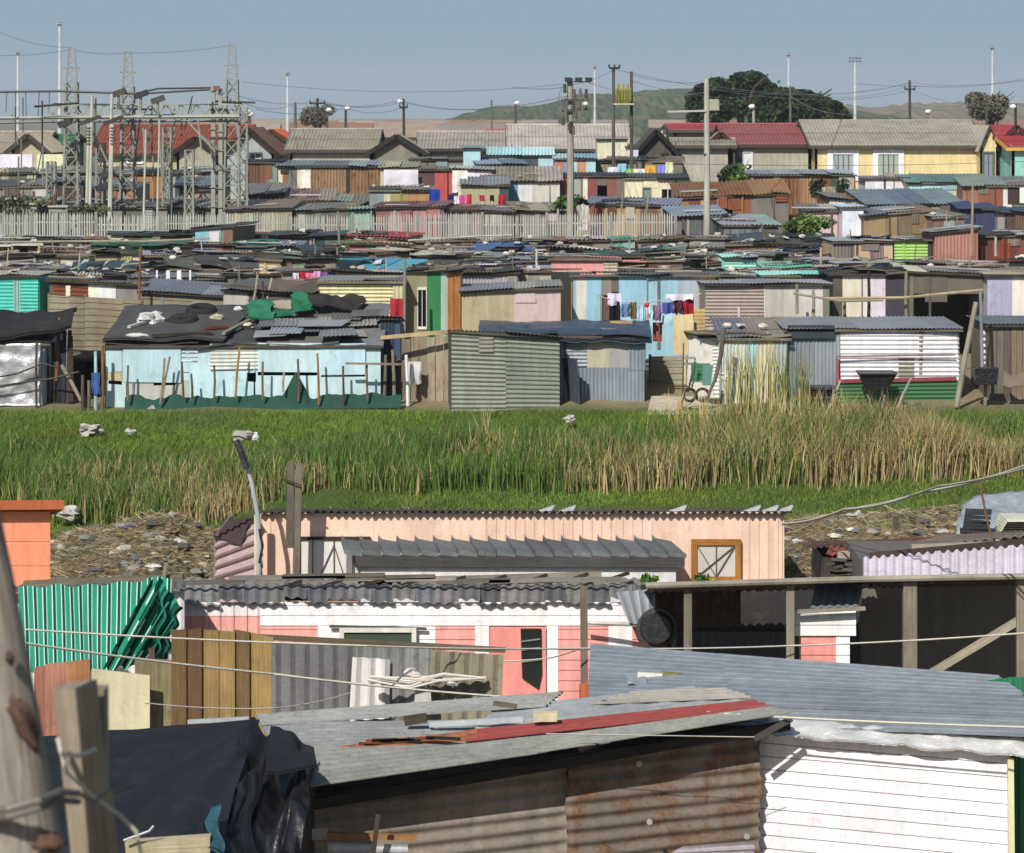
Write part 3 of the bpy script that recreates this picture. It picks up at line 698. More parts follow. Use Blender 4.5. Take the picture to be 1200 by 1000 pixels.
S(405, 476, 269, 276, 101, 2.6, 'p#9b6a55,f#b15055,f#7f9060', 'p#b8505a,p#a8464c', 'shack with a crumpled red sheet roof against the fence', 'red roofed shack at the fence', clut='i', sag=.1)
S(480, 560, 279, 283, 101.5, 2.4, 'f#5b574e,f#7d7668,f#4a4640', 'c#7a7a76,c#5b5752', 'dark flat shack with long planks on its roof, right of the red roof', 'dark flat shack right of the red roof', clut='ppp')
S(562, 606, 279, 284, 101, 2.2, 'f#c4802f*2,f#a06a3c', 'c#5f2f2c~.4,c#6b5a52', 'shack with an orange yellow board front beneath a maroon edge', 'orange boarded shack', clut='p')
S(610, 716, 277, 283, 101.6, 2.4, 'f#8a7452,f#7f6a4a*2,f#6b4f38,f#8b7d68', 'w#8a8272,c#77736b', 'brown boarded shack with a plank strewn roof near the middle pole', 'plank strewn brown shack', clut='ppi')
S(718, 742, 277, 281, 100.6, 2, 'f#5fa08a,f#7ab09e', 'p#5a8a7c', 'tiny mint green box shack below the end of the fence', 'tiny mint green shack', clut='')
S(744, 806, 276, 282, 101.4, 2.4, 'f#a98878,f#8e6f62*2,f#6f5a50', 'c#8a7f78,c#6e6a66', 'pinkish brown shack with rubble on top at the right end of the fence', 'pinkish brown shack at the fence end', clut='wsp')
S(808, 850, 271, 279, 101, 2.5, 'f#9a968c,f#77746c', 'c#a3a29c,c#8a8782', 'pale grey block-like shack just right of the tall concrete pole', 'pale grey shack by the concrete pole', clut='sp')
S(852, 978, 274, 284, 100, 3, 'f#6b655c,f#514c46*2,f#77685a,f#4b4744', 't#2f3338,f#4a4744,t#25282e', 'wide shack heaped with dark tarpaulins below the green bush', 'shack heaped with dark tarpaulins', clut='wswprrp', sag=.25)
# --- Y about 96.5
S(-20, 46, 283, 290, 97, 2.5, 'gap,p#8a7454,gap*2,p#7d6a4c', 'w#a39a86,w#8a8272', 'open fronted timber frame shack at the left edge, roofed with planks', 'open timber frame shack', clut='pp')
S(47, 106, 284, 292, 96.5, 2.6, 'f#7d8686,v#8b8f8c,f#7d5f47', 'c#7f8a88', 'slate grey roofed shack beside the open timber frame', 'slate grey roofed shack', clut='i')
S(108, 226, 281, 288, 97, 2.5, 'f#1f6e44*3,f#7fc08a*1.4,f#3f8f5a,f#a05038*1.2', 't#1f5f40,t#275a44', 'shack draped in bright green netting and tarpaulin, left of the centre', 'green netting shack', clut='gp')
S(228, 272, 282, 286, 96.2, 2.2, 'f#3f78b5*2,f#b07a6a*2,f#5b2a1c*1.4', 'c#4a4a4a', 'small shack with blue, pink and dark brown panels', 'blue pink and brown shack', clut='w')
S(275, 352, 281, 288, 97, 2.5, 'f#1f5f50,f#2f8a6c*1.5,f#6fb89a,f#275048', 't#2f6e60,c#7f9a94', 'shack with dark teal netting stretched over its front', 'dark teal netting shack', clut='gi')
S(353, 408, 284, 291, 96.5, 2.5, 'f#a3c4b8,f#d0d6cc,f#7f9f96', 'c#a8b8b0,c#8fb0aa', 'pale mint roofed shack below the black tarpaulin', 'pale mint roofed shack', clut='ws')
S(410, 482, 278, 285, 96.6, 2.4, 'f#b5525a*1.6,f#5a8a4a*2,f#d8cba8*1.5,f#c9a37c', 'c#5a7a4c,p#c2b690', 'shack with red, green and cream panels beneath the red roof', 'red green and cream panelled shack', clut='p')
S(484, 548, 287, 292, 97, 2.4, 'f#6b675c,f#8d8a7c*2,f#4d4a44', 'w#6f6a5c,c#9a968a', 'shack with dark wood and grey strips, left of the blue tarpaulin', 'dark wood shack left of the blue tarpaulin', clut='ppp')
S(550, 604, 284, 293, 96.5, 2.6, 'f#4a6898,f#37527c,f#7c6040', 't#3c5f96,t#2f4c7c', 'shack covered by a crumpled royal blue tarpaulin', 'royal blue tarpaulin shack', clut='w', sag=.2)
S(606, 642, 286, 292, 97, 2.2, 'f#a06a3a,f#8a5a3a', 't#49689a,w#8c7358', 'narrow shack with a blue cloth corner and rusty wall', 'narrow shack with a blue cloth corner', clut='p')
S(644, 702, 284, 290, 96.5, 2.4, 'f#76603f,f#8a6b46,f#6a5a48', 'c#80705c~.3,c#8a7a64', 'tan and brown shack above the grey blue roof', 'tan and brown shack', clut='ips')
S(704, 782, 286, 294, 97, 2.5, 'f#55605f,f#3f5a50,f#8a8d88', 'c#6f7574,t#2a4a40', 'grey green shack with a dark tarpaulin strip, right of centre', 'grey green shack with tarpaulin strip', clut='rip')
S(784, 850, 284, 291, 96.5, 2.6, 'f#6a8078,f#7f8a84*2,f#5a5f5c', 'c#8fa09a,c#80847f', 'sea grey roofed shack left of the maroon wall', 'sea grey roofed shack', clut='sp')
S(851, 912, 284, 287, 95.2, 2.4, 'f#6b332c*2.4,f#8a6f4a*1.5,f#7c6444*1.5', 'c#5b5752,c#8a8579', 'shack with a maroon panel and brown boards under a thin light edge', 'maroon panelled shack', clut='ppi')
S(914, 976, 288, 295, 95.8, 2.4, 'f#c0b0b0*2,f#4a4f9a*1.8,f#6f6060', 't#3a3c46,c#6f6c6c', 'shack with a pinkish white panel and a violet blue panel', 'violet blue panelled shack', clut='rw')
# --- Y about 92
S(-25, 70, 292, 301, 92.5, 2.8, 'f#5b5360*2,f#403c44,f#6a6660', 'c#8a8a88,c#757472,c#97948c', 'wide low shack with a pale grey sheet roof near the left edge', 'wide low pale roofed shack', clut='ppsi')
S(71, 110, 296, 300, 92, 2.3, 'f#b8ad92*2,f#a89c82', 'c#55524d', 'small putty coloured shack with a dark edged roof', 'small putty coloured shack', clut='s')
S(112, 163, 294, 297, 91.5, 2.3, 'f#aaa06a*3,f#cfc4a0*2', 'f#3f3c36', 'olive and cream panelled shack left of the orange brown pole', 'olive and cream shack', clut='pr')
S(166, 243, 291, 300, 92.5, 2.6, 'f#6f4a3c,f#8a5c44,f#77695c', 'c#4a4440,f#3b3734', 'brown shack with a dark uneven roof, behind the white frame', 'brown dark roofed shack', clut='pprs')
S(244, 276, 293, 296, 91.8, 2.2, 'f#c9c9d4*3,f#b8b8c8*2', 'c#8b8c92', 'small lilac white shack in the left half', 'small lilac white shack', clut='')
S(278, 356, 291, 298, 92.3, 2.6, 'f#c9bf8a,gap*.6,f#3a352c,f#d9cf96*1.4,gap*.5,f#b0a880', 'c#5d6a64,c#7d8078,c#9aa09a', 'shack with pieces of cream board and dark gaps', 'cream board and gap shack', clut='wsip')
S(358, 398, 287, 296, 92.2, 2.6, 'f#262523,f#1d1c1b*2', 't#1d1f20,f#2d2b28', 'small soot black shack right of the cream boards', 'small soot black shack', clut='p')
S(400, 440, 289, 297, 92.4, 2.5, 'f#7fa8a0,f#5f7f80', 'c#6fa09c,c#8d9490', 'small teal grey shack right of the soot black one', 'small teal grey shack', clut='i')
S(441, 480, 293, 297, 91.7, 2.3, 'f#a98f80*2,f#8d7466', 'c#4a4442', 'dusty pink brown shack behind the turquoise roof', 'dusty pink brown shack', clut='s')
S(482, 556, 290, 300, 92.5, 2.8, 'f#5f5d55,f#4a4742', 'c#8fa09a,c#7a857f,c#8d8d85', 'shack with a wide grey green sheet roof', 'grey green roofed shack', clut='ppi')
S(558, 606, 293, 302, 92, 2.6, 'f#a8a29a,f#8a8580,f#c9c4bd', 'c#b5b2ad,c#8d8b88', 'light grey shack just right of the grey green roof', 'light grey shack right of the grey green roof', clut='sw')
S(608, 704, 291, 301, 92.3, 2.9, 'f#6a6f78,v#7a7f85*2,f#5a5c60', 'c#8e98a6,c#7d8794,c#9aa0a6', 'wide shack with a blue grey ribbed roof above the salmon wall', 'blue grey ribbed roof shack', clut='ipws')
S(706, 752, 293, 300, 92, 2.5, 'f#1f5a3c*2,f#234c38', 't#1f5a3c,t#18452f', 'shack under a bottle green tarpaulin', 'bottle green tarpaulin shack', clut='')
S(754, 800, 287, 296, 92.5, 2.6, 'f#33453e,f#4a5a52', 't#23302c,c#5f8a7a', 'dark green roofed shack right of the bottle green tarpaulin', 'dark green roofed shack', clut='wp')
S(802, 850, 289, 298, 92.3, 2.6, 'f#6a6a66,f#807e78', 'c#8b8d8c,c#72716e', 'mid grey shack left of the pale turquoise box', 'mid grey shack left of the turquoise box', clut='ppr')
S(852, 905, 291, 297, 91, 2.4, 'f#4a4744,f#6b6052', 'c#5f5b55,w#7d7466', 'dark shack hidden behind the pale turquoise box', 'dark shack behind the turquoise box', clut='pp')
S(906, 974, 296, 303, 91.2, 2.5, 'f#8a6a60,f#6f5a54*1.5,f#a08a80', 'c#8a6f66~.3,w#8c7a6c', 'reddish brown plank roofed shack behind the teal strip', 'reddish brown plank roofed shack', clut='ppp')
S(976, 1046, 276, 284, 91.6, 2.8, 'v#857d74*2,v#6b6560*2,v#8f7075*2,f#caa983*1', 'c#77766f,c#8f968c', 'shack of grey and mauve ribbed sheets with a sand coloured end', 'grey and mauve ribbed shack', clut='prs')
S(1048, 1092, 269, 281, 91.4, 2.8, 'h#9bd04a*8,f#3a3f36*1', 'c#8f968c,c#6f8f80,c#7ab09a', 'bright lime green shack under a mossy grey roof', 'lime green shack', clut='i', patchy=0)
S(1096, 1146, 269, 273, 91, 3, 'v#b5786a*5,v#a3695c*1', 'c#8a8c8d,c#7b7d7e', 'dusty pink vertically ribbed shack right of the lime green one', 'dusty pink ribbed shack', tilt=-6, clut='i', patchy=0)
S(1148, 1230, 270, 277, 91.5, 2.8, 'f#6b2f22*4,f#7d3a2a*2,f#8a8a70*1,gap*.4', 'c#7d7f7d,c#8f8f8a', 'dark red brown shack at the right edge under a grey sheet roof', 'dark red brown shack', clut='pi')
# --- Y about 87.5
S(-20, 66, 305, 313, 88, 2.6, 'f#8d8a80,f#d0ccc4,f#55524c', 'c#8f8c84,f#403e3b,c#c2bfb8', 'jumbled grey and white shack above the teal wall', 'jumbled grey and white shack', clut='pwsi', sag=.15)
S(68, 156, 308, 318, 87.5, 2.8, 'f#3c4440,f#5a5f5a', 't#2c4640,t#cfd3cc*.25,t#2c4640,t#c2c8c2*.25,t#2c4640,t#cfd3cc*.25,t#25403a', 'shack covered by a dark green blanket with white stripes', 'striped blanket shack', clut='r')
S(158, 200, 306, 314, 88, 2.5, 'f#4a4a44,f#2f3330', 't#28302d,f#3a3d3a', 'dark tarpaulin shack between the striped blanket and the white frame', 'dark tarpaulin shack by the white frame', clut='rpp')
S(202, 304, 301, 315, 87, 3.2, 'f#4a4844,f#3a3835*2', 'f#55534f,f#4a4946,f#5d5b56', 'shack under a broad crumpled charcoal tarpaulin', 'broad charcoal tarpaulin shack', clut='rs', sag=.25)
S(304, 328, 300, 303, 86.5, 2.2, 'h#c9ad82', 'c#6f6a60', 'narrow tan shack of horizontal strips', 'narrow tan shack', clut='')
S(330, 394, 302, 305, 86.6, 2.4, 'f#7fa06a*4,f#8d8a80*2', 'c#56605a', 'leaf green and grey walled shack left of the turquoise roof', 'leaf green walled shack', clut='ps')
S(384, 478, 303, 314, 87.5, 2.8, 'f#3f7f94,f#55524c*2', 'p#4aa9c4,p#3f9ab8,p#57b0c8', 'shack with a bright turquoise blue ribbed roof', 'bright turquoise blue roofed shack', clut='', sag=.02, jitter=.02)
S(480, 542, 303, 314, 87.5, 2.8, 'f#5a5347,f#6f6656', 'c#7a7264~.3,w#6f6654,c#8a8478', 'shack with a brown ribbed roof covered in strips', 'brown strip roofed shack', clut='ppi')
S(544, 602, 301, 312, 87.6, 2.8, 'f#dcd8e6*3,f#b8b4c4,f#a8c0dc', 'c#e2dfe8,c#d8d4e2,c#8d8f96', 'shack with a lilac white crumpled sheet roof', 'lilac white roofed shack', clut='w', sag=.12)
S(604, 646, 300, 306, 87, 2.4, 'f#a8a4b8,f#b8b8c4,f#7f8aa8', 'c#8a8a8f,c#6f6f74', 'greyish lilac shack at the left end of the salmon wall', 'greyish lilac shack', clut='s')
S(646, 724, 301, 303.5, 86.4, 2.6, 'f#e8918a*9', 'c#4a4442,c#e0908a', 'long low salmon pink shack in the middle of the roofs', 'salmon pink shack', clut='', patchy=0)
S(726, 756, 305, 308, 87, 2.3, 'f#d88a84,f#3a302e', 'p#d8908a', 'sliver of a shack with a narrow pink edge, right of the salmon wall', 'narrow pink edged shack', clut='')
S(757, 800, 303, 306, 86.6, 2.4, 'v#7a4438,f#8a6a54,f#5c4a40', 'c#5b5650,w#7a6b58', 'reddish tiled looking shack right of the salmon wall', 'reddish tiled shack', clut='sp')
S(802, 848, 301, 311, 87.4, 2.7, 'f#55605c,f#6a706c', 'c#7f8583,c#5a6260', 'slate coloured shack left of the pale turquoise box', 'slate coloured shack', clut='pp')
S(849, 886, 298, 302, 86, 2.6, 'h#8fd6c9*3', 'p#9ad8cc,c#a8b8c4', 'small pale turquoise box shack', 'pale turquoise box shack', clut='w', patchy=0)
S(888, 978, 308, 315, 86.8, 2.8, 'f#6f6a60,f#55504a', 'p#7cc4b0,p#6fb8a4,c#8a8478', 'shack with mint green sheets laid on the roof', 'mint sheeted shack', clut='pi')
S(980, 1066, 300, 308, 87, 2.6, 'f#8d867a,f#6b655c,f#a39a8c', 'w#8a8072,c#77736b,w#a09684', 'shack with a pile of grey planks on the roof, below the mauve wall', 'grey plank pile shack', clut='ppps')
S(1068, 1180, 302, 309, 86.6, 2.7, 'f#6f6a60,f#7f8480,f#8a7f6a*2', 'c#5f5d58,c#8a8a84,w#8f866f', 'wide olive grey shack below the dusty pink wall', 'wide olive grey shack', clut='ppis')
S(1182, 1230, 298, 307, 86, 2.8, 'v#9a9aa4*3', 'c#a3a3aa', 'light lilac grey ribbed shack at the right edge of the roofs', 'light lilac grey shack at the right edge', clut='')
# --- Y about 83
S(-15, 52, 311, 318, 83.5, 2.8, 'f#6a655c,f#8a857a', 'w#aaa08c,c#8d8980', 'shack directly behind the teal wall, roofed with pale planks', 'pale plank roofed shack', clut='ppws')
S(54, 150, 314, 322, 83, 3, 'f#55504a,f#6a6258', 'c#7f7c76,c#8f8a80,f#3f3d3a', 'grey sheet roofed shack behind the rusty and white panels', 'grey sheet roofed shack', clut='pispr')
S(152, 262, 316, 326, 83, 3, 'f#77736a,f#5c5850', 'c#8d8f90,c#9aa0a4,c#7d8084', 'shack with a bluish grey roof under the upturned white frame', 'bluish grey roofed shack', clut='pp')
S(264, 330, 313, 322, 83.2, 2.8, 'f#6f6f64,f#55554c', 'c#8d8d85,c#a09e94', 'ash grey shack above the brown roof', 'ash grey shack', clut='pps')
S(331, 396, 312, 319, 83, 2.6, 'f#8d8a84,f#a39c94,f#7f7b74', 'c#77746e,c#8a6f5c~.4', 'shack hung with pink washing beneath the leaf green wall', 'shack behind the pink washing', clut='p')
S(398, 474, 315, 319, 82, 2.6, 'f#a39c8a,p#8f8672,f#b8b096,f#8a7f6a', 'f#3d3a36,c#5a5a56', 'pale grey boarded shack below the turquoise roof', 'pale grey boarded shack', clut='ss')
S(541, 606, 312, 321, 82.5, 3, 'v#a8a6ac*3,v#9b9aa4', 'c#55534f,c#3d3c3a', 'lilac grey ribbed shack behind the beige hut', 'lilac grey ribbed shack behind the beige hut', clut='p')
S(606, 646, 310, 318, 83, 2.8, 'v#a3a294,f#8a8878,f#b0aa92', 'c#98a0a4,c#8a8f8c,c#aeb2b0', 'shack with a pale sheet roof left of the light blue house', 'pale roofed shack left of the light blue house', clut='p')
S(727, 838, 313, 318, 83.5, 2.8, 'f#5b5a50,f#6f6a5c', 'c#6f7068,c#58604f,c#7a7466', 'mossy roofed shack behind the light blue house', 'mossy roofed shack', clut='ppis')
S(836, 892, 312, 322, 82.5, 3, 'f#6f6a64,f#8a837a', 'c#8a8c8e,c#77777a,w#9a8f80', 'shack with overlapping grey sheets behind the pinkish clapboard', 'overlapping grey sheet shack', clut='ppis')
S(986, 1075, 313, 318, 82, 2.6, 'f#6a645c,f#4f4a44', 'f#47443f,w#6f675c,f#5c5852', 'shack with a ragged dark roof behind the cream doors', 'ragged dark roofed shack', clut='rpprs')
S(1077, 1190, 311, 317, 82.4, 2.8, 'f#77736a,f#8d8678', 'c#8d8a84,w#a59c88,c#77746e', 'shack with light timber edges behind the black open shed', 'light timber edged shack', clut='pppi')
# ================================================================== the tall fronts one sees, Y 73-79
S(-30, 45, 319, 323, 77, 3, 'h#3fc4b0*1,h#45cbb8*2,v#8fb5ae*.5,h#3fc4b0*1.4', 'p#d5d2c8,p#bdb9ae', 'teal ribbed shack with a pale roof edge at the far left', 'teal ribbed shack', clut='w', patchy=0)
S(58, 166, 327, 328, 76.6, 3, 'f#6a5444*.5,h#7a3f24*4~.5,f#e6ead2*1.2,f#e9e9ea*2,f#8a8580*3', 'c#6b625c,c#8a8580', 'shack with a rusty panel, two white panels and a grey panel over board walls', 'rust and white panelled shack', clut='pw', tilt=6, patchy=0)
board_fence([(57, 346, 74.6), (100, 348, 74.6), (166, 352, 74.4)], ['b#9a8f78*1.2,b#8a8069', 'b#958a70*2,b#8a7f66'], 'tall fence of horizontal grey brown boards left of the pale blue shack')
S(166, 265, 328, 341, 75.8, 3.2, 'b#8f8670*3,b#9a917a*2', 'c#8e959c,c#7e868d,c#9aa0a5', 'horizontally boarded shack under a blue grey lean-to roof', 'horizontally boarded blue grey roofed shack', tilt=6, clut='', patchy=.0)
S(262, 368, 328, 339, 75.6, 3, 'f#b5b0a4*1.4,f#4a4742*1.2,f#55504c*2.4', 'c#77746e,c#85705f~.35,c#7a6f64', 'dark fronted shack under a brownish grey roof, left of the cream wall', 'dark fronted shack', clut='p', tilt=3)
S(374, 474, 324, 330, 75.6, 3, 'h#d6cf9f*6', 'c#9a9c98,c#8d8f8c', 'cream shack of horizontal corrugated sheets with a grey sheet roof', 'cream corrugated shack', clut='p', patchy=0)
S(477, 540, 314, 317, 76.2, 3, 'f#8f8c6a*1.4,win#15151f*1.3,f#1f7a45*1.9,f#9fb9a8*.9,q#a5703a*1.8', 'c#56554c,w#77705f,c#6a6a5c', 'shack with a white framed window and a green door beside orange planks', 'green door shack', clut='pppr', patchy=0)
S(541, 657, 334, 341, 74.6, 3.4, 'f#b5a983*5.5,f#d0b8b0*5', 'c#8d9298,c#a3a29a', 'beige and dusty pink hut with a small vent, above the zinc roof', 'beige and pink hut', clut='', patchy=0, tilt=-4)
S(672, 838, 320.5, 322.5, 77, 3.4, 'f#8fc1d6*.3,f#d3cfc8*1.1,f#8fc1d6*1.6,door#6a5148*1.1,gap*.8,f#8fc1d6*3,f#97c6d8*3.4,f#a8b4c4*2.2,w#c9a868*1.8', 'c#4f524b,c#5a5a50,c#6a6558', 'light blue painted shack with an open door and washing in front', 'light blue shack', clut='pp', patchy=0, jitter=.02)
S(826, 972, 329, 333, 74.8, 3.2, 'h#a3948a*7,f#ddd8cc*.15,f#b9b4a9*2.2,f#c4c0b4*2.4,f#cbc8c2*2.2,p#8a8070*.8', 'c#9aa0a6,c#8d9399,c#a3a7ab', 'pinkish grey clapboard shack with pale shutters, right of the washing', 'pinkish grey clapboard shack', clut='', patchy=0, jitter=.02)
S(896, 978, 319, 323, 79, 2.8, 'v#3fb39a*2,v#45b8a4,v#5cc4b0', 'p#9fe0d0,p#7ccab6', 'bright teal sheeted shack behind the clapboard roof', 'bright teal sheeted shack', clut='', patchy=0)
S(976, 1066, 317, 321, 77, 3, 'w#6b655c*1.1,f#ddd6bd*2.2,f#4a3c3a*.15,f#ddd6d6*1.3,f#d8cfdc*1.3,f#3f3c46*2.8', 'f#47453f,f#59564e,w#6d6558', 'shack with cream and white upright panels beside a dark sheet', 'cream and white panelled shack', clut='prr', patchy=0, sag=.15)
S(1066, 1156, 312, 318, 76.6, 3.4, 'p#8a8272*.35,gap*6,p#8a8272*.25', 'w#cdc6b4*.6,c#8d8a84,c#7d7b76', 'open black shed with a pale beam along its roof', 'open black shed', clut='pi', tilt=3)
S(1157, 1235, 316, 322, 76, 3.2, 'f#a9a9c4*2,f#e4dfd6*2.4,f#c2bfd0', 'w#b5aa92,c#a39e90', 'lilac and white walled shack at the right edge behind the board shack', 'lilac and white walled shack', clut='p', patchy=0)
# ================================================================== palisade fence
def palisade():
    root = thing('palisade_fence', 'long pale grey palisade fence of pointed steel bars across the picture', 'fence', (-6, 106, ground(106)))
    Y = 106.; x0 = (-40-600)*Y/F; x1 = (792-600)*Y/F; n = 11
    for i in range(n+1):
        x = lerp(x0, x1, i/n); m = MB(); yy = Y+(.25*math.sin(i*.8))
        m.box(x-.05, x+.05, yy-.02, yy+.08, ground(Y)-.2, CAMZ-3.55, hx('8d8f88'), 'iron'); m.build('post', root)
        if i == n: break
        xn = lerp(x0, x1, (i+1)/n); ym = Y+(.25*math.sin((i+1)*.8)); p = MB(); c = jit(hx('b4b5ac'), .05)
        top = CAMZ-3.62+.05*math.sin(i*2.1); k = 26
        for z in (ground(Y)+.35, top-.35): p.beam((x, yy+.04, z), (xn, ym+.04, z), .05, .06, c, 'iron')
        for j in range(k):
            t = (j+.5)/k; xx = lerp(x, xn, t); y_ = lerp(yy, ym, t); lean = RG.gauss(0, .012); h = top+RG.uniform(-.03, .03); wd = .025
            cc = jit(c, .16)
            a = len(p.v); zb = ground(Y)
            p.hexa([(xx-wd, y_-.012, zb), (xx+wd, y_-.012, zb), (xx+wd, y_+.012, zb), (xx-wd, y_+.012, zb), (xx-wd+lean, y_-.012, h-.12), (xx+wd+lean, y_-.012, h-.12), (xx+wd+lean, y_+.012, h-.12), (xx-wd+lean, y_+.012, h-.12)], cc, 'iron')
            p.hexa([(xx-wd+lean, y_-.012, h-.12), (xx+wd+lean, y_-.012, h-.12), (xx+wd+lean, y_+.012, h-.12), (xx-wd+lean, y_+.012, h-.12), (xx-.006+lean, y_-.008, h), (xx+.006+lean, y_-.008, h), (xx+.006+lean, y_+.008, h), (xx-.006+lean, y_+.008, h)], cc, 'iron')
        p.build('fence_panel', root)
palisade()
# ================================================================== shacks behind the fence
# Y 109-114
S(-20, 44, 232, 245, 111, 3, 'f#9aa0a0,f#7d8480,f#5c6a5c', 'c#8f9694,c#a3a8a4', 'pale grey roofed shack at the left edge just behind the fence', 'pale grey shack behind the fence end', clut='ip')
S(48, 118, 234, 242, 112, 2.8, 'f#6b5f4c,f#8a8270,f#4a5040', 'c#7d7a70,c#6b5a4a~.4', 'low brown grey shack between the two left pylons', 'low brown grey shack between the pylons', clut='psi')
S(122, 196, 234, 243, 111.5, 2.8, 'f#77786c,f#5d6258,f#8a8a7c', 'c#8a8c84,c#77786f', 'low grey shack right of the middle pylon', 'low grey shack right of the middle pylon', clut='ppi')
S(200, 262, 234, 243, 112, 2.8, 'f#8a8474,f#6f6f60', 'c#7f8580,c#8f8f86', 'greenish grey roofed shack beside the right pylon', 'greenish grey shack by the right pylon', clut='sp')
S(264, 342, 236, 246, 111, 2.6, 'f#6f675a,f#9a9462*1.6,f#8a8050', 'c#7d766c,c#8d8578', 'shack with a mustard lower wall right of the pylon', 'mustard walled shack', clut='p')
S(345, 410, 240, 247, 111, 2.6, 'f#6b7068,f#55584f', 'c#8d928c,c#7d807a,w#77705f', 'grey sheet shack with loose branches on its roof', 'grey sheet shack with branches', clut='ppp')
S(411, 434, 243, 246, 109.5, 2, 'f#7cc0a0', 'c#8ab8a0', 'tiny mint shack poking up over the palisade', 'tiny mint shack over the palisade', clut='')
S(436, 520, 238, 244, 110.5, 2.6, 'f#8a5550,f#a06a60*2,f#7a5a54', 'c#8a5f58~.4,c#96756c', 'dull red shack just behind the palisade, left of the blue cloth', 'dull red shack behind the palisade', clut='pi')
S(522, 600, 240, 246, 110.5, 2.6, 'f#8d8a84,f#7a605a,f#6f6a62', 'c#8a5f58~.4,c#8d8a84', 'grey shack with a rusty roof strip under the pink washing', 'grey shack under the pink washing', clut='pps')
S(602, 664, 237, 246, 111, 2.6, 'f#77736a,f#605c54', 'w#8a8474,w#9a9484,c#7d7a72', 'shack with a heap of grey branches on the roof left of the big pole', 'branch heaped shack', clut='ppps')
S(688, 792, 231, 239, 111, 3, 'f#8a4a42,f#a3803f*2,f#6f4a34,f#8a6a44', 'c#8a94a6,c#7d8798,c#97a0ac', 'shack with ochre and rust walls under a blue grey roof, behind the fence end', 'ochre walled shack', clut='i', patchy=.2)
S(790, 852, 243, 254, 107, 3.2, 'f#6f7478,f#4a4c50', 'c#8e9aa6,c#8592a0', 'blue grey roofed shack cut by the tall concrete pole', 'blue grey roofed shack by the concrete pole', clut='i', sag=.02)
S(848, 912, 252, 264, 105, 3.2, 'f#77797b,f#55575a', 'c#a8b0b8,c#9aa3ab', 'pale blue grey roofed shack left of the green bush', 'pale blue grey roofed shack', clut='i', sag=.02)
S(944, 986, 240, 247, 108.5, 2.8, 'f#caaeb2*3,f#a87c74*.4', 'c#77726a,c#a39e92', 'pale pink shack beside the green bush', 'pale pink shack', clut='i', patchy=0)
S(987, 1012, 241, 243, 107.5, 2.6, 'f#cfd6e6*2,f#dfe4ec', 'c#b5c0d0', 'narrow white and blue shack right of the pale pink one', 'narrow white and blue shack', clut='', patchy=0)
S(1012, 1092, 247, 253, 107, 3, 'f#9a8050*2,f#8d7450*1.4,f#6f5c44*3', 'c#6f7884,c#8a8f94,w#77695a', 'sand brown shack with a slanting slate roof', 'sand brown slant roofed shack', clut='ipp', tilt=-5)
S(1094, 1130, 248, 255, 106.5, 2.8, 'f#7a5c50,f#9aa8a8,f#8a6f60', 'c#8a8f94,c#77746e', 'small brown and grey shack with a white box on its roof', 'small brown and grey shack', clut='ws')
S(1126, 1168, 238, 245, 109, 2.8, 'f#2c3560*3', 't#262f55,t#1f2748', 'navy blue tarpaulin covered shack near the right edge', 'navy tarpaulin shack', clut='', patchy=0)
S(1169, 1240, 244, 249, 108.5, 2.8, 'f#8a8a84,f#3a3f4c*1.4,f#9aa0a8', 't#2c3448,c#55585c', 'grey and black shack at the right edge below the navy roof', 'grey and black shack at the right edge', clut='sss')
# Y 115-119
S(-20, 58, 212, 220, 118, 3, 'f#7f8074,v#8f9088*2,f#aeb0a6', 'c#6f6f66,c#8d8a80', 'grey ribbed shack at the left edge among the switchgear', 'grey ribbed shack by the switchgear', clut='ps')
S(60, 98, 210, 214, 117, 2.6, 'v#8a4a34*3,f#5c4a3c', 'c#6f6f6a', 'red brown shack seen through the first pylon', 'red brown shack behind the first pylon', clut='')
S(98, 158, 212, 219, 118, 2.8, 'f#a06b4a,f#77705f,f#8a8a7c', 'c#8f928c,c#7d807c', 'brown and grey shack between the white insulator posts', 'brown and grey shack between the posts', clut='p')
S(205, 258, 208, 218, 116, 2.8, 'f#e6e0d0*1.4,f#b08a6a,f#8a8278,f#77706a', 'c#7a8a90,c#6f7f88', 'shack with a slate blue roof and white corner left of the right pylon', 'slate blue roofed shack', clut='', patchy=0)
S(286, 332, 216, 228, 116, 3, 'f#3a2a2a*2,f#4a3830', 'c#8d8780,c#9a938a', 'dark maroon fronted shack under a grey brown roof right of the pylon', 'dark maroon fronted shack', clut='')
S(333, 392, 222, 236, 115, 3, 'f#8a6050*2,f#a08058', 'c#a8857a~.3,c#8d7064~.4,c#9a8a80', 'shack with a pinkish rusted roof below the rusty wall', 'pinkish rusted roof shack', clut='pi')
S(392, 432, 228, 236, 115, 2.6, 'f#5c5f54,f#3c3f38', 'c#8a8c84', 'small dark green grey shack left of the mustard cloth', 'small dark green grey shack', clut='p')
S(433, 506, 219, 223, 114.5, 2.8, 'f#7f8c90*1.3,f#c2c4a0*.6,f#9a9440*1.6,f#b5803a*2.2', 'c#55534f,c#8a8a88', 'shack with grey, mustard and orange boards behind the red shack', 'mustard and orange boarded shack', clut='wps', patchy=0)
S(540, 596, 208, 217, 117, 2.8, 'f#a8a078*5,f#35474a*1.2', 'c#8d9196,c#85898e', 'khaki shack with a curved grey roof behind the pink washing', 'khaki shack', clut='', patchy=0)
S(792, 924, 216, 232, 115.5, 3.8, 'f#a8783a,f#7d4424,f#b8883f*2,gap*.6,f#8a4a28*1.5,f#77736a*3', 'c#96683c~.35,c#8a5f38~.6,c#a87a48~.4', 'orange brown shack with a rusted roof behind the tall concrete pole', 'rusted orange roof shack', clut='pi', tilt=-4, sag=.12)
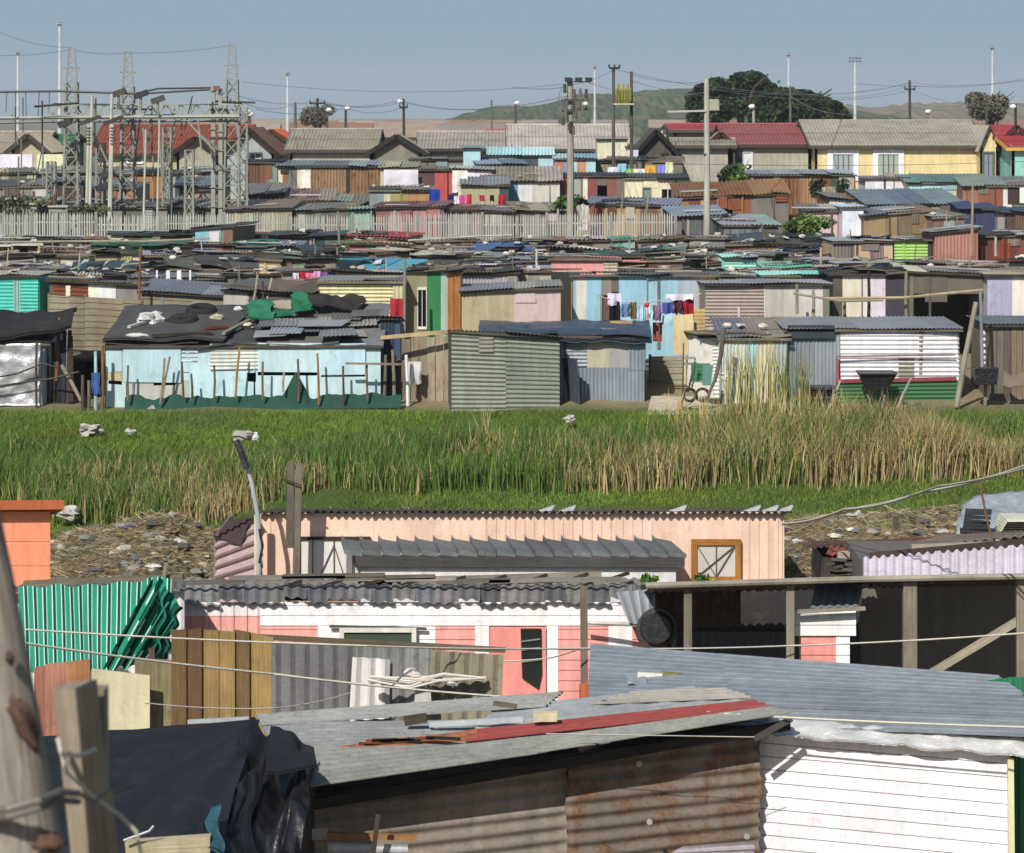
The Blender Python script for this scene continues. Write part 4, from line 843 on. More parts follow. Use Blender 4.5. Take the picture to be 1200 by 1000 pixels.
S(1016, 1128, 223, 240, 113, 3.8, 'f#7a8c90,f#6a6050*2', 'c#7a8c98,c#6f8490,c#84949e', 'blue slate roofed shack right of centre above the sand brown one', 'blue slate roofed shack', clut='', sag=.02)
S(972, 1014, 226, 232, 115, 2.8, 'f#d5d0c4*2,f#6a5c50', 'c#8a8580,w#8a7466', 'cream fronted shack left of the blue slate roof', 'cream fronted shack', clut='ps')
# Y 121-127
S(-20, 40, 198, 203, 124, 2.8, 'f#a39c84,f#6a6a5c', 'c#b5a98c,c#77746a', 'sandy roofed shack beneath the white boundary wall at the far left', 'sandy roofed shack at the far left', clut='ws')
S(42, 112, 196, 204, 125, 2.8, 'f#dcdcd8*.6,f#77808a,f#8a8d84*2', 'c#a3a6a0,c#9a9a90', 'grey and white shack behind the first pylon', 'grey and white shack behind the first pylon', clut='si')
S(114, 158, 196, 203, 124, 2.8, 'f#7f857c,f#5f665c', 'c#8f948c', 'green grey shack between the first two pylons', 'green grey shack between the first two pylons', clut='p')
S(160, 206, 199, 203, 123, 2.6, 'f#a06a2e*2.4,v#9aa09a*1', 'c#2d2c2a,f#3a3936', 'burnt orange shack with a thin black roof', 'burnt orange black roofed shack', clut='', patchy=0)
S(208, 262, 197, 203, 124, 2.8, 'f#c9c9b4,f#8d9494,f#a0a8a8', 'c#8d8f84,c#a3a59c', 'pale shack with cream board left of the right pylon', 'pale cream board shack', clut='wi')
S(287, 325, 187, 190, 123, 2.8, 'v#7a4f34*2,v#8f6848,f#6f9c8a', 'c#3a4048,c#2c2f35', 'brown ribbed shack with a thin dark roof below the grey gable', 'brown ribbed shack below the grey gable', clut='w')
S(326, 446, 189, 195, 122, 3, 'f#d8cfa0*.5,f#8a5c34*.6,f#6f7270*1,f#d8cfa0*.5,f#e2e0d4*1,v#9a7850*4~.5,f#2c2a26*.4,v#946c42*3.4~.55', 'c#8a929a,c#7d858d,c#9aa0a5', 'wide shack with upright rust streaked orange sheets', 'rust streaked orange sheet shack', clut='', patchy=0)
S(446, 488, 190, 196, 121.5, 2.6, 'f#cfcfa8*2,f#d8d4c4', 'c#c2c29a,c#b0b090', 'cream shack right of the rust streaked sheets', 'cream shack right of the rusty sheets', clut='', patchy=0)
S(489, 530, 196, 199, 121, 2.6, 'f#5a3a3a*2,f#c03a34*2', 'c#8a7f78', 'maroon and bright red panelled shack', 'maroon and bright red shack', clut='', patchy=0)
S(530, 576, 194, 197, 121.6, 2.8, 'f#e0d9d0*2,f#dcdcea*3', 'c#c9c6c0,c#b8b6b4', 'white walled shack right of the bright red panel', 'white walled shack by the red panel', clut='', patchy=0, tilt=3)
S(566, 656, 196, 212, 120, 3.6, 'f#2c6458*.4,f#dcdce0*1,f#4fa0c8*1.1,f#dcdce0*1,f#c9c4b8*2', 'a#9a9080,a#8f8878,a#a0988a', 'shack with a white and sky blue patch under a lumpy grey brown roof', 'lumpy grey brown roofed shack', clut='pps', patchy=0, sag=.2)
S(652, 732, 203, 206, 122, 3, 'f#5f5246*1,f#a3803a*.6,f#9aa09a*1,f#e0dcc8*.6,f#8a3a3a*1,gap*1,f#8a4a3c*1,f#6f6a60*.8', 'c#3d3f45,c#2f3238', 'dark roofed shack with a doorway and patched brown panels behind the big pole', 'patched brown doorway shack', clut='', patchy=0)
S(732, 806, 204, 209, 121.6, 3, 'f#ddd3b0*2.2,door#6f857f*1,f#ddd3b0*1.2,win#1c1a1c*1.7,f#ddd3b0*1.6', 'c#4c505a,c#3d4048', 'cream shack with a grey green door and a barred window', 'cream shack with barred window', clut='', patchy=0, jitter=.02)
S(876, 1002, 200, 205, 121, 3, 'f#b8945c*.6,v#7d3f2c*2~.3,f#c2c2bc*.6,v#8a5a38*2~.5,v#a87c48*1.6~.35,v#8a4a28*1.4~.5,f#35502f*1.4,v#a8602f*1~.5', 'c#8a919c,c#9aa0aa', 'tall rust brown shack under a flat pale roof below the cream house', 'tall rust brown shack', clut='', patchy=0)
S(1064, 1162, 205, 214, 121.5, 3.4, 'f#a3d4d8*3,f#c9d4a0*.4,f#a3cfe0*2,f#d8d8a8*.5', 'c#6a8a8a,c#5c7c7c,c#6f8f8c', 'sky blue shack with a dark teal roof below the cream house', 'sky blue shack with dark teal roof', clut='', patchy=0, sag=.02)
S(1014, 1064, 207, 209, 123, 2.6, 'f#dcdce6*2,f#4a4a52*.25,f#d8d8e4*2.4', 'c#8a8a90', 'white shack with two boards left of the sky blue shack', 'white shack left of the sky blue one', clut='b', patchy=0)
S(1128, 1232, 208, 218, 119, 3.4, 'f#9a6a4a,f#8a4a2e*1.6,f#e2e0d8*.3,f#3f2c24*.8,f#8a3a2a*2', 'c#8d928c,c#7f8580', 'long red brown shack with a grey sheet roof at the right, below the turquoise wall', 'long red brown shack', clut='p', patchy=.1)
# Y 128-131, in front of the houses
S(480, 566, 185, 187, 129, 3, 'f#6f6b5c*4,f#5f5a4c', 'c#77736a,c#6a665c', 'olive grey lean-to under the grey roofed houses', 'olive grey lean-to', clut='s', patchy=0)
S(543, 563, 172, 174, 128, 2.2, 'f#a3d6dc*3', 'c#8ab8c0', 'narrow pale turquoise closet shack standing above the white wall', 'narrow pale turquoise closet', clut='', patchy=0)
S(562, 616, 185, 193, 126.5, 3, 'f#35393c,f#55595c', 'c#8090a8,c#77869c', 'dark shack under a steel blue roof left of the light blue veranda', 'steel blue roofed shack', clut='')
S(572, 648, 173, 182, 128.5, 3, 'f#8a8f90*2,f#4a4f50*1.4,f#a3d0d8*1', 'p#a9d6dc,p#b8dde0', 'shack with a light blue veranda roof left of the big pole', 'light blue veranda shack', clut='', patchy=0, sag=.01)
S(650, 698, 181, 186, 127, 2.8, 'f#c86a4a*.8,f#7f9ab0*.4,f#a3cfe0*.7,f#d08a5c*.8,f#a3cfe0*.8', 'p#a3ccd4,p#95c0c8', 'light blue shack with orange patches right of the big pole', 'light blue shack with orange patches', clut='', patchy=0)
S(700, 735, 162, 163, 131, 2.6, 'f#d8d3ae*2', 'c#9a968a', 'tall cream box shack left of the dark wooden gable', 'tall cream box shack', clut='', patchy=0)
S(735, 748, 170, 172, 130.5, 2.2, 'f#c9c4dc', 'c#5c5850', 'narrow lilac box left of the dark wooden gable', 'narrow lilac box', clut='', patchy=0)
S(714, 800, 183, 188, 128.6, 2.8, 'f#7f786a*3,f#6f695c*2', 'c#6a665e,w#77705f', 'weathered grey fenced lean-to behind the coloured washing', 'weathered grey lean-to', clut='p')
S(692, 722, 186, 190, 129, 2.6, 'f#8a8272*2', 'c#55514a', 'small grey board shack beneath the cream box', 'small grey board shack under the cream box', clut='')
# ================================================================== brick and block houses along the back
def win(mb_root, A, B, u0, u1, z0, z1, bars=2, fc='e8e8ea', gc='8f9aa0', name='window', fw=.09):
    a = A.lerp(B, u0); b = A.lerp(B, u1); f = MB(); y = a.y-.04
    f.box(a.x-fw, b.x+fw, y-.03, y+.03, z0-fw, z0, hx(fc), 'paint'); f.box(a.x-fw, b.x+fw, y-.03, y+.03, z1, z1+fw, hx(fc), 'paint')
    f.box(a.x-fw, a.x, y-.03, y+.03, z0, z1, hx(fc), 'paint'); f.box(b.x, b.x+fw, y-.03, y+.03, z0, z1, hx(fc), 'paint')
    for i in range(1, bars+1):
        x = lerp(a.x, b.x, i/(bars+1)); f.box(x-.02, x+.02, y-.02, y+.02, z0, z1, hx('5a5e62'), 'paint')
    o = f.build(name, mb_root); g = MB(); g.sheet((a.x, y+.025, z0), (b.x, y+.025, z0), (b.x, y+.025, z1), (a.x, y+.025, z1), hx(gc), 'glass', 1, 0, 'u', thick=.01); g.build('pane', o)
def house(x0, x1, yr, ye, Y, d, wc, rc, label, gable='side', wmat='stone', rmat='asb', wins=(), over=.3, grp='block houses along the back', rpit=.17, fas='4a4640', rust=0, doors=()):
    """gable='side': ridge runs across the picture; 'front': gable faces us"""
    zr = P(0, yr, Y+(d/2 if gable == 'side' else 0)).z; ze = P(0, ye, Y).z; zg = ground(Y)-.2
    X0 = P(x0, 0, Y).x; X1 = P(x1, 0, Y).x
    root = thing('house', label, 'house', ((X0+X1)/2, Y, ground(Y)), grp)
    w = MB(); c = hx(wc); r = random.Random(int(x0*7+yr))
    w.sheet((X0, Y, zg), (X1, Y, zg), (X1, Y, ze), (X0, Y, ze), c, wmat, 1, 0, 'u', thick=.12)
    w.sheet((X1, Y+d, zg), (X0, Y+d, zg), (X0, Y+d, ze), (X1, Y+d, ze), c, wmat, 1, 0, 'u', thick=.12)
    w.sheet((X1, Y, zg), (X1, Y+d, zg), (X1, Y+d, ze), (X1, Y, ze), c, wmat, 1, 0, 'u', thick=.12)
    w.sheet((X0, Y+d, zg), (X0, Y, zg), (X0, Y, ze), (X0, Y+d, ze), c, wmat, 1, 0, 'u', thick=.12)
    if gable == 'side':
        for X in (X0, X1-.12): 
            b = len(w.v); w.v += [(X, Y, ze), (X, Y+d, ze), (X, Y+d/2, zr-.06), (X+.12, Y, ze), (X+.12, Y+d, ze), (X+.12, Y+d/2, zr-.06)]
            for q in ((0, 1, 2), (5, 4, 3), (0, 3, 4, 1), (1, 4, 5, 2), (2, 5, 3, 0)): w.face([b+i for i in q], c, wmat)
    else:
        xm = (X0+X1)/2
        for yy in (Y, Y+d-.12):
            b = len(w.v); w.v += [(X0, yy, ze), (X1, yy, ze), (xm, yy, zr-.06), (X0, yy+.12, ze), (X1, yy+.12, ze), (xm, yy+.12, zr-.06)]
            for q in ((0, 1, 2), (5, 4, 3), (0, 3, 4, 1), (1, 4, 5, 2), (2, 5, 3, 0)): w.face([b+i for i in q], c, wmat)
    w.build('wall', root)
    rr = MB(); k = hx(rc)
    if gable == 'side':
        sl = (zr-ze)/(d/2); zo = ze-sl*over
        n = 2
        for i in range(n):
            t0 = i/n; t1 = (i+1)/n; f0 = (Y-over+(d/2+over)*t0, zo+(zr-zo)*t0+.012*(1-i)*0+.02*i); f1 = (Y-over+(d/2+over)*t1+.05, zo+(zr-zo)*t1+.02*i+.005)
            rr.sheet((X0-over, f0[0], f0[1]), (X1+over, f0[0], f0[1]), (X1+over, f1[0], f1[1]), (X0-over, f1[0], f1[1]), jit(k, .05, r), rmat, rpit, rpit*.13, 'v', rust=rust, k=3)
        rr.sheet((X1+over, Y+d+over, zo), (X0-over, Y+d+over, zo), (X0-over, Y+d/2, zr), (X1+over, Y+d/2, zr), k, rmat, rpit, rpit*.13, 'v', rust=rust, k=2)
        rr.tube([(X0-over, Y+d/2, zr+.02), (X1+over, Y+d/2, zr+.02)], .07, jit(k, .1), rmat, 6)
        f = MB(); f.beam((X0-over, Y-over, zo-.07), (X1+over, Y-over, zo-.07), .04, .14, hx(fas), 'paint')
        for X in (X0-over, X1+over):
            f.beam((X, Y-over, zo-.06), (X, Y+d/2, zr-.06), .05, .16, hx(fas), 'paint'); f.beam((X, Y+d+over, zo-.06), (X, Y+d/2, zr-.06), .05, .16, hx(fas), 'paint')
        rr.build('roof', root); f.build('fascia', root)
    else:
        xm = (X0+X1)/2; sl = (zr-ze)/((X1-X0)/2); zo = ze-sl*over
        rr.sheet((X0-over, Y-over, zo), (X0-over, Y+d, zo), (xm, Y+d, zr), (xm, Y-over, zr), k, rmat, rpit, rpit*.13, 'v', k=3)
        rr.sheet((X1+over, Y+d, zo), (X1+over, Y-over, zo), (xm, Y-over, zr), (xm, Y+d, zr), k, rmat, rpit, rpit*.13, 'v', k=3)
        f = MB()
        f.beam((X0-over, Y-over-.03, zo-.04), (xm, Y-over-.03, zr-.04), .05, .2, hx(fas), 'wood'); f.beam((X1+over, Y-over-.03, zo-.04), (xm, Y-over-.03, zr-.04), .05, .2, hx(fas), 'wood')
        for t in (.0, .28, .72, 1.): 
            x = lerp(X0, X1, t); z = ze+(zr-ze)*(1-abs(2*t-1)); f.beam((x, Y-over, z-.12), (x, Y+.05, z-.12), .1, .12, hx(fas), 'wood')
        rr.build('roof', root); f.build('barge_board', root)
    A = Vector((X0, Y, 0)); B = Vector((X1, Y, 0))
    for a in wins:
        u0 = (a[0]-x0)/(x1-x0); u1 = (a[1]-x0)/(x1-x0); win(root, A, B, u0, u1, P(0, a[3], Y).z, P(0, a[2], Y).z, *(a[4:] or (2,)))
    return root
house(-70, 40, 155, 178, 140, 9, 'c9c2a0', 'a39c8a', 'sandy roofed house at the far left behind the switchgear')
house(14, 52, 157, 173, 137, 6, 'b8ae90', 'b5ab94', 'small beige gable fronted house at the far left', gable='front')
house(50, 77, 158, 168, 143, 6, '6f8a6a', '3f7a4c', 'small green roofed house left of the first pylon', rmat='paint')
house(112, 282, 147, 178, 138, 9, 'c2b896', '8a4632', 'long brick red roofed house behind the pylons', rmat='paint', fas='4a2f28', wins=[(150, 166, 182, 190)])
house(207, 252, 160, 176, 136.5, 3, 'a8a692', '8a8a80', 'small gabled porch house in front of the brick red roof', gable='front', fas='3f2f28')
house(262, 321, 150, 176, 137, 8, 'a8b0b0', '6a5248', 'pale grey gable fronted house with dark brown barge boards', gable='front', fas='3c2720', wins=[(294, 305, 181, 196, 1, '3a3c40', '23262a')])
house(300, 336, 152, 163, 160, 8, 'b08a5c', 'c2602f', 'small house with a vivid orange roof behind the grey gable', gable='front', rmat='paint', fas='5c3a28')
house(340, 436, 152, 174, 138.5, 9, 'b5b0a0', '9c9686', 'grey house with a long pale roof left of the rough gable')
house(436, 494, 158, 176, 136.5, 5, '8a867a', '8f8a7e', 'rough grey rendered gable with dark barge boards', gable='front', fas='35332f')
house(494, 592, 155, 173, 139, 9, '9a968a', 'a39e94', 'grey house with a pale roof right of the rough gable', fas='3a3835')
house(600, 735, 147, 173, 139, 10, '8a8274', 'b8b2a6', 'long house with the palest roof behind the light blue veranda', fas='4a4540')
house(576, 600, 153, 158, 150, 6, 'a0a09a', 'a8443f', 'scrap of a red roofed house left of the palest roof', rmat='paint')
house(747, 791, 152, 176, 133.5, 6, '5f5c54', '4c4a45', 'dark weathered wooden gable house', gable='front', wmat='wood', fas='2c2a28', rmat='zinc', wins=[(775, 784, 180, 190, 1, '4a4844', '2a2a2c')])
house(855, 950, 146, 168, 138, 9, 'aba797', '90504c', 'concrete block house with a faded red roof and white shutters', rmat='paint', wins=[(859, 868, 179, 200, 1, '4a4a52', '2f3440'), (856, 859, 179, 200, 0, 'e2e4ea', 'd8dae2'), (871, 880, 179, 200, 0, 'e8eaee', 'dfe2e8')], fas='4a3430')
house(790, 870, 146, 152, 150, 8, 'a09888', 'a03a3c', 'house showing only a strip of crimson roof behind the concrete pole', rmat='paint')
house(830, 858, 155, 167, 135.9, 2, 'cdb98a', '8a8474', 'little cream gabled porch in front of the faded red roof', gable='front', fas='4f2f24')
house(793, 856, 163, 169, 134.7, 2.2, 'aea99c', '8f8a7c', 'low grey annex between the dark gable and the little cream gable')
house(955, 1150, 142, 169, 136.6, 9.5, 'e3cf96', '9f9b8d', 'long cream painted house with white window surrounds and a grey roof', wmat='paint', fas='4a463e', wins=[(976, 1000, 181, 206, 3, 'f2f0f4', 'a9b4b8', 'window', .25), (1029, 1053, 181, 206, 3, 'f2f0f4', 'a9b4a8', 'window', .25), (1146, 1147, 175, 212, 0, 'e3cf96', 'e3cf96', 'downpipe', .02)])
house(1149, 1170, 147, 172, 135.4, 7, 'dfcb98', '9f9b8d', 'narrow cream gable end beside the long cream house', gable='front', wmat='paint', fas='4a463e', wins=[(1153, 1163, 180, 212, 1, '55604c', '8a8fa8')], over=.1)
house(1168, 1212, 147, 168, 135.8, 8, 'd5d6cf', '8f2f38', 'white gabled house with a crimson roof near the right edge', gable='front', wmat='paint', rmat='paint', fas='5c2a2c', wins=[(1172, 1180, 178, 198, 2, '8a9094', '5a6068')])
house(1186, 1240, 158, 172, 132.4, 7, '8fd0c2', 'a3343a', 'turquoise walled house with a red roof at the right edge', wmat='paint', rmat='paint', fas='d8a83a')
# white boundary wall at the far left
m = MB(); a = P(-40, 181, 131); b = P(38, 181, 131); m.box(a.x, b.x, 131, 131.2, ground(131)-.2, a.z, hx('e6e2f0'), 'paint'); solo(m, 'boundary_wall', 'bright white boundary wall at the far left behind the switchgear', 'wall')
m = MB(); a = P(43, 181, 131); b = P(75, 181, 131); m.box(a.x, b.x, 131, 131.2, ground(131)-.2, a.z, hx('dfe2b8'), 'paint'); solo(m, 'boundary_wall', 'pale yellow boundary wall right of the bright white one', 'wall')
# far town: small houses
cnt = 0; rt = random.Random(77)
protos = {}
def far_house(x, Y, wpx, kind):
    wc, rc = kind; key = kind
    X = (x-600)*Y/F; zz = ground(Y)
    if key not in protos:
        root = thing('distant_house', 'x', 'house', (X, Y, zz)); w_ = MB(); W = 3.6; D = 6.; h = 2.5
        w_.box(X-W, X+W, Y, Y+D, zz-.5, zz+h, hx(wc), 'stone'); 
        for k in (-3, -1, 2): w_.box(X+k, X+k+1.1, Y-.04, Y, zz+1, zz+2.1, hx('4a4c50'), 'glass')
        w_.build('wall', root); r_ = MB()
        r_.hexa([(X-W-.4, Y-.5, zz+h), (X+W+.4, Y-.5, zz+h), (X+W+.4, Y+D+.5, zz+h), (X-W-.4, Y+D+.5, zz+h), (X-W-.4, Y+D/2-.1, zz+h+1.7), (X+W+.4, Y+D/2-.1, zz+h+1.7), (X+W+.4, Y+D/2+.1, zz+h+1.7), (X-W-.4, Y+D/2+.1, zz+h+1.7)], hx(rc), 'paint')
        r_.build('roof', root); protos[key] = root; return root
    src = protos[key]; o = src.copy(); COL.objects.link(o); o.location = (X, Y, zz)
    for ch in list(src.children):
        c = ch.copy(); COL.objects.link(c); c.parent = o
    return o
KN = {('c9b08a', '8a6a58'): 'tan walled brown roofed', ('cfc4b0', '8f6a5c'): 'cream walled dull red roofed', ('b8a898', '9a8f84'): 'beige walled grey roofed', ('c9b0a0', '9a8878'): 'pinkish walled greyish brown roofed', ('c2c0b8', '8a7f78'): 'off-white walled brown roofed'}
kinds = list(KN)
for Y in (290, 340, 410, 500, 620):
    x = 262+rt.uniform(0, 20)
    while x < 1215:
        wpx = 8*F/Y
        if not (620 < x < 1000 and Y < 600):
            k = rt.choice(kinds); o = far_house(x, Y+rt.uniform(-15, 15), wpx, k)
            o['group'] = 'houses of the distant town'; o['label'] = '%s house in the distant town behind the long roofs' % KN[k]
        x += wpx*rt.uniform(1.0, 1.9)
# ================================================================== front row along the grass (Y 69-72)
R0 = random.Random(99)
def pole_row(lst, group=None):
    for a in lst: post(*a[:3], a[3], **(a[4] if len(a) > 4 else {}))
# silver shack at the left edge
Y = 69.6
root = S(-60, 52, 384, 402, Y, 3.4, 'f#c9c9cc', 'f#2c2d2f,f#38383a,f#2a2a2c', 'silver foil covered shack at the left edge with a drooping black felt roof', 'silver foil shack', clut='swr', patchy=0, tilt=0, sag=.2)
m = MB(); a = P(-60, 476, Y-.06); b = P(50, 475, Y-.06); c = P(48, 402, Y-.06); d = P(-60, 404, Y-.06)
m.patch(a, b, c, d, 40, 26, hx('c6c7cb'), 'foil', lambda u, v, p: Vector((0, -.05-abs(noise.noise(p*1.6))*.1-.04*noise.noise(p*4.5), 0)), .03); m.build('foil_cover', root, True)
m = MB()
for i in range(7):
    x = 52+i*5.4; t = P(x, 392+R0.uniform(-6, 10), Y+.4); m.beam((t.x, t.y, ground(Y)-.1), (t.x+R0.uniform(-.12, .12), t.y+R0.uniform(-.1, .1), t.z), .09, .05, jit(hx(R0.choice(['4a4038', '2f2b2a', '2c3a4c', '6b5a48'])), .2))
m.build('side_boards', root)
m = MB(); q = [P(-50, 390, Y-.3), P(84, 372, Y-.1), P(90, 362, Y+2.2), P(-50, 366, Y+3.2)]
m.patch(*q, 46, 22, hx('262628'), 'felt', lambda u, v, p: Vector((0, -.12*(1-v)*abs(noise.noise(p*1.3)), .13*noise.noise(p*1.2)+.04*noise.noise(p*4)-(.22*(1-v)**6))), .05); m.build('roof_felt', root, True)
post(70, 372, 70, 'rough leaning pole with a reddish top beside the silver foil shack', y1=446, x1=66, r=.05, col='8a5a44')
post(95, 470, 69.4, 'broken pale plank leaning diagonally beside the silver foil shack', y1=428, x1=72, r=.05, col='a89c88')
post(84, 398, 70.4, 'dark bent pole right of the silver foil shack', x1=80, r=.04, col='5a5048')
post(43, 400, 69.3, 'thin dark upright pole in front of the silver foil', r=.03, col='4a443c')
m = MB(); m.tube([P(-30, 447, 69.2), P(20, 438, 69.2), P(50, 426, 69.2), P(68, 431, 69.2)], .022, hx('55504a'), 'wood', 5); solo(m, 'rail', 'upper bent branch rail across the silver foil', 'rail')
m = MB(); m.tube([P(-30, 457, 69.2), P(22, 449, 69.2), P(60, 444, 69.2), P(92, 436, 69.3)], .024, hx('5c554c'), 'wood', 5); solo(m, 'rail', 'lower bent branch rail across the silver foil', 'rail')
# dark lean-to between
S(86, 121, 412, 420, 71.5, 2, 'f#3a342e,gap,p#4a4238', 'w#8a8474,w#6f6858', 'low open lean-to of sticks between the silver foil shack and the pale blue one', 'low stick lean-to', clut='pp')
for i, (x, y, l) in enumerate([(97, 440, 'short post left of the hanging blue garment'), (104, 446, 'second short post left of the hanging blue garment, lower'), (112, 412, 'pale turquoise topped post carrying the blue garment'), (120, 408, 'brown post at the left corner of the pale blue shack')]):
    post(x, y, 69.3, l, r=.045, col=['5f584c', '6f685a', 'a8c8cc', '8a6a4c'][i])
cloth(107, 117, 437, 462, 69.2, '3f63a0', 'faded blue garment hung on a post beside the pale blue shack', fold=.03)
# pale blue shack
Y = 69.8
root = S(124, 446, 360, 404, Y, 4.0, 'f#bcdbe2', 'f#4f4f50*4,f#454648*3,f#6b6a66*3,f#77777a*2', 'pale blue patched shack with tyres and rubble on its dark felt roof', 'pale blue shack', clut='', patchy=0, sag=.05, side='v#27364a*1~.1')  # side walls carry their shade as a dark blue colour
m = MB()
PB = [(124, 143, 405, 436, 'f', 'b3d2da'), (124, 146, 437, 470, 'f', 'a9b59a'), (124, 148, 446, 480, 'f', 'c3e0e6'), (144, 212, 406, 448, 'f', 'b5d8e4'), (208, 248, 407, 436, 'f', 'bfe0ea'), (246, 302, 402, 434, 'h', 'cfd6cc'), (302, 378, 402, 440, 'f', 'c2dfe6'),
      (376, 428, 403, 442, 'f', 'b8d9e4'), (150, 222, 446, 478, 'f', 'b9bcb0'), (222, 300, 436, 476, 'f', 'bcdfe9'), (300, 372, 436, 470, 'f', 'c6e2e8'), (370, 430, 440, 474, 'f', 'c3dfe5'), (180, 206, 441, 452, 'f', '9aa09c'), (290, 302, 437, 447, 'f', 'd6ecf0'), (127, 143, 436, 450, 'f', 'c9b98c')]
for i, (x0, x1, y0, y1, k, h) in enumerate(PB):
    yy = Y-.03-.012*(i % 4); a = P(x0, y1, yy); b = P(x1, y1+R0.uniform(-1.5, 1.5), yy); c = P(x1+R0.uniform(-1, 1), y0+R0.uniform(-1, 1), yy); d = P(x0, y0, yy)
    m.sheet(a, b, c, d, jit(hx(h), .04), 'paint', .09, .014 if k == 'h' else 0, 'u', thick=.01, rust=R0.choice([0, .05, .2]), M=1)
m.build('patch_panel', root)
m = MB()
q = [P(120, 402, Y-.15), P(262, 402, Y-.15), P(300, 362, Y+3.9), P(150, 362, Y+3.9)]
m.patch(*q, 34, 20, hx('4a4a4b'), 'felt', lambda u, v, p: Vector((0, 0, .1+.05*noise.noise(p*1.5))), .03)
m.build('roof_felt', root, True)
m = MB()
for i in range(16):   # overlapping sheets at the right of the roof
    x = 300+R0.uniform(0, 135); yv = R0.uniform(375, 402); t = (402-yv)/42; yy = Y+4*t; w_ = R0.uniform(14, 30)
    a = P(x-w_, yv+4, yy-.2); b = P(x+w_*.8, yv+3+R0.uniform(-2, 2), yy-.2); m.sheet(a+Vector((0, 0, .1+i*.012)), b+Vector((0, 0, .1+i*.012)), b+Vector((R0.uniform(-.2, .2), .8, .2+i*.012)), a+Vector((0, .8, .2+i*.012)), jit(hx(R0.choice(['8a8a8c', '77787c', 'a39e94', '6b6964', '9aa0a6'])), .12), 'zinc', .1, R0.choice([0, .012]), 'v', rust=R0.choice([0, 0, .3]))
m.build('roof_sheet', root)
m = MB(); q = [P(146, 484, Y-.5), P(470, 478, Y-.5), P(470, 462, Y-.25), P(146, 466, Y-.25)]
m.patch(*q, 200, 8, hx('2b4f45'), 'cloth', lambda u, v, p: Vector((0, .06*noise.noise(p*3), v*(.16*noise.noise(Vector((u*14, 1, 0)))+.05*noise.noise(Vector((u*37, 3, 0)))+(.55*max(0, 1-abs(u-.62)/.05))))), .01)
solo(m, 'netting', 'dark green shade netting sagging along the foot of the pale blue shack', 'netting', smooth=True)
for i, (x, y, x1, y1, c, l) in enumerate([(150, 428, 150, 470, '7a6f60', 'thin grey stick leaning on the left of the pale blue wall'), (193, 420, 188, 474, '8f8474', 'forked grey pole against the pale blue wall'), (199, 418, 190, 466, 'a38a64', 'tan stick crossing the forked grey pole'),
        (213, 424, 215, 466, '5f5c54', 'dark stick right of the forked pole'), (224, 438, 225, 470, '6a5a50', 'short brown stick in the middle of the pale blue wall'), (251, 428, 251, 466, '6f6a5c', 'grey stick below the cream ribbed patch'),
        (281, 407, 276, 466, 'a87c44', 'ochre pole over the cream ribbed patch'), (308, 424, 308, 468, '77705f', 'grey stick right of the ochre pole'), (333, 436, 332, 460, 'b0a080', 'short pale stick above the raised netting'), (349, 421, 350, 470, '6f6454', 'dark pole at the peak of the green netting'),
        (372, 414, 374, 474, '9a6f3c', 'orange brown pole right of the netting peak'), (402, 429, 403, 472, '5a544a', 'dark stick near the right end of the pale blue wall'), (430, 426, 431, 470, '6f6a60', 'stick at the right corner of the pale blue wall')]):
    post(x, y, 69.3, l, y1=y1, x1=x1, r=.03, col=c)
m = MB(); m.beam(P(405, 426, 69.2), P(470, 427, 69.2), .05, .05, hx('8a8274')); solo(m, 'rail', 'grey horizontal rail at the right end of the pale blue shack', 'rail')
S(446, 469, None, 373, 71, 2.6, 'v#2c3c50*2,f#35506a', 'c#55585c', 'dark blue piece standing in for the shaded right side of the pale blue shack', 'shaded side stand-in', patchy=0)  # added piece: dark blue stands in for shade on the shack's right side
# things on its roof
def on(x, y): t = max(0, min(1, (402-y)/42)); return P(x, y, Y+4*t)
def tyre(x, y, lab, R=.27):
    p = on(x, y); m = MB(); m.torus(p+Vector((0, 0, .12)), R, .1, (.016, .016, .017), 'felt', (R0.uniform(-.12, .12), -.2, 1), 20, 8); solo(m, 'tyre', lab, 'tyre', smooth=True)
tyre(236, 370, 'black tyre lying near the back of the pale blue shack roof', .3); tyre(214, 382, 'black tyre in front of the other one, on the pale blue shack roof', .3)
def lump(x, y, r, c, lab, nmz='stone', mat='stone', sq=(1.3, 1, .7), rough=.4):
    m = MB(); p = on(x, y); m.blob(p+Vector((0, 0, r*.5+.08)), r, hx(c), mat, sq, rough, 10, x); solo(m, nmz, lab, nmz.replace('_', ' '))
lump(176, 384, .26, 'd2d2d2', 'crumpled white plastic lump on the left of the dark felt roof', 'plastic_lump', 'plast', (1.2, .9, .85), .9)
lump(254, 379, .13, 'b9b692', 'yellowish stone on the dark felt roof')
lump(279, 368, .09, 'd8d8d6', 'small white bottle-like lump at the back of the dark felt roof', 'scrap', 'plast'); lump(288, 388, .12, 'c8c0a8', 'pale bone coloured scrap on the dark felt roof', 'scrap', 'cloth', (1.6, 1, .6), .9)
lump(160, 400, .12, 'c9c9c4', 'pale strip shaped stone at the left eave of the pale blue shack', sq=(2.4, 1, .5))
for x, y, x1, y1, c, l in [(192, 384, 215, 379, '5b4a3a', 'brown stick in the middle of the dark felt roof'), (240, 394, 266, 391, '7a3a2c', 'rusty red strip on the dark felt roof'), (178, 402, 248, 399, '3a342e', 'charred board along the eave of the pale blue shack'), (262, 400, 292, 384, '8a8270', 'grey branch across the middle of the felt roof'), (151, 392, 170, 386, 'b5b5b0', 'pale pipe at the left edge of the felt roof')]:
    m = MB(); m.beam(on(x, y)+Vector((0, 0, .18)), on(x1, y1)+Vector((0, 0, .18)), .1, .06, hx(c)); solo(m, 'plank', l, 'plank')
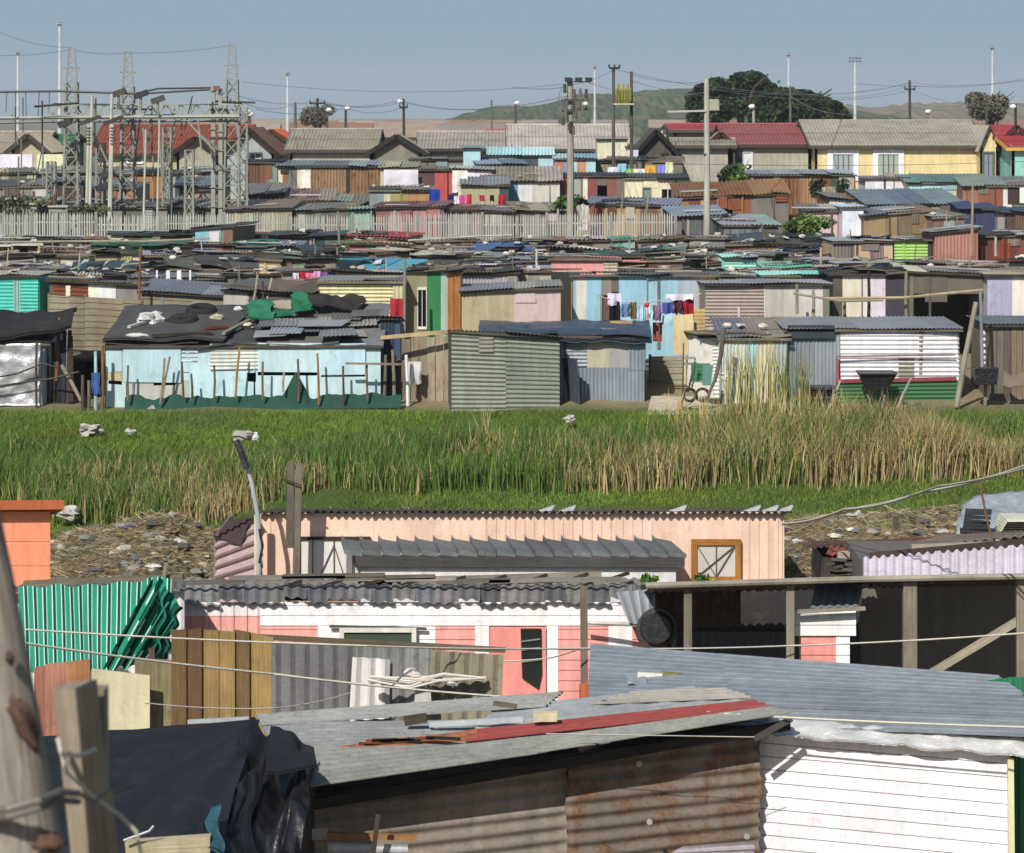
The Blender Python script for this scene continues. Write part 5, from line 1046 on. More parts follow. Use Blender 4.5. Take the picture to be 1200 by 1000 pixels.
def rag(x0, x1, y0, y1, c, lab, h=.18, mat='cloth', nmz='tarpaulin_scrap'):
    a = on(x0, y1); b = on(x1, y1); c2 = on(x1, y0); d = on(x0, y0); m = MB(); sd = x0
    m.patch(a, b, c2, d, 30, 20, hx(c), mat, lambda u, v, p: Vector((noise.noise(p*2+Vector((sd, 0, 0)))*.2, 0, .14+h*.6*noise.noise(p*2.6+Vector((sd, 0, 0)))+h*.35+.02*noise.noise(p*9))), .02); solo(m, nmz, lab, 'tarpaulin', None, True)
rag(290, 320, 362, 383, '2c7a5c', 'green tarpaulin scrap folded on the right part of the felt roof')
rag(318, 340, 370, 378, '1f6a50', 'small flat green tarpaulin scrap beside the folded one', .08)
rag(342, 366, 358, 376, '24704f', 'crumpled green tarpaulin scrap next to the black bundle', .3)
rag(366, 428, 357, 372, '2d2a2a', 'long black bundle at the back right of the pale blue shack roof', .35, 'felt', 'bundle')
rag(318, 342, 360, 369, 'a8a088', 'sandy cloth scrap above the green tarpaulin scrap', .12)
# leaning wood between pale blue shack and the greenish one
board_fence([(472, 397, 70.6), (530, 391, 70.4)], ['q#8a7d68*2,f#8d7f66*1,q#a09078*2,q#9a9280'], 'patchwork fence of upright grey boards between the pale blue and the greenish shack')
m = MB(); m.beam(P(446, 396, 70), P(532, 388, 70), .07, .09, hx('c2a87c')); solo(m, 'beam', 'pale new timber beam lying along the top of the patchwork board fence', 'beam')
m = MB(); m.beam(P(443, 470, 70), P(446, 400, 70), .09, .06, hx('8a8070')); solo(m, 'post', 'grey plank standing at the right corner of the pale blue shack', 'post')
for x, y, x1, y1, c, l in [(476, 416, 478, 476, 'e6e6e6', 'white painted pipe standing in front of the patchwork fence'), (452, 416, 450, 474, '6f675a', 'rough post left of the patchwork fence'), (460, 410, 462, 474, '8a8270', 'second rough post left of the patchwork fence')]:
    post(x, y, 69.8, l, y1=y1, x1=x1, r=.045, col=c, mat='paint' if c[0] == 'e' else 'wood')
cloth(478, 494, 424, 450, 70.1, 'd4d2d0', 'whitish sack hanging on the patchwork fence')
S(447, 476, 416, 424, 71.2, 1.8, 'w#77705f,gap,w#8a826e', 'w#6f675a', 'tiny stick and stone hutch behind the rough posts', 'tiny hutch', clut='sp')
cloth(457, 473, 350, 387, 74.8, 'b02c3c', 'dark red garment hanging from the cream corrugated shack', fold=.05)
post(474, 303, 74.6, 'tall grey pole in front of the cream corrugated shack', r=.045, col='8a887c', y1=392)
# greenish corrugated shack
Y = 69.2
S(529, 656, None, 388, Y, 2.6, 'h#8a9080*3,h#7d8474*3', 'c#6a5548,c#7a6a5a', 'greenish grey shack of horizontal corrugated sheets with a brown edged roof', 'greenish corrugated shack', patchy=0, eave=.1, side='p#5a5a44', yaw=.2, tilt=8)
# zinc shack with blue tarpaulin roof
Y = 70.4
root = S(600, 756, 381, 392, Y, 3.4, 'gap*2.4,z#8e9aa4*3,z#98a3ac*4', 'f#37424c', 'zinc shack with a leaning doorway under a dark blue tarpaulin roof', 'zinc shack', patchy=0, clut='', side='v#22303f', tilt=3)
m = MB(); q = [P(560, 391, Y-.3), P(764, 396, Y-.3), P(760, 379, Y+3.4), P(562, 381, Y+3.4)]
m.patch(*q, 60, 14, hx('39485a'), 'plast', lambda u, v, p: Vector((0, 0, .1+.07*noise.noise(p*1.5)+.03*noise.noise(p*5)-(.2*(1-v)**8))), .03); m.build('tarpaulin', root, True)
m = MB(); i = 0
for x0, x1, y0, y1, k, h in [(664, 690, 398, 430, 'h', '9aa2a6'), (688, 716, 397, 432, 'f', 'b9b198'), (714, 738, 399, 436, 'f', '9c9c9c'), (672, 755, 431, 473, 'z', '8f9ba5'), (737, 756, 399, 434, 'z', '8c98a3')]:
    i += 1; yy = Y-.04-.015*i; m.sheet(P(x0, y1, yy), P(x1, y1, yy), P(x1, y0, yy), P(x0, y0, yy), jit(hx(h), .03), 'zinc' if k != 'f' else 'paint', .09, 0 if k == 'f' else .014, 'u' if k == 'h' else 'v', rust=.12)
m.build('patch_panel', root)
m = MB(); a = P(668, 476, Y-.3); b = P(680, 476, Y-.9); m.sheet(a, b, P(676, 420, Y-.9), P(658, 420, Y-.2), hx('3c4854'), 'zinc', .09, .012, 'v'); m.build('door', root)
lump2 = MB(); lump2.beam(P(704, 386, 71.5), P(746, 388, 71.5), .12, .06, hx('a39a86')); solo(lump2, 'plank', 'light plank lying on the dark blue tarpaulin roof', 'plank')
lump2 = MB(); q = P(728, 382, 72.5); lump2.box(q.x-.28, q.x+.28, q.y-.1, q.y+.1, q.z, q.z+.12, hx('b39a6a'), 'wood'); solo(lump2, 'box', 'flat tan box lying on the dark blue tarpaulin roof', 'box')
# yard right of it
board_fence([(762, 418, 73), (843, 416, 73)], ['b#a09a88*2,f#e0cf9c*.1,b#8d8676*2'], 'low weathered plank barrier behind the small yard')
m = MB(); q = P(815, 400, 73.2); m.sheet(P(789, 415, 73), P(812, 415, 73), P(812, 368, 73), P(789, 370, 73), hx('d8c494'), 'paint', 1, 0, thick=.03); solo(m, 'board', 'large cream board standing under the washing', 'board')
m = MB(); m.sheet(P(813, 412, 73.3), P(826, 412, 73.3), P(826, 362, 73.3), P(813, 362, 73.3), hx('c9b070'), 'wood', .1, .02, 'u', prof='board'); solo(m, 'board', 'narrow yellow slatted board right of the cream board', 'board')
m = MB(); m.sheet(P(765, 400, 74.4), P(776, 400, 74.4), P(776, 378, 74.4), P(765, 378, 74.4), hx('9a4a38'), 'paint', 1, 0, thick=.03); solo(m, 'board', 'brick red board left of the cream board under the washing', 'board')
m = MB(); m.beam(P(762, 422, 71.8), P(842, 418, 71.8), .12, .05, hx('a8a08c')); m.beam(P(764, 427, 71.6), P(842, 426, 71.6), .12, .05, hx('8f8775')); solo(m, 'rail', 'two rough rails along the back of the small yard', 'rail')
gp = MB(); p0 = P(762, 468, 69.2)
gp.patch((p0.x-.1, 68.6, ground(68.6)+.03), (p0.x+1.8, 68.6, ground(68.6)+.03), (p0.x+1.5, 70.8, ground(70.8)+.06), (p0.x+.1, 70.8, ground(70.8)+.06), 14, 10, hx('c2b8a2'), 'stone', lambda u, v, p: Vector((0, 0, .04*noise.noise(p*2))), .02)
o = gp.build('path'); o['kind'] = 'structure'
# green crate / trolley
root = thing('crate_trolley', 'green wire crate on a small trolley at the end of the sandy path', 'trolley', tuple(P(822, 462, 69.3)))
m = MB(); a = P(811, 447, 69.4); b = P(833, 449, 69.4)
for i in range(7): m.beam(a.lerp(b, i/6), a.lerp(b, i/6)+Vector((.04, 0, .42)), .02, .02, hx('3f8a5c'), 'paint')
for j in range(5): m.beam(a+Vector((.01*j, 0, .42*j/4)), b+Vector((.01*j, 0, .42*j/4)), .025, .02, hx('3f8a5c'), 'paint')
m.box(a.x, b.x, 69.42, 69.75, a.z, a.z+.05, hx('3a7a55'), 'paint'); m.box(a.x, b.x, 69.72, 69.75, a.z, a.z+.4, hx('2f6f4c'), 'paint'); m.build('crate', root)
m = MB(); m.sheet(P(823, 452, 69.3), P(833, 452, 69.3), P(836, 428, 69.3), P(824, 428, 69.3), hx('5f8f8a'), 'paint', 1, 0, thick=.03); m.build('tray', root)
for x in (808, 823):
    m = MB(); q = P(x, 463, 69.1); m.torus(q, .15, .035, (.02, .02, .02), 'felt', (0, 1, .1), 16, 6); m.build('wheel', root)
m = MB(); m.tube([P(806, 460, 69.1), P(812, 440, 69.1), P(815, 424, 69.1)], .018, hx('55504a'), 'iron', 5); m.build('handle', root)
m = MB(); m.tube([P(848, 385, 69.3), P(845, 415, 69.2), P(838, 445, 69.1), P(828, 468, 69)], .06, hx('6b6355'), 'wood', 7, r2=.04); solo(m, 'branch', 'thick curved branch leaning beside the green crate', 'branch')
m = MB(); m.tube([P(848, 444, 68.9), P(852, 456, 68.9), P(850, 474, 68.9)], .04, hx('c9c6bd'), 'wood', 6); m.blob(P(851, 440, 68.9), .1, hx('cfccc4'), 'cloth', (1.4, 1, 1), .8); solo(m, 'stump', 'pale rag topped stump in front of the striped grass tuft', 'stump')
post(801, 402, 69.4, 'thin dark sapling pole in the small yard', r=.02, col='5a5348', x1=799)
# shack with stony roof
S(846, 922, 374, 396, 70.2, 2.8, 'v#c2cdc6*1,v#cfd6c6*1.4,v#9fd0d4*.9,v#cfc9ae*1.6,v#b8c4c0*1.3', 'c#7d858d*2,c#8d8478~.2,f#8a8578*2', 'shack of pale vertical ribbed sheets under a patched roof, behind tall yellow grass', 'pale vertical ribbed shack', clut='pspws', patchy=0)
S(822, 848, 389, 394, 71, 2, 'f#dcd6cc*1,h#e2e0da*1', 'w#8a7a68', 'narrow white closet shack left of the pale vertical ribbed shack', 'narrow white closet shack', clut='s', patchy=.6)
# grey + white corrugated shack
root = S(921, 1124, 373, 386, 70.4, 3.2, 'z#8e979e*2,z#99a2a8*2.1,h#e2e2e6*9', 'c#8b939a*5,c#838b93', 'long shack of grey vertical and white horizontal corrugated sheets with a green foot', 'white and grey corrugated shack', patchy=0, tilt=0, jitter=.01, side='v#5c6468', sag=.01, clut='')
m = MB(); yy = 70.3; a = P(980, 448, yy); b = P(1122, 446, yy); zb = ground(yy)-.1
m.sheet((a.x, yy-.03, zb), (b.x, yy-.03, zb), (b.x, yy-.03, b.z), (a.x, yy-.03, a.z), hx('2f6a3c'), 'paint', .095, .016, 'u')
m.beam(P(980, 447, yy-.06), P(1121, 444, yy-.06), .04, .09, hx('8f3a40'), 'paint'); m.beam(P(981, 418, yy-.06), P(1119, 416, yy-.06), .03, .04, hx('8a6a74'), 'paint'); m.beam(P(981, 420, yy-.06), P(982, 448, yy-.06), .05, .05, hx('a84a50'), 'paint')
m.build('painted_foot', root)
m = MB(); m.beam(P(923, 389, 70.3), P(978, 389, 70.3), .03, .32, hx('2f3a42'), 'paint'); m.build('dark_strip', root)
# black bag, wheelbarrow, poles
root = thing('bin', 'black plastic rubbish bin with a torn lid in front of the grey ribbed wall', 'bin', tuple(P(960, 474, 69.4)))
m = MB(); q = P(960, 474, 69.4); q.z = ground(69.4); m.tube([q, q+Vector((0, 0, .5))], .26, (.02, .02, .022), 'plast', 14, r2=.33); m.build('tub', root, False)
m = MB(); z1 = q.z+.5; m.box(q.x-.36, q.x+.36, q.y-.34, q.y+.3, z1, z1+.06, (.022, .022, .024), 'plast'); m.beam((q.x-.3, q.y-.35, z1-.2), (q.x+.28, q.y-.35, z1-.18), .03, .04, (.05, .05, .05), 'plast'); m.build('lid', root)
root = thing('wheelbarrow', 'black wheelbarrow standing upended against the white corrugated wall', 'wheelbarrow', (P(1026, 470, 69.5).x, 69.5, ground(69.5)))
q = P(1026, 470, 69.5); zt = P(0, 436, 69.5).z; m = MB(); gx = q.x; zb = zt-.5
m.hexa([(gx-.24, 69.3, zb), (gx+.24, 69.3, zb), (gx+.22, 69.6, zb), (gx-.22, 69.6, zb), (gx-.45, 69.0, zt), (gx+.45, 69.0, zt), (gx+.42, 69.75, zt-.03), (gx-.42, 69.75, zt-.03)], (.03, .032, .035), 'plast'); m.tube([(gx-.46, 68.98, zt), (gx+.46, 68.98, zt), (gx+.43, 69.76, zt), (gx-.43, 69.76, zt), (gx-.46, 68.98, zt)], .022, hx('3a3c40'), 'iron', 6); m.build('tub', root)
for sx in (-1, 1):
    m = MB(); m.tube([(gx+sx*.34, 69.7, zt-.1), (gx+sx*.2, 69.35, zb-.05), (gx+sx*.12, 69.2, ground(69.2)+.05)], .02, hx('8a8c90'), 'iron', 6); m.build('handle', root)
m = MB(); m.torus((gx, 69.15, ground(69.1)+.14), .12, .045, (.02, .02, .02), 'felt', (1, 0, 0), 16, 6); m.build('wheel', root)
for x, y, x1, y1, c, r_, l in [(1068, 443, 1052, 478, 'b5b2aa', .035, 'short pale stake leaning in front of the green painted foot'), (1144, 354, 1121, 477, 'a8a294', .07, 'tall pale plank leaning at the right end of the white corrugated shack'), (1149, 342, 1151, 430, '9a98a4', .045, 'upright grey pole behind the tall leaning plank'),
        (985, 446, 972, 478, 'b8b0a0', .03, 'pale stake leaning between the black bin and the wheelbarrow'), (944, 432, 938, 474, '77807c', .025, 'thin metal rod left of the black bin')]:
    post(x, y, 69.2, l, y1=y1, x1=x1, r=r_, col=c)
m = MB(); m.beam(P(1156, 432, 69.5), P(1154, 476, 69.5), .07, .07, hx('8a8474')); solo(m, 'post', 'stub post carrying the black box at the right', 'post')
m = MB(); a = P(1140, 450, 69.35); b = P(1168, 431, 69.35); m.hexa([(a.x+.04, 69.1, a.z), (b.x-.04, 69.1, a.z), (b.x-.04, 69.5, a.z), (a.x+.04, 69.5, a.z), (a.x, 69.05, b.z), (b.x, 69.05, b.z), (b.x, 69.5, b.z), (a.x, 69.5, b.z)], (.02, .02, .022), 'plast'); m.beam((a.x, 69.08, b.z+.01), (b.x, 69.08, b.z+.01), .04, .04, (.04, .04, .042), 'plast'); solo(m, 'crate', 'black plastic box on a stub post at the right of the white corrugated shack', 'crate')
S(1160, 1240, 372, 381, 70.3, 3, 'p#6f675a*1.5,q#8a7a66*1.6,f#3f5a94*.7,p#77705f', 'c#6f7a84,c#5f6a74', 'dark board shack with a slate roof at the right edge by the grass', 'dark board shack at the right edge', patchy=0, sag=.02, clut='')
m = MB(); m.patch(P(1150, 432, 71), P(1166, 432, 71), P(1166, 386, 71), P(1152, 388, 71), 10, 24, hx('d8dae0'), 'cloth', lambda u, v, p: Vector((0, .06*math.sin(v*40), 0)), .02); solo(m, 'mattress', 'pale concertina folded mattress standing behind the tall leaning plank', 'mattress')
m = MB(); q = [P(1176, 452, 69.3), P(1210, 452, 69.2), P(1210, 440, 69.5), P(1176, 436, 69.6)]; m.patch(*q, 10, 8, hx('7a6f62'), 'cloth', lambda u, v, p: Vector((0, 0, .15*noise.noise(p*3))), .02); solo(m, 'sacking', 'brown sacking slumped at the right edge by the grass', 'sacking')
# long light poles in front of the open shed
m = MB(); m.tube([P(965, 350, 73.6), P(1060, 349, 73.6), P(1110, 344, 73.6), P(1152, 340, 73.6)], .04, hx('b3a482'), 'wood', 6); solo(m, 'rail', 'long pale pole running across the front of the open black shed', 'rail')
m = MB(); m.tube([P(930, 344, 73.4), P(985, 353, 73.4), P(1035, 352, 73.4)], .035, hx('9f957e'), 'wood', 6); solo(m, 'rail', 'shorter pole tied below the long pale pole', 'rail')
for x, y, l, c, y1 in [(934, 333, 'post in front of the pale shutters', '8a8478', 368), (953, 340, 'squat double post right of the pale shutters', '9a9280', 372), (990, 350, 'thin post before the cream upright panels', '77705f', 374), (1018, 318, 'dark post between the cream and the lilac panel', '3a3230', 376), (1062, 318, 'grey post at the left edge of the open black shed', '8a8474', 376)]:
    post(x, y, 73.9, l, r=.045, col=c, y1=y1)
# washing in front of the light blue shack
wire([(700, 346, 74), (770, 352, 74), (822, 344, 74)], .012, 'cfcfcf', 'washing line in front of the light blue shack', .12)
for x0, x1, y0, y1, c, l in [(712, 728, 344, 358, 'd5cfe8', 'lilac white cloth at the left end of the washing line'), (714, 727, 354, 378, '1e1c28', 'black garment on the washing line'), (728, 738, 356, 372, '6f8fc0', 'light blue shirt on the washing line'), (738, 746, 354, 374, '7a6a3c', 'olive trousers on the washing line'),
        (747, 755, 358, 376, 'bcd6e6', 'pale blue shirt on the washing line'), (756, 762, 354, 380, 'dcdcdc', 'white shirt with a red patch on the washing line'), (765, 775, 358, 376, '8a6a8a', 'mauve top on the washing line'), (776, 789, 355, 368, '4a55a0', 'blue violet trousers on the washing line'), (780, 812, 345, 352, 'e4dcec', 'long white sheet folded over the washing line'), (789, 800, 352, 368, '5c2f3c', 'maroon shirt on the washing line'), (800, 813, 350, 375, 'a81c2c', 'bright red garment at the right end of the washing line')]:
    cloth(x0, x1, y0, y1, 73.9+RG.uniform(0, .15), c, l, 'washing on the line by the light blue shack')
cloth(714, 800, 364, 381, 75.4, 'a8cfdc', 'row of pale blue cloths hanging low behind the washing line', fold=.08, name='cloth')
m = MB(); m.blob(P(758, 358, 73.7), .07, hx('c23a30'), 'cloth', (1, 1, .8), .2); solo(m, 'red_ball', 'small red bundle pegged in the middle of the washing line', 'bundle')
post(759, 326, 74.2, 'thin green grey pole rising above the washing line', r=.025, col='6f8a7c', y1=378)
# laundry elsewhere
for x0, x1, y0, y1, Yc, c, l in [(343, 350, 320, 327, 82.2, 'e4e0ea', 'white cloth in the pink washing'), (350, 358, 319, 327, 82.2, 'b0244c', 'crimson cloth in the pink washing'), (358, 368, 320, 326, 82.2, 'e07a9a', 'rose cloth in the pink washing'), (368, 376, 318, 325, 82.2, 'd8a8d0', 'pale pink cloth in the pink washing'), (377, 384, 319, 325, 82.2, '8a5aa8', 'purple cloth in the pink washing'),
        (503, 516, 222, 238, 114, '2440a0', 'royal blue cloth hanging behind the palisade'), (526, 532, 228, 243, 114.2, '2c2470', 'indigo trousers hanging left of the pink washing'), (532, 538, 230, 243, 114.2, 'e8e4e8', 'white shirt hanging left of the magenta cloth'), (538, 546, 229, 242, 114.2, 'd84aa0', 'magenta cloth hanging behind the palisade'), (547, 553, 228, 240, 114.2, 'c8283c', 'scarlet cloth right of the magenta one'), (562, 568, 229, 236, 114.2, 'c43040', 'small red cloth on the khaki shack line'), (574, 579, 229, 236, 114.2, '2a2424', 'small black cloth on the khaki shack line'), (584, 592, 228, 240, 114.2, 'b82840', 'red cloth at the right end of the khaki shack line'),
        (450, 490, 199, 217, 120.6, 'e2e0ea', 'large white sheet hanging behind the mustard boards'), (530, 548, 200, 226, 119, 'e6e2dc', 'tall white cloth left of the khaki shack'),
        (712, 724, 196, 206, 126, 'e6e0f0', 'white cloth at the left of the coloured washing'), (724, 734, 192, 204, 126, '8fd0dc', 'turquoise cloth in the coloured washing'), (733, 743, 198, 206, 126, '9ac85a', 'lime green cloth in the coloured washing'), (743, 756, 198, 207, 126, 'e8e4dc', 'cream cloth in the coloured washing'), (756, 768, 194, 207, 126, 'e0a830', 'yellow orange cloth in the coloured washing'), (771, 780, 193, 205, 126, '8a8ae0', 'periwinkle cloth in the coloured washing'), (780, 789, 190, 205, 126, 'd8dca8', 'pale yellow cloth in the coloured washing')]:
    cloth(x0, x1, y0, y1, Yc, c, l, 'washing hung among the far shacks', name='cloth', cat='cloth', fold=.04)
# upturned white frame on the roofs
root = thing('table_frame', 'white upturned plastic table frame lying on the bluish grey roof', 'table', tuple(P(203, 338, 80)))
m = MB(); a = P(183, 337, 79.8); b = P(223, 339, 79.8); m.hexa([a, b, b+Vector((0, .7, .05)), a+Vector((0, .7, .05)), a+Vector((0, 0, .06)), b+Vector((0, 0, .06)), b+Vector((0, .7, .11)), a+Vector((0, .7, .11))], hx('e4e4e8'), 'paint'); m.build('top', root)
for x, w_ in ((184, .05), (197, .1), (210, .12), (223, .05)):
    m = MB(); m.beam(P(x, 338, 79.9), P(x, 317, 79.9), w_, .07, hx('e6e6ea'), 'paint'); m.build('leg', root)
# loose poles standing among the roofs
PL = [(165, 290, 75.2, 'orange brown pole in front of the boarded blue grey roofed shack', '94603a', 358, 163), (94, 296, 84, 'thin pale pole above the striped blanket', '9a9a8c', 330, 92), (302, 322, 75.2, 'tall pale leaning pole before the dark fronted shack', 'aaa496', 358, 296), (319, 326, 75.4, 'pale stick leaning near the dark fronted shack', 'b5ad9c', 356, 312), (308, 330, 75.3, 'dark stub pole near the dark fronted shack', '4a443c', 355, 309),
      (281, 310, 83, 'grey pole over the charcoal tarpaulin', '7f7d76', 340, 281), (396, 248, 98, 'bent grey pole rising beside the red roof', '8f8c84', 305, 399), (418, 268, 100, 'little post by the red roof', '77746c', 282, 418), (478, 262, 101, 'grey square post standing at a fence joint', '8a8a80', 282, 478),
      (962, 290, 84, 'cream post above the teal sheeted shack', 'bdb49a', 322, 962), (975, 252, 99, 'dark thin pole right of the green bush', '5a5048', 290, 976), (1140, 218, 90, 'tall tan pole in front of the dusty pink wall', '9c8a6c', 300, 1139), (1167, 278, 90, 'pale post in front of the dark red brown wall', 'b5b0a4', 300, 1167), (820, 318, 78, 'grey prop between the light blue and the clapboard shack', '8a857a', 340, 820),
      (738, 282, 96, 'short pale green post in the roof field', '8fa89a', 300, 738), (654, 245, 104, 'pale post behind the palisade left of the big pole', '9f9d94', 262, 654), (685, 240, 107, 'first of two white stakes right of the big pole', 'd0cdc4', 258, 685), (689, 241, 107, 'second of two white stakes right of the big pole', 'd0cdc4', 258, 690), (629, 292, 85, 'short white post above the lilac grey wall', 'd2d0c8', 318, 629), (46, 287, 95, 'cream corner post of the open timber frame', 'bda878', 296, 46), (14, 288, 95, 'inner post of the open timber frame', 'a8946c', 296, 14), (395, 290, 89, 'grey pole above the turquoise roof', '8a8880', 312, 395), (1136, 300, 82, 'stake above the light timber edged shack', '9a917f', 318, 1136), (892, 262, 99, 'crooked stick among the dark tarpaulins', '6a6258', 282, 896), (730, 225, 109, 'forked branch over the fence end', '8f8c80', 248, 728), (760, 228, 109, 'thin crooked stick over the fence end', '9a978a', 250, 757)]
for x, y, Yp, l, c, y1, x1 in PL: post(x, y, Yp, l, r=.035 if Yp < 90 else .045, col=c, y1=y1, x1=x1)
m = MB(); m.tube([P(-10, 284, 94), P(80, 283, 94), P(170, 283, 94), P(246, 279.5, 94)], .035, hx('a3a08c'), 'wood', 6); solo(m, 'pole', 'very long pole lying across the roofs at the left', 'pole')
m = MB(); m.tube([P(478, 282, 98.5), P(560, 277, 98.5), P(600, 276, 98.5)], .035, hx('b8b8b0'), 'wood', 6); solo(m, 'pole', 'long pale pole lying at the foot of the palisade in the centre', 'pole')
# ================================================================== switchgear yard
GR = '90938a'
def lattice(root, name, x, y0, Yt, wb, wt, y1=None, col=GR, lw=.06):
    """four-legged lattice mast"""
    top = P(x, y0, Yt); zb = ground(Yt)-.2; n = max(6, int((top.z-zb)/.55)); m = MB(); c = hx(col)
    cor = [(-1, -1), (1, -1), (1, 1), (-1, 1)]
    def q(k, t): w_ = lerp(wb, wt, t)/2; return Vector((top.x+cor[k][0]*w_, Yt+cor[k][1]*w_, lerp(zb, top.z, t)))
    for k in range(4): m.beam(q(k, 0), q(k, 1), lw*1.2, lw*1.2, c, 'iron')
    for i in range(n):
        a, b = i/n, (i+1)/n
        for k in range(4):
            k2 = (k+1) % 4
            m.beam(q(k, a), q(k2, b), lw*.6, lw*.6, jit(c, .1), 'iron')
            if i % 2: m.beam(q(k2, a), q(k, b), lw*.6, lw*.6, jit(c, .1), 'iron')
            m.beam(q(k, b), q(k2, b), lw*.55, lw*.55, c, 'iron')
    return m.build(name, root)
def pylon(x, y0, Yt, lab, wb=.62, horns=True):
    p = P(x, y0, Yt); root = thing('pylon', lab, 'pylon', (p.x, Yt, ground(Yt)), 'lattice pylons of the switchgear yard')
    ysh = y0+42; lattice(root, 'lattice_body', x, ysh, Yt, wb, .42); m = MB(); q = P(x, ysh, Yt)
    for sx in (-.2, .2): m.beam((q.x+sx, Yt, q.z), (p.x+sx*.55, Yt, p.z), .06, .06, hx(GR), 'iron')
    for i in range(8):
        a = i/8; b = (i+1)/8; sg = 1 if i % 2 else -1
        m.beam((q.x+sg*lerp(.2, .11, a), Yt, lerp(q.z, p.z, a)), (q.x-sg*lerp(.2, .11, b), Yt, lerp(q.z, p.z, b)), .035, .035, hx(GR), 'iron')
    m.build('spire', root); c = MB(); z = P(0, y0+25, Yt).z; c.beam((p.x-.32, Yt, z), (p.x+.32, Yt, z), .05, .06, hx('8a8c84'), 'iron'); z = P(0, y0+67, Yt).z; c.beam((p.x-.7, Yt, z), (p.x+.9, Yt, z-.05), .05, .08, hx('3f4240'), 'iron'); c.build('cross_arm', root)
    return root
YT = 112.
pylon(84, 55, YT, 'leftmost tall lattice pylon in the switchgear yard'); pylon(150, 60, YT+.4, 'middle tall lattice pylon in the switchgear yard'); pylon(272, 52, YT+.2, 'tallest right hand lattice pylon in the switchgear yard')
def bar(pts, r, col, lab, name='busbar', cat='busbar', group='busbars of the switchgear yard', sag=0): return wire(pts, r, col, lab, sag, name, cat, group, 6)
# horizontal lattice girder
root = thing('lattice_girder', 'long horizontal lattice girder carried by the pylons', 'girder', tuple(P(160, 132, YT)))
m = MB(); a = P(50, 123, YT-.5); b = P(284, 122, YT-.3); dz = Vector((0, 0, -.42)); dy = Vector((0, .5, 0)); n = 26
for o in (Vector((0, 0, 0)), dz, dy, dz+dy): m.beam(a+o, b+o, .07, .07, hx('a8ab9c'), 'iron')
for i in range(n):
    p = a.lerp(b, i/n); q = a.lerp(b, (i+1)/n)
    for o in (Vector((0, 0, 0)), dy):
        m.beam(p+o+(dz if i % 2 else Vector((0, 0, 0))), q+o+(Vector((0, 0, 0)) if i % 2 else dz), .045, .045, hx('a0a394'), 'iron')
m.build('truss', root)
bar([(-20, 108, 111), (72, 107, 111), (160, 110, 111), (246, 105, 111)], .045, '6a6c66', 'dark upper busbar running between the pylons')
bar([(-20, 139, 111), (80, 138, 111), (280, 137, 111)], .06, 'b0b2a4', 'thick pale lower busbar below the girder')
bar([(-20, 145, 112), (60, 143, 112), (280, 142, 112)], .04, '8a8c80', 'thin lower busbar just under the thick pale one')
bar([(40, 125, 110.5), (92, 121, 110.5)], .04, '3a3c3c', 'short black busbar at the leftmost pylon')
bar([(260, 120, 110.5), (284, 121, 110.5)], .04, '3a3c3c', 'short black busbar at the tallest pylon')
bar([(157, 110, 112.5), (185, 104, 112.5), (250, 103, 112.5)], .035, '4c4e4c', 'dark sloping busbar right of the middle pylon')
# twin solid columns next to the right pylon
for x, l in ((250, 'left steel column of the pair beside the tallest pylon'), (258.5, 'right steel column of the pair beside the tallest pylon')):
    m = MB(); p = P(x, 101 if x < 255 else 104, YT); m.box(p.x-.08, p.x+.08, YT-.08, YT+.08, ground(YT)-.2, p.z, hx('9c9f92'), 'iron')
    for i in range(9): z = lerp(ground(YT)+.4, p.z-.2, i/8); m.box(p.x-.13, p.x+.13, YT-.13, YT+.13, z, z+.05, hx('8a8d82'), 'iron')
    solo(m, 'steel_column', l, 'column')
m = MB(); p = P(254, 100, YT-.1); m.box(p.x-.12, p.x+.12, YT-.25, YT-.14, p.z-.2, p.z-.02, hx('8a4a44'), 'paint'); solo(m, 'sign', 'small dull red plate on top of the steel column pair', 'sign')
# insulator posts with breakers
def insul(x, y0, y1, l, tilt=0, head=True, r=.07):
    a = P(x, y0, 110.4); b = P(x-4+tilt, y1, 110.4); root = thing('insulator_post', l, 'insulator', (b.x, 110.4, ground(110.4)), 'insulator posts of the switchgear yard')
    m = MB(); b2 = Vector((b.x, 110.4, min(b.z, ground(110.4)-.1))); m.tube([b2, a], r, hx('b9bcae'), 'paint', 8, r2=r*.85); m.build('column', root)
    if head:
        m = MB(); m.beam(a+Vector((-.34, 0, .02)), a+Vector((.4, 0, .3)), .16, .14, hx('3c3334'), 'paint'); m.build('breaker_head', root)
        s_ = MB()
        for i in range(6): p = a-Vector((0, 0, .15+i*.12)); s_.tube([p, p+Vector((0, 0, .04))], .11, hx('6a5a50'), 'paint', 8)
        s_.build('sheds', root)
insul(104, 146, 252, 'white post with a slanting dark switch head right of the leftmost pylon'); insul(132, 146, 236, 'white post with a slanting dark switch head left of the middle pylon')
insul(171, 152, 200, 'slim pale insulator post right of the middle pylon', head=False, r=.05); insul(187, 140, 216, 'thin white rod post in front of the red roof', head=False, r=.04); insul(108, 112, 140, 'stub insulator standing above the girder', head=False); insul(131, 110, 140, 'second stub insulator standing above the girder', head=False)
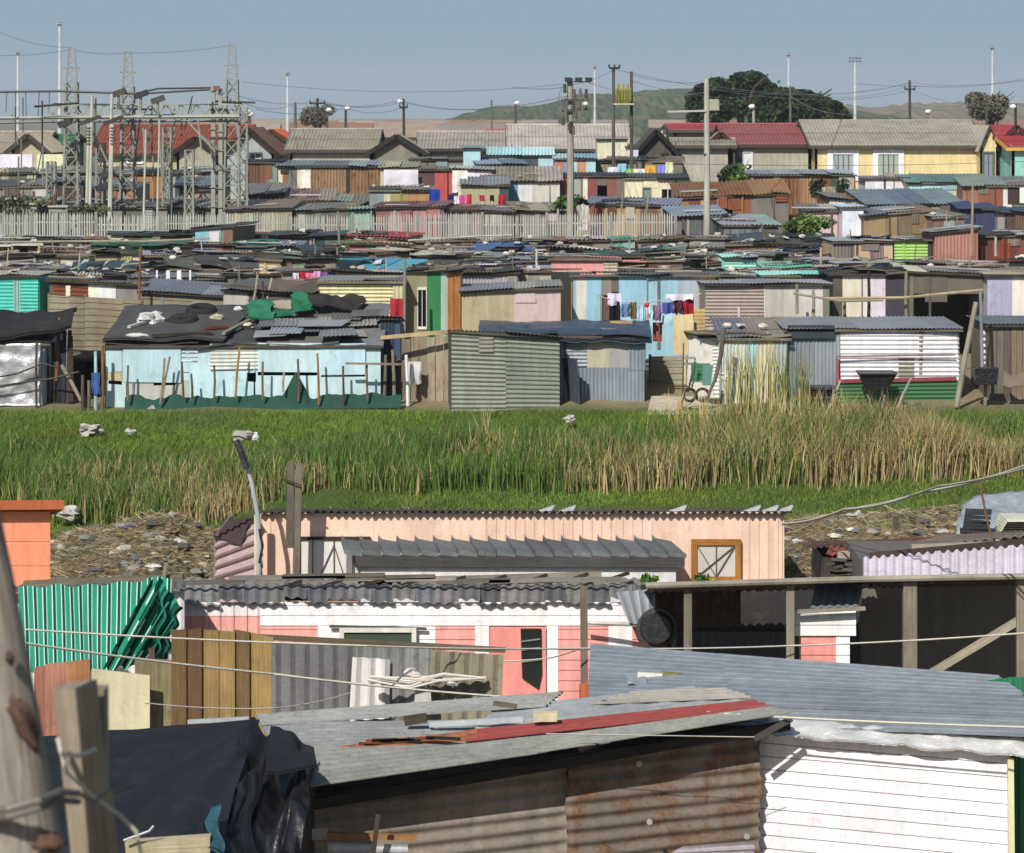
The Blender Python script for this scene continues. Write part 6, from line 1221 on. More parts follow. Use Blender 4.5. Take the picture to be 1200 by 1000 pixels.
for i, (x, y, c) in enumerate([(76, 146, '3c3334'), (185, 118, '4a4a44'), (165, 112, '35353a'), (139, 110, '4c4640'), (120, 220, '2f3230'), (126, 205, '3a3a38')]):
    m = MB(); q = P(x, y, 110.8); m.beam(q-Vector((.25, 0, .05)), q+Vector((.25, 0, .12)), .2, .22, hx(c), 'iron'); m.tube([q, Vector((q.x, q.y, q.z-.6))], .05, hx('8a8c80'), 'iron', 6)
    solo(m, 'switch_box', ['dark switch box at the leftmost pylon below the girder', 'round dark switch box above the girder in front of the red roof', 'small black switch box above the girder by the middle pylon', 'brown switch box left of the middle pylon top', 'black switch box low between the first two pylons', 'dark grey switch box above the black one between the pylons'][i], 'switch box')
for i, (x0, y0, x1, y1) in enumerate([(106, 150, 126, 190), (220, 143, 252, 178), (168, 150, 170, 190), (118, 205, 132, 232), (232, 140, 236, 176), (186, 142, 190, 214), (112, 160, 122, 182)]):
    bar([(x0, y0, 110.9), (x1, y1, 110.9)], .035, 'a8aa9e', ['diagonal stay from the first switch head down to the right', 'long diagonal strut left of the steel column pair', 'thin vertical rod right of the middle pylon', 'low diagonal stay between the first two pylons', 'short rod hanging left of the steel columns', 'thin hanging rod over the red roof', 'short stay below the first switch head'][i])
for i, x in enumerate([8, 18, 30, 46, 58]):
    m = MB(); a = P(x, 107, 113); b = P(x+RG.uniform(-2, 2), 130+RG.uniform(0, 12), 113); m.tube([a, b], .02, hx('7a7c74'), 'iron', 4)
    solo(m, 'dropper', 'thin dropper wire hanging from the busbar at the left', 'dropper', 'dropper wires left of the first pylon')
# more gear: small lattice supports around
for x, y0, lab in [(196, 150, 'short lattice support right of the middle pylon'), (222, 176, 'low lattice support left of the steel columns'), (60, 190, 'low lattice support left of the leftmost pylon'), (118, 168, 'short lattice support between the first two pylons'), (285, 126, 'slim lattice support with a white lamp right of the tallest pylon')]:
    root = thing('lattice_support', lab, 'support', (P(x, y0, 111.5).x, 111.5, ground(111.5)), 'lattice supports of the switchgear yard'); lattice(root, 'lattice_body', x, y0, 111.5, .34, .3, lw=.055)
for x, y0, lab in [(14, 234, 'grey transformer cabinet at the far left of the yard'), (32, 240, 'pale transformer cabinet beside the far left one'), (68, 243, 'small cabinet under the leftmost pylon')]:
    m = MB(); q = P(x, y0, 109.5); zb = ground(109.5)-.1; m.box(q.x-.35, q.x+.35, 109.5, 110.1, zb, q.z, hx('9a9c92'), 'paint')
    for k in range(5): m.box(q.x-.3+k*.13, q.x-.24+k*.13, 109.42, 109.5, zb+.3, q.z-.15, hx('7f8278'), 'paint')
    m.box(q.x-.38, q.x+.38, 109.4, 110.15, q.z, q.z+.06, hx('b0b2a8'), 'paint')
    for k in (-.2, .2): m.tube([(q.x+k, 109.8, q.z), (q.x+k, 109.8, q.z+.5)], .06, hx('6a4a3c'), 'paint', 7, r2=.04)
    solo(m, 'transformer', lab, 'transformer')
# ================================================================== poles
def line_pole(x, y0, Yp, lab, col='a09c90', r=.13, name='utility_pole', base=None, arms=(), lamp=None, group=None, mat='wood'):
    p = P(x, y0, Yp); root = thing(name, lab, 'pole', (p.x, Yp, ground(Yp)), group); m = MB()
    m.tube([(p.x, Yp, ground(Yp)-.3), (p.x+.02, Yp, (ground(Yp)+p.z)/2), p], r, hx(col), mat, 8, r2=r*.7); m.build('shaft', root)
    for (dy, w_, c) in arms:
        m = MB(); z = p.z-dy; m.beam((p.x-w_/2, Yp-.12, z), (p.x+w_/2, Yp-.12, z), .08, .1, hx(c)); o = m.build('cross_arm', root)
        for k in (-.45, 0, .45):
            i_ = MB(); q = Vector((p.x+w_*k, Yp-.12, z+.04)); i_.tube([q, q+Vector((0, 0, .16))], .045, hx('4a3c36'), 'paint', 7, r2=.03); i_.build('insulator', o)
    if lamp:
        m = MB(); q = p+Vector((lamp, -.1, -.15)); m.tube([p, q], .03, hx('8a8c90'), 'iron', 5); m.blob(q, .17, hx('f0f0ee'), 'paint', (1.1, 1, .8), .05, 10); m.build('lamp_head', root, True)
    return root
# big concrete pole with much gear
root = line_pole(668, 92, 108, 'tall concrete pole crowded with switchgear and three dark caps', 'a39d8e', .15, mat='stone')
def at(x, y, Yp=107.8): return P(x, y, Yp)
m = MB()
for x in (666, 678, 690): q = at(x, 93.5); m.beam(q-Vector((.13, 0, 0)), q+Vector((.13, 0, 0)), .14, .16, hx('2a2a2e'), 'paint')
m.beam(at(664, 96), at(692, 96), .05, .05, hx('5c5e60'), 'iron'); m.build('cap_row', root)
for i, (x, y) in enumerate([(662, 104), (673, 110), (680, 109), (687, 110), (661, 122), (663, 134), (672, 124), (679, 122), (686, 121), (660, 142), (675, 133), (683, 130), (668, 148), (672, 153)]):
    m = MB(); q = at(x, y); m.tube([q+Vector((0, 0, -.16)), q, q+Vector((0, 0, .18))], .075, hx(['3c3836', '5a544c', '6a655c'][i % 3]), 'paint', 7, r2=.05); m.build('insulator', root)
m = MB(); m.beam(at(658, 118), at(690, 117), .08, .09, hx('55524a')); m.beam(at(658, 130), at(688, 128), .08, .09, hx('55524a')); m.beam(at(659, 118), at(659, 139), .07, .07, hx('77746a')); m.beam(at(664, 145), at(676, 138), .06, .06, hx('77746a')); m.build('cross_arm', root)
m = MB(); m.blob(at(686, 122, 107.5), .12, hx('d8d8d4'), 'paint'); m.build('lamp_head', root)
root = line_pole(828, 92, 105, 'tall pale concrete pole with a meter box and a long left hand rail', 'b5b4a6', .13, mat='stone')
m = MB(); q = P(836, 123, 104.8); m.box(q.x-.15, q.x+.2, 104.7, 104.95, q.z-.2, q.z+.2, hx('a8aa90'), 'paint'); m.build('meter_box', root)
m = MB(); m.beam(P(782, 131, 104.9), P(828, 130, 104.9), .06, .07, hx('b8b8b0'), 'iron'); m.beam(P(808, 181, 104.9), P(828, 181, 104.9), .04, .05, hx('55524c'), 'iron'); m.build('cross_arm', root)
# transformer on twin poles
root = thing('pole_transformer', 'yellow green transformer slung between two dark poles', 'transformer', (P(730, 200, 127).x, 127, ground(127)))
for x, y in ((719, 79), (740, 84)):
    m = MB(); p = P(x, y, 127); m.tube([(p.x, 127, ground(127)-.2), p], .085, hx('5f5c56'), 'wood', 7, r2=.065); m.build('pole', root)
m = MB(); q = P(730, 112, 126.8); m.box(q.x-.32, q.x+.36, 126.5, 127, q.z-.28, q.z+.3, hx('8a8c2c'), 'paint')
for k in range(6): m.box(q.x-.3+k*.12, q.x-.25+k*.12, 126.42, 126.5, q.z-.22, q.z+.24, hx('77792a'), 'paint')
m.build('tank', root)
m = MB(); m.box(q.x-.42, q.x+.46, 126.4, 127.1, q.z-.42, q.z-.34, hx('c9b88a'), 'wood'); m.build('platform', root)
for k in (-.2, 0, .2):
    m = MB(); m.tube([(q.x+k, 126.8, q.z+.3), (q.x+k, 126.8, q.z+.5)], .05, hx('a09050'), 'paint', 6); m.build('bushing', root)
m = MB(); a = P(714, 80, 126.9); b = P(726, 80, 126.9); m.beam(a, b, .08, .09, hx('3c3a38'))
for t in (0, .5, 1): p = a.lerp(b, t); m.tube([p, p+Vector((0, 0, .16))], .04, hx('35302e'), 'paint', 6)
m.build('cross_arm', root)
for a in [(372, 115, 165, 'dark twin armed pole in the left distance', '4a4640', ((.3, .9, '3c3a38'),), None), (405, 124, 170, 'short dark street lamp pole above the rough gable roof', '55524c', (), .12), (473, 116, 172, 'dark pole with wires meeting at its top above the grey roofs', '45423c', ((.5, .5, '3c3a38'),), -.2),
          (604, 118, 175, 'slender lamp pole left of the palest roof', '5f5c55', (), .1), (346, 120, 168, 'plain grey pole left of the bare tree', '6a685f', (), None), (383, 126, 166, 'lamp pole in front of the bare tree', '6f6a62', (), .12), (1066, 94, 175, 'tall dark pole with one cross arm above the long cream house', '4c4a45', ((.55, .65, '3c3a38'),), None),
          (883, 122, 160, 'pale lamp pole against the big dark tree', 'b0aea4', (), -.1), (926, 101, 172, 'thin mast with a lamp against the dark hedge of trees', '6a6a66', (), None), (1190, 122, 160, 'dark lamp pole near the right edge above the crimson roof', '3c3c3c', (), -.15), (1156, 112, 170, 'dark pole left of the bare trees at the right', '55534e', (), None),
          (289, 128, 150, 'short dark pole with a white lamp right of the tallest pylon', '4a4a4c', (), .05), (292.5, 131, 155, 'second short lamp pole beside the first, right of the tallest pylon', '5a5a5c', (), .05), (576, 117, 260, 'spindly tree-like pole on the slope of the hill', '6a6a62', (), None), (1087, 128, 175, 'small white topped post above the long cream house', '8a8a86', (), .02)]:
    line_pole(a[0], a[1], a[2], a[3], a[4], .10, arms=a[5], lamp=a[6])
m = MB(); 
for x, y, Yp, lab, r in [(70, 28, 260, 'tall white high mast light behind the first pylon', .16), (21, 62, 330, 'distant high mast light at the far left', .17), (337, 86, 330, 'distant high mast light left of the bare tree', .17), (924, 64, 380, 'faint high mast light above the dark hedge of trees', .16), (1002, 72, 420, 'faint mast crowned with a cluster of floodlights', .2), (1163, 56, 300, 'white high mast light near the right edge', .15), (697, 78, 500, 'very faint high mast behind the transformer poles', .2)]:
    p = P(x, y, Yp); root = thing('high_mast_light', lab, 'mast', (p.x, Yp, ground(Yp))); m = MB(); m.tube([(p.x, Yp, ground(Yp)), p], r*1.3, hx('c9cdd0'), 'paint', 7, r2=r*.7); m.build('mast', root)
    m = MB(); w_ = Yp/F*(5 if x != 1002 else 7)
    if x == 1002:
        for k in range(4):
            for j in range(2): q = p+Vector((w_*(k-1.5)*.55, 0, j*w_*.5)); m.box(q.x-w_*.18, q.x+w_*.18, Yp-.2, Yp+.2, q.z-w_*.15, q.z+w_*.15, hx('6a6e72'), 'iron')
    else:
        m.tube([p-Vector((0, 0, .15)), p+Vector((0, 0, .15))], w_*.5, hx('8a8e92'), 'iron', 10)
        for k in range(6): a_ = k*math.pi/3; q = p+Vector((math.cos(a_)*w_*.7, math.sin(a_)*w_*.7, 0)); m.box(q.x-w_*.2, q.x+w_*.2, q.y-w_*.2, q.y+w_*.2, q.z-w_*.12, q.z+w_*.12, hx('a8acb0'), 'iron')
    m.build('lamp_crown', root)
# ================================================================== overhead wires
WG = 'overhead wires against the sky'
W = [([(-40, 18, 112), (84, 56, 112)], .3), ([(84, 58, 112), (150, 62, 112.4), (272, 53, 112.2)], .1), ([(-40, 63, 112), (84, 58, 112)], .15), ([(284, 96, 112), (668, 98, 108)], .35), ([(280, 113, 112), (372, 118, 165)], .25), ([(372, 117, 165), (473, 119, 172), (604, 122, 175)], .4),
     ([(300, 128, 150), (405, 127, 170), (473, 126, 172)], .3), ([(372, 120, 165), (473, 116, 172)], .35), ([(473, 120, 172), (668, 112, 108)], .5), ([(668, 100, 108), (719, 82, 127)], .1), ([(740, 88, 127), (828, 97, 105)], .12), ([(719, 81, 127), (1066, 98, 175)], .9), ([(740, 95, 127), (925, 105, 172), (1066, 100, 175), (1250, 76, 175)], .6), ([(828, 100, 105), (1066, 97, 175), (1260, 80, 170)], .5),
     ([(828, 104, 105), (1066, 106, 175)], .5), ([(1066, 104, 175), (1190, 126, 160)], .4), ([(925, 112, 172), (990, 134, 170), (1066, 128, 175)], .3), ([(1066, 120, 175), (1156, 118, 170), (1190, 112, 160)], .3), ([(668, 118, 108), (720, 124, 127)], .2), ([(661, 98, 108), (656, 108, 112), (652, 134, 112)], .0), ([(690, 97, 108), (828, 108, 105)], .3),
     ([(790, 192, 105), (1250, 187, 128)], .15), ([(600, 102, 112), (668, 101, 108)], .1), ([(286, 121, 112), (340, 124, 150), (372, 124, 165)], .2), ([(1000, 98, 175), (1250, 88, 175)], .4)]
for i, (p, s_) in enumerate(W): wire(p, .010 if p[0][2] < 140 else .013, '7d8186', 'thin overhead wire strung between the poles across the sky', s_, group=WG)
# ================================================================== trees
def tree(name, cx, y0, y1, Yt, wpx, lab, cols, n=2600, leaf=.16, trunk=True, lobes=None, seed=1, base_y=None, sparse=False, cat='tree', h0=None):
    r = random.Random(seed); root = thing(name, lab, cat, (P(cx, 0, Yt).x, Yt, ground(Yt))); s = F/Yt
    top = P(cx, y0, Yt).z; bot = P(cx, y1, Yt).z; X = P(cx, 0, Yt).x; R = wpx/2/s; Hh = (top-bot)/2
    lobes = lobes or [(r.uniform(-.6, .6), r.uniform(-.5, .5), r.uniform(-.45, .5), r.uniform(.35, .6)) for _ in range(9)]
    m = MB()
    zc = (top+bot)/2
    for i in range(n):
        lx, ly, lz, lr = r.choice(lobes); d = Vector((r.gauss(0, 1), r.gauss(0, 1), r.gauss(0, 1))).normalized(); k = lr*(r.random()**.35)
        p = Vector((X+(lx+d.x*k)*R, Yt+(ly+d.y*k)*R*.8, zc+(lz+d.z*k)*Hh)); 
        if noise.noise(p*1.1/leaf*.12+Vector((seed, 0, 0))) < -.13 and not sparse: continue
        a = Vector((r.gauss(0, 1), r.gauss(0, 1), r.gauss(0, 1))).normalized()*leaf*r.uniform(.5, 1.3); b = a.cross(Vector((r.gauss(0, 1), r.gauss(0, 1), r.gauss(0, 1)))).normalized()*leaf*r.uniform(.4, .9)
        q = len(m.v); m.v += [tuple(p-a), tuple(p+b), tuple(p+a), tuple(p-b)]; m.face([q, q+1, q+2, q+3], jit(cols[int((noise.noise(p*.35/max(leaf, .1)*.2)+.5)*len(cols)) % len(cols)], .35, r), 'leaf')
    m.build('crown', root)
    if trunk:
        t = MB(); t.tube([(X, Yt, ground(Yt)-.2), (X+.1, Yt, lerp(ground(Yt), zc, .6)), (X, Yt, zc)], max(.06, R*.09), hx('5a4c3c'), 'wood', 7, r2=max(.02, R*.04))
        for k in range(7 if not sparse else 26):
            a0 = r.uniform(0, 6.3); e = Vector((X+math.cos(a0)*R*r.uniform(.3, .8), Yt+math.sin(a0)*R*.5, zc+Hh*r.uniform(-.2, .9))); t.tube([(X, Yt, lerp(ground(Yt), zc, r.uniform(.5, .95))), ((X+e.x)/2, (Yt+e.y)/2, (zc+e.z)/2-.1), e], R*.035, hx('5f5244'), 'wood', 5, r2=R*.012)
        t.build('trunk', root)
    return root
DK = [(.018, .032, .013), (.026, .045, .018), (.036, .06, .022), (.014, .024, .012), (.05, .07, .03)]
tree('large_tree', 868, 79, 150, 210, 132, 'biggest dark rounded tree rising behind the faded red roof', DK, 24000, .17, seed=3, lobes=[(-.72, 0, -.3, .26), (-.78, 0, .0, .2), (-.6, 0, .22, .26), (-.62, .1, -.6, .35), (-.42, -.2, .4, .24), (-.35, .1, .0, .4), (-.18, 0, .3, .3), (.05, 0, .58, .26), (.22, 0, .66, .22), (.2, 0, .2, .4), (.42, 0, .45, .28), (.5, 0, .1, .34), (.62, .1, -.3, .36), (.78, 0, .05, .3), (.85, 0, -.3, .3), (-.1, -.2, -.5, .45), (.3, -.1, -.6, .45), (.75, 0, -.6, .3)])
tree('large_tree', 938, 99, 152, 215, 118, 'lower dark green tree joined to the right of the biggest tree', DK, 20000, .17, seed=5, lobes=[(-.7, 0, .3, .4), (-.4, 0, .6, .28), (-.2, .1, .5, .3), (.05, 0, .45, .3), (.25, 0, .35, .26), (.4, 0, .15, .3), (.6, 0, .05, .24), (.74, 0, -.2, .22), (.86, 0, -.45, .2), (-.4, 0, -.1, .5), (.1, 0, -.2, .5), (.5, 0, -.5, .4), (-.3, 0, -.6, .5), (.8, 0, -.75, .25)])
tree('bare_tree', 372, 118, 152, 190, 46, 'thin half bare tree in the left distance', [(.13, .12, .09), (.1, .1, .07), (.16, .15, .12)], 2600, .09, sparse=True, seed=7)
tree('bare_tree', 1162, 102, 146, 190, 66, 'wide half bare grey brown tree at the right above the cream house', [(.13, .12, .09), (.1, .1, .07), (.16, .15, .12)], 5000, .1, sparse=True, seed=9)
BR_ = [(.06, .13, .02), (.09, .18, .03), (.04, .09, .018), (.12, .2, .04)]
tree('bush', 944, 248, 282, 104.2, 70, 'bright green leafy bush among the roofs right of centre', BR_, 2400, .085, seed=11, cat='bush')
tree('bush', 866, 184, 222, 119.5, 46, 'green bush in front of the window with white shutters', DK+BR_, 1500, .09, seed=12, cat='bush')
tree('bush', 669, 227, 247, 109.4, 40, 'dark green bush at the foot of the pole crowded with switchgear', DK+BR_[:2], 1000, .08, seed=13, cat='bush')
tree('bush', 958, 205, 236, 119, 20, 'narrow dark shrub against the tall rust brown shack', DK+BR_[:1], 500, .08, seed=14, cat='bush')
tree('bush', 985, 205, 238, 118, 22, 'small dark shrub right of the tall rust brown shack', DK, 500, .08, seed=15, cat='bush')
tree('bush', 30, 228, 250, 110, 90, 'scrubby olive bush under the switchgear at the far left', [(.08, .1, .05), (.12, .13, .07), (.05, .06, .03)], 1300, .09, seed=16, cat='bush')
tree('bush', 100, 238, 254, 109.6, 70, 'thin olive scrub at the foot of the first two pylons', [(.1, .11, .07), (.07, .08, .05)], 700, .08, seed=17, cat='bush')
# striped tuft of tall grass in front of the pale ribbed shack
def tuft(name, x0, x1, Yt, n, y_top, lab, cols, seed):
    r = random.Random(seed); m = MB()
    for i in range(n):
        x = r.uniform(x0, x1); a = P(x, 0, Yt+r.uniform(-.4, .4)); zt = P(0, y_top+abs(r.gauss(0, 16)), Yt).z; zb = ground(a.y)-.05; l = r.gauss(0, .14); w_ = r.uniform(.009, .016); h = zt-zb
        b = len(m.v); m.v += [(a.x-w_, a.y, zb), (a.x+w_, a.y, zb), (a.x+w_*.8+l*.4, a.y, zb+h*.55), (a.x-w_*.8+l*.4, a.y, zb+h*.55), (a.x+l*1.3, a.y, zt)]
        c = jit(hx(r.choice(cols)), .2, r); m.face([b, b+1, b+2, b+3], c, 'blade'); m.face([b+3, b+2, b+4], c, 'blade')
    return tag(m.build(name), lab, 'reeds', None, 'stuff')
tuft('reed_tuft', 850, 905, 68.6, 70, 392, 'tall yellow grass tuft growing in front of the pale vertical ribbed shack', ['a89c54', '8f8444', 'b8aa64', '74783a'], 3)
tuft('reed_tuft', 908, 948, 68.4, 60, 400, 'darker green tuft of tall grass right of the yellow one', ['5a6a34', '7a7f3c', 'a3985a'], 4)
tuft('reed_tuft', 780, 1010, 66.5, 120, 448, 'scattered straw stalks standing above the reeds on the right', ['b59f64', 'a8884c', 'c9b27c'], 5)
tuft('reed_tuft', 556, 572, 65.5, 8, 450, 'few thin dry stalks below the greenish shack', ['b5a880', '9a8f6c'], 6)
# dense small rods and stays of the switchgear
rr_ = random.Random(21)
for i in range(34):
    x = rr_.uniform(4, 284); y0 = rr_.uniform(112, 200); y1 = y0+rr_.uniform(20, 60); dx = rr_.choice([0, 0, rr_.uniform(-10, 10)])
    bar([(x, y0, 110.6+rr_.uniform(0, 3)), (x+dx, min(252, y1), 110.6+rr_.uniform(0, 3))], rr_.uniform(.018, .035), rr_.choice(['7a7c72', '8f9186', '55574f', 'a3a598']), 'thin steel rod among the switchgear of the yard', 'rod', 'rod', 'thin steel rods of the switchgear yard')
# ================================================================== near side of the ditch
K = 4
def part(mb, name, root, smooth=False): return mb.build(name, root, smooth)
# ---- orange hut
root = thing('hut', 'small bright orange hut with a rusty slab roof at the left edge', 'hut', (P(20, 0, 50).x, 50, ground(50)))
m = MB(); a = P(-60, 600, 50); b = P(59, 600, 50); zb = ground(50)-.2
m.sheet((a.x, 50, zb), (b.x, 50, zb), (b.x, 50, b.z), (a.x, 50, a.z), hx('ee9068'), 'paint', .42, .006, 'u', prof='board'); m.sheet((b.x, 50, zb), (b.x-.6, 52.2, zb), (b.x-.6, 52.2, b.z-.4), (b.x, 50, b.z), hx('e06a44'), 'paint', 1, 0)
m.sheet((b.x-.6, 52.2, zb), (a.x, 52.2, zb), (a.x, 52.2, b.z-.4), (b.x-.6, 52.2, b.z-.4), hx('e06a44'), 'paint', 1, 0); m.build('wall', root)
m = MB(); a = P(-70, 598, 49.7); b = P(75, 597, 49.7); m.hexa([a, b, b+Vector((-.7, 2.7, -.5)), a+Vector((0, 2.7, -.5)), a+Vector((0, 0, .16)), b+Vector((0, 0, .16)), b+Vector((-.7, 2.7, -.34)), a+Vector((0, 2.7, -.34))], hx('a8552c'), 'rust', rust=.25); m.build('roof', root)
# ---- pale peach house
Y = 51.5
root = thing('house', 'long pale peach house of ribbed sheets seen over the lower roofs', 'house', (0, Y, ground(Y)))
m = MB(); zb = ground(Y)-.2
xs = [307, 322, 436, 560, 720, 775, 868, 917]; pk = ['eec9b2', 'f0ccb6', 'f1ceb8', 'eecab3', 'f0cdb8', 'eec9b2', 'efccb5']
for i in range(len(xs)-1):
    a = P(xs[i], 0, Y); b = P(xs[i+1], 0, Y); yy = Y-.01*(i % 2); t0 = P(0, 602-.2*i, Y).z
    rib = i in (0, 3, 4, 6)
    m.sheet((a.x, yy, zb), (b.x+.03, yy, zb), (b.x+.03, yy, t0), (a.x, yy, t0+.01), hx(pk[i]), 'paint', .17 if rib else 1, .012 if rib else 0, 'v', prof='rib', thick=.02)
a = P(307, 0, Y); b = P(917, 0, Y)
m.sheet((b.x, Y, zb), (b.x, Y+4, zb), (b.x, Y+4, P(0, 602, Y).z-.5), (b.x, Y, P(0, 602, Y).z), hx('e8bca0'), 'paint', .12, .02, 'v'); m.sheet((a.x, Y+4, zb), (a.x, Y, zb), (a.x, Y, P(0, 602, Y).z), (a.x, Y+4, P(0, 602, Y).z-.5), hx('e8bca0'), 'paint', .12, .02, 'v')
m.sheet((b.x, Y+4, zb), (a.x, Y+4, zb), (a.x, Y+4, P(0, 602, Y).z-.5), (b.x, Y+4, P(0, 602, Y).z-.5), hx('d8ac94'), 'paint', .12, .02, 'v')
m.build('wall', root)
m = MB(); t = P(0, 601, Y).z
for i in range(9):
    x0 = lerp(a.x-.1, b.x+.1, i/9); x1 = lerp(a.x-.1, b.x+.1, (i+1)/9)+.06; dz = RG.uniform(-.015, .03)
    m.sheet((x0, Y-.16, t+.03+dz), (x1, Y-.16, t+.03+RG.uniform(-.01, .02)), (x1, Y+4.1, t-.5), (x0, Y+4.1, t-.5), jit(hx('5c4a42'), .2), 'zinc', .13, .028, 'v', rust=.35, k=6)
m.build('roof', root)
for x in (630, 655, 785, 872, 893, 910): 
    m = MB(); q = P(x, 600, Y+.1); m.hexa([q, q+Vector((.25, 0, .02)), q+Vector((.25, .2, .02)), q+Vector((0, .2, 0)), q+Vector((.1, 0, .03)), q+Vector((.3, 0, .1)), q+Vector((.3, .2, .1)), q+Vector((.1, .2, .03))], hx('c9cdd2'), 'zinc'); m.build('bent_sheet_corner', root)
def frame(root, x0, x1, y0, y1, Yw, fc, gc, fw=.09, name='window', cross=None, mat='wood', curtain=None, gm='glass'):
    a = P(x0, y1, Yw); b = P(x1, y0, Yw); f = MB(); c = hx(fc); w_ = fw
    f.box(a.x, b.x, Yw-.07, Yw+.01, b.z-w_, b.z, c, mat); f.box(a.x, b.x, Yw-.07, Yw+.01, a.z, a.z+w_, c, mat)
    f.box(a.x, a.x+w_, Yw-.068, Yw+.01, a.z+w_, b.z-w_, c, mat); f.box(b.x-w_, b.x, Yw-.068, Yw+.01, a.z+w_, b.z-w_, c, mat)
    o = f.build(name, root); g = MB(); g.sheet((a.x+w_, Yw-.03, a.z+w_), (b.x-w_, Yw-.03, a.z+w_), (b.x-w_, Yw-.03, b.z-w_), (a.x+w_, Yw-.03, b.z-w_), hx(gc), gm, 1, 0, 'u', thick=.01); g.build('pane', o)
    if cross:
        m = MB()
        for (u0, v0, u1, v1) in cross: m.beam((lerp(a.x+w_, b.x-w_, u0), Yw-.055, lerp(a.z+w_, b.z-w_, v0)), (lerp(a.x+w_, b.x-w_, u1), Yw-.055, lerp(a.z+w_, b.z-w_, v1)), .016, .016, hx('6b6258'), 'wood')
        m.build('burglar_bar', o)
    return o
frame(root, 810, 868, 632, 682, Y-.04, 'a8702c', 'c9c4bc', .1, cross=[(0, 1, .5, 0), (1, 1, .5, 0), (.5, 0, .5, 1), (0, .0, 1, 1)], gm='cloth')
o = frame(root, 349, 434, 629, 700, Y-.03, '3f322c', 'dcdad6', .05, cross=[(.18, 0, .18, 1), (.5, 0, .5, 1), (.8, 0, .8, 1), (.2, .1, .5, .9), (.5, .9, .66, .3)], gm='cloth')
# mauve ribbed annex on the left end
root = thing('annex', 'mauve corrugated annex with a torn dark roof at the left end of the peach house', 'shack', (P(278, 0, 51.2).x, 51.2, ground(51.2)))
m = MB(); a = P(252, 0, 51.2); b = P(298, 0, 51.2); m.sheet((a.x, 51.2, zb), (b.x, 51.2, zb), (b.x, 51.2, P(0, 606, 51.2).z), (a.x, 51.2, P(0, 628, 51.2).z), hx('a88f92'), 'paint', .19, .035, 'u', rust=.1); m.sheet((a.x, 54, zb), (a.x, 51.2, zb), (a.x, 51.2, P(0, 628, 51.2).z), (a.x, 54, P(0, 630, 51.2).z), hx('9a8084'), 'paint', .13, .02, 'v'); m.build('wall', root)
m = MB(); m.sheet(P(250, 630, 51.1), P(300, 604, 51.1), P(300, 602, 53.5), P(250, 624, 53.5), hx('4a4038'), 'felt', .13, .02, 'v'); m.sheet(P(254, 629, 51.14), P(282, 640, 51.14), P(294, 606, 51.14), P(268, 610, 51.14), hx('4c3c40'), 'felt', 1, 0, thick=.02); m.build('roof', root)
m = MB(); m.beam(P(302, 705, 51), P(302, 603, 51), .12, .08, hx('cfc8b8'), 'paint'); m.build('corner_board', root)
# tall double plank post
root = thing('post', 'tall weathered double plank post in front of the peach house', 'post', (P(342, 0, 50.6).x, 50.6, ground(50.6)))
m = MB(); p = P(344, 543, 50.6); m.beam((p.x-.07, 50.6, P(0, 642, 50.6).z), (p.x-.045, 50.6, p.z), .13, .07, hx('6f665a')); m.build('plank', root)
m = MB(); m.beam((p.x+.0, 50.62, ground(50.6)-.2), (p.x+.1, 50.62, p.z-.01), .12, .08, hx('7d7366')); m.build('plank', root)
m = MB(); q = P(343, 565, 50.5); m.beam(q+Vector((-.16, 0, .05)), q+Vector((.16, 0, -.06)), .02, .02, hx('3a3632'), 'iron'); m.build('wire_tie', root)
# bent pole with rag
root = thing('bent_pole', 'bent grey pole topped with a pale rag at the left end of the peach house', 'pole', (P(303, 0, 50.4).x, 50.4, ground(50.4)))
m = MB(); m.tube([P(303, 690, 50.4), P(304, 640, 50.4), P(302, 604, 50.4), P(295, 566, 50.4), P(286, 538, 50.4), P(275, 513, 50.4)], .045, hx('b5b8b8'), 'zinc', 8, r2=.035); m.build('shaft', root)
m = MB(); m.tube([P(289, 549, 50.3), P(283, 530, 50.3), P(277, 516, 50.3)], .06, hx('35383a'), 'plast', 7); m.tube([P(304, 660, 50.3), P(308, 640, 50.3), P(304, 620, 50.3)], .025, hx('2f2c2a'), 'plast', 5); m.build('tape_wrap', root)
m = MB(); m.blob(P(285, 510, 50.4), .17, hx('a3a098'), 'cloth', (1.3, .7, .5), .6, 10, 3); m.blob(P(299, 511, 50.4), .08, hx('e2e2e0'), 'cloth', (1, .8, .9), .6, 8, 5); m.build('rag', root)
# ---- tiled lean-to in front of the peach house
Y = 49.6
root = thing('lean_to', 'long low lean-to with grey scalloped tiles in front of the peach house', 'lean-to', (0, Y, ground(Y)))
m = MB(); FL = P(404, 648, Y); FR = P(806, 650, Y); BR = P(786, 636, Y+1.5); BL = P(400, 637, Y+1.5); n = 18
for i in range(n):
    a = FL.lerp(FR, i/n); b = FL.lerp(FR, (i+1)/n); c = BL.lerp(BR, (i+1)/n); d = BL.lerp(BR, i/n); up = Vector((0, 0, .03+.01*(i % 2)))
    m.hexa([a-Vector((0, 0, .03)), b-Vector((.02, 0, .06)), c, d, a+Vector((0, 0, .06)), b+Vector((-.02, 0, .0)), c+Vector((0, 0, .03)), d+Vector((0, 0, .09))], jit(hx('6f7376'), .14), 'asb')
    m.hexa([d, c, c+Vector((0, .1, 0)), d+Vector((0, .1, 0)), d+Vector((0, 0, .13)), c+Vector((-.22, 0, .03)), c+Vector((-.22, .1, .03)), d+Vector((0, .1, .13))], jit(hx('7d7f80'), .14), 'asb')
m.build('roof', root)
m = MB(); m.beam(FL+Vector((.2, .03, -.14)), FR+Vector((-.05, .03, -.12)), .05, .2, hx('4d4d4c'), 'wood'); m.build('fascia', root)
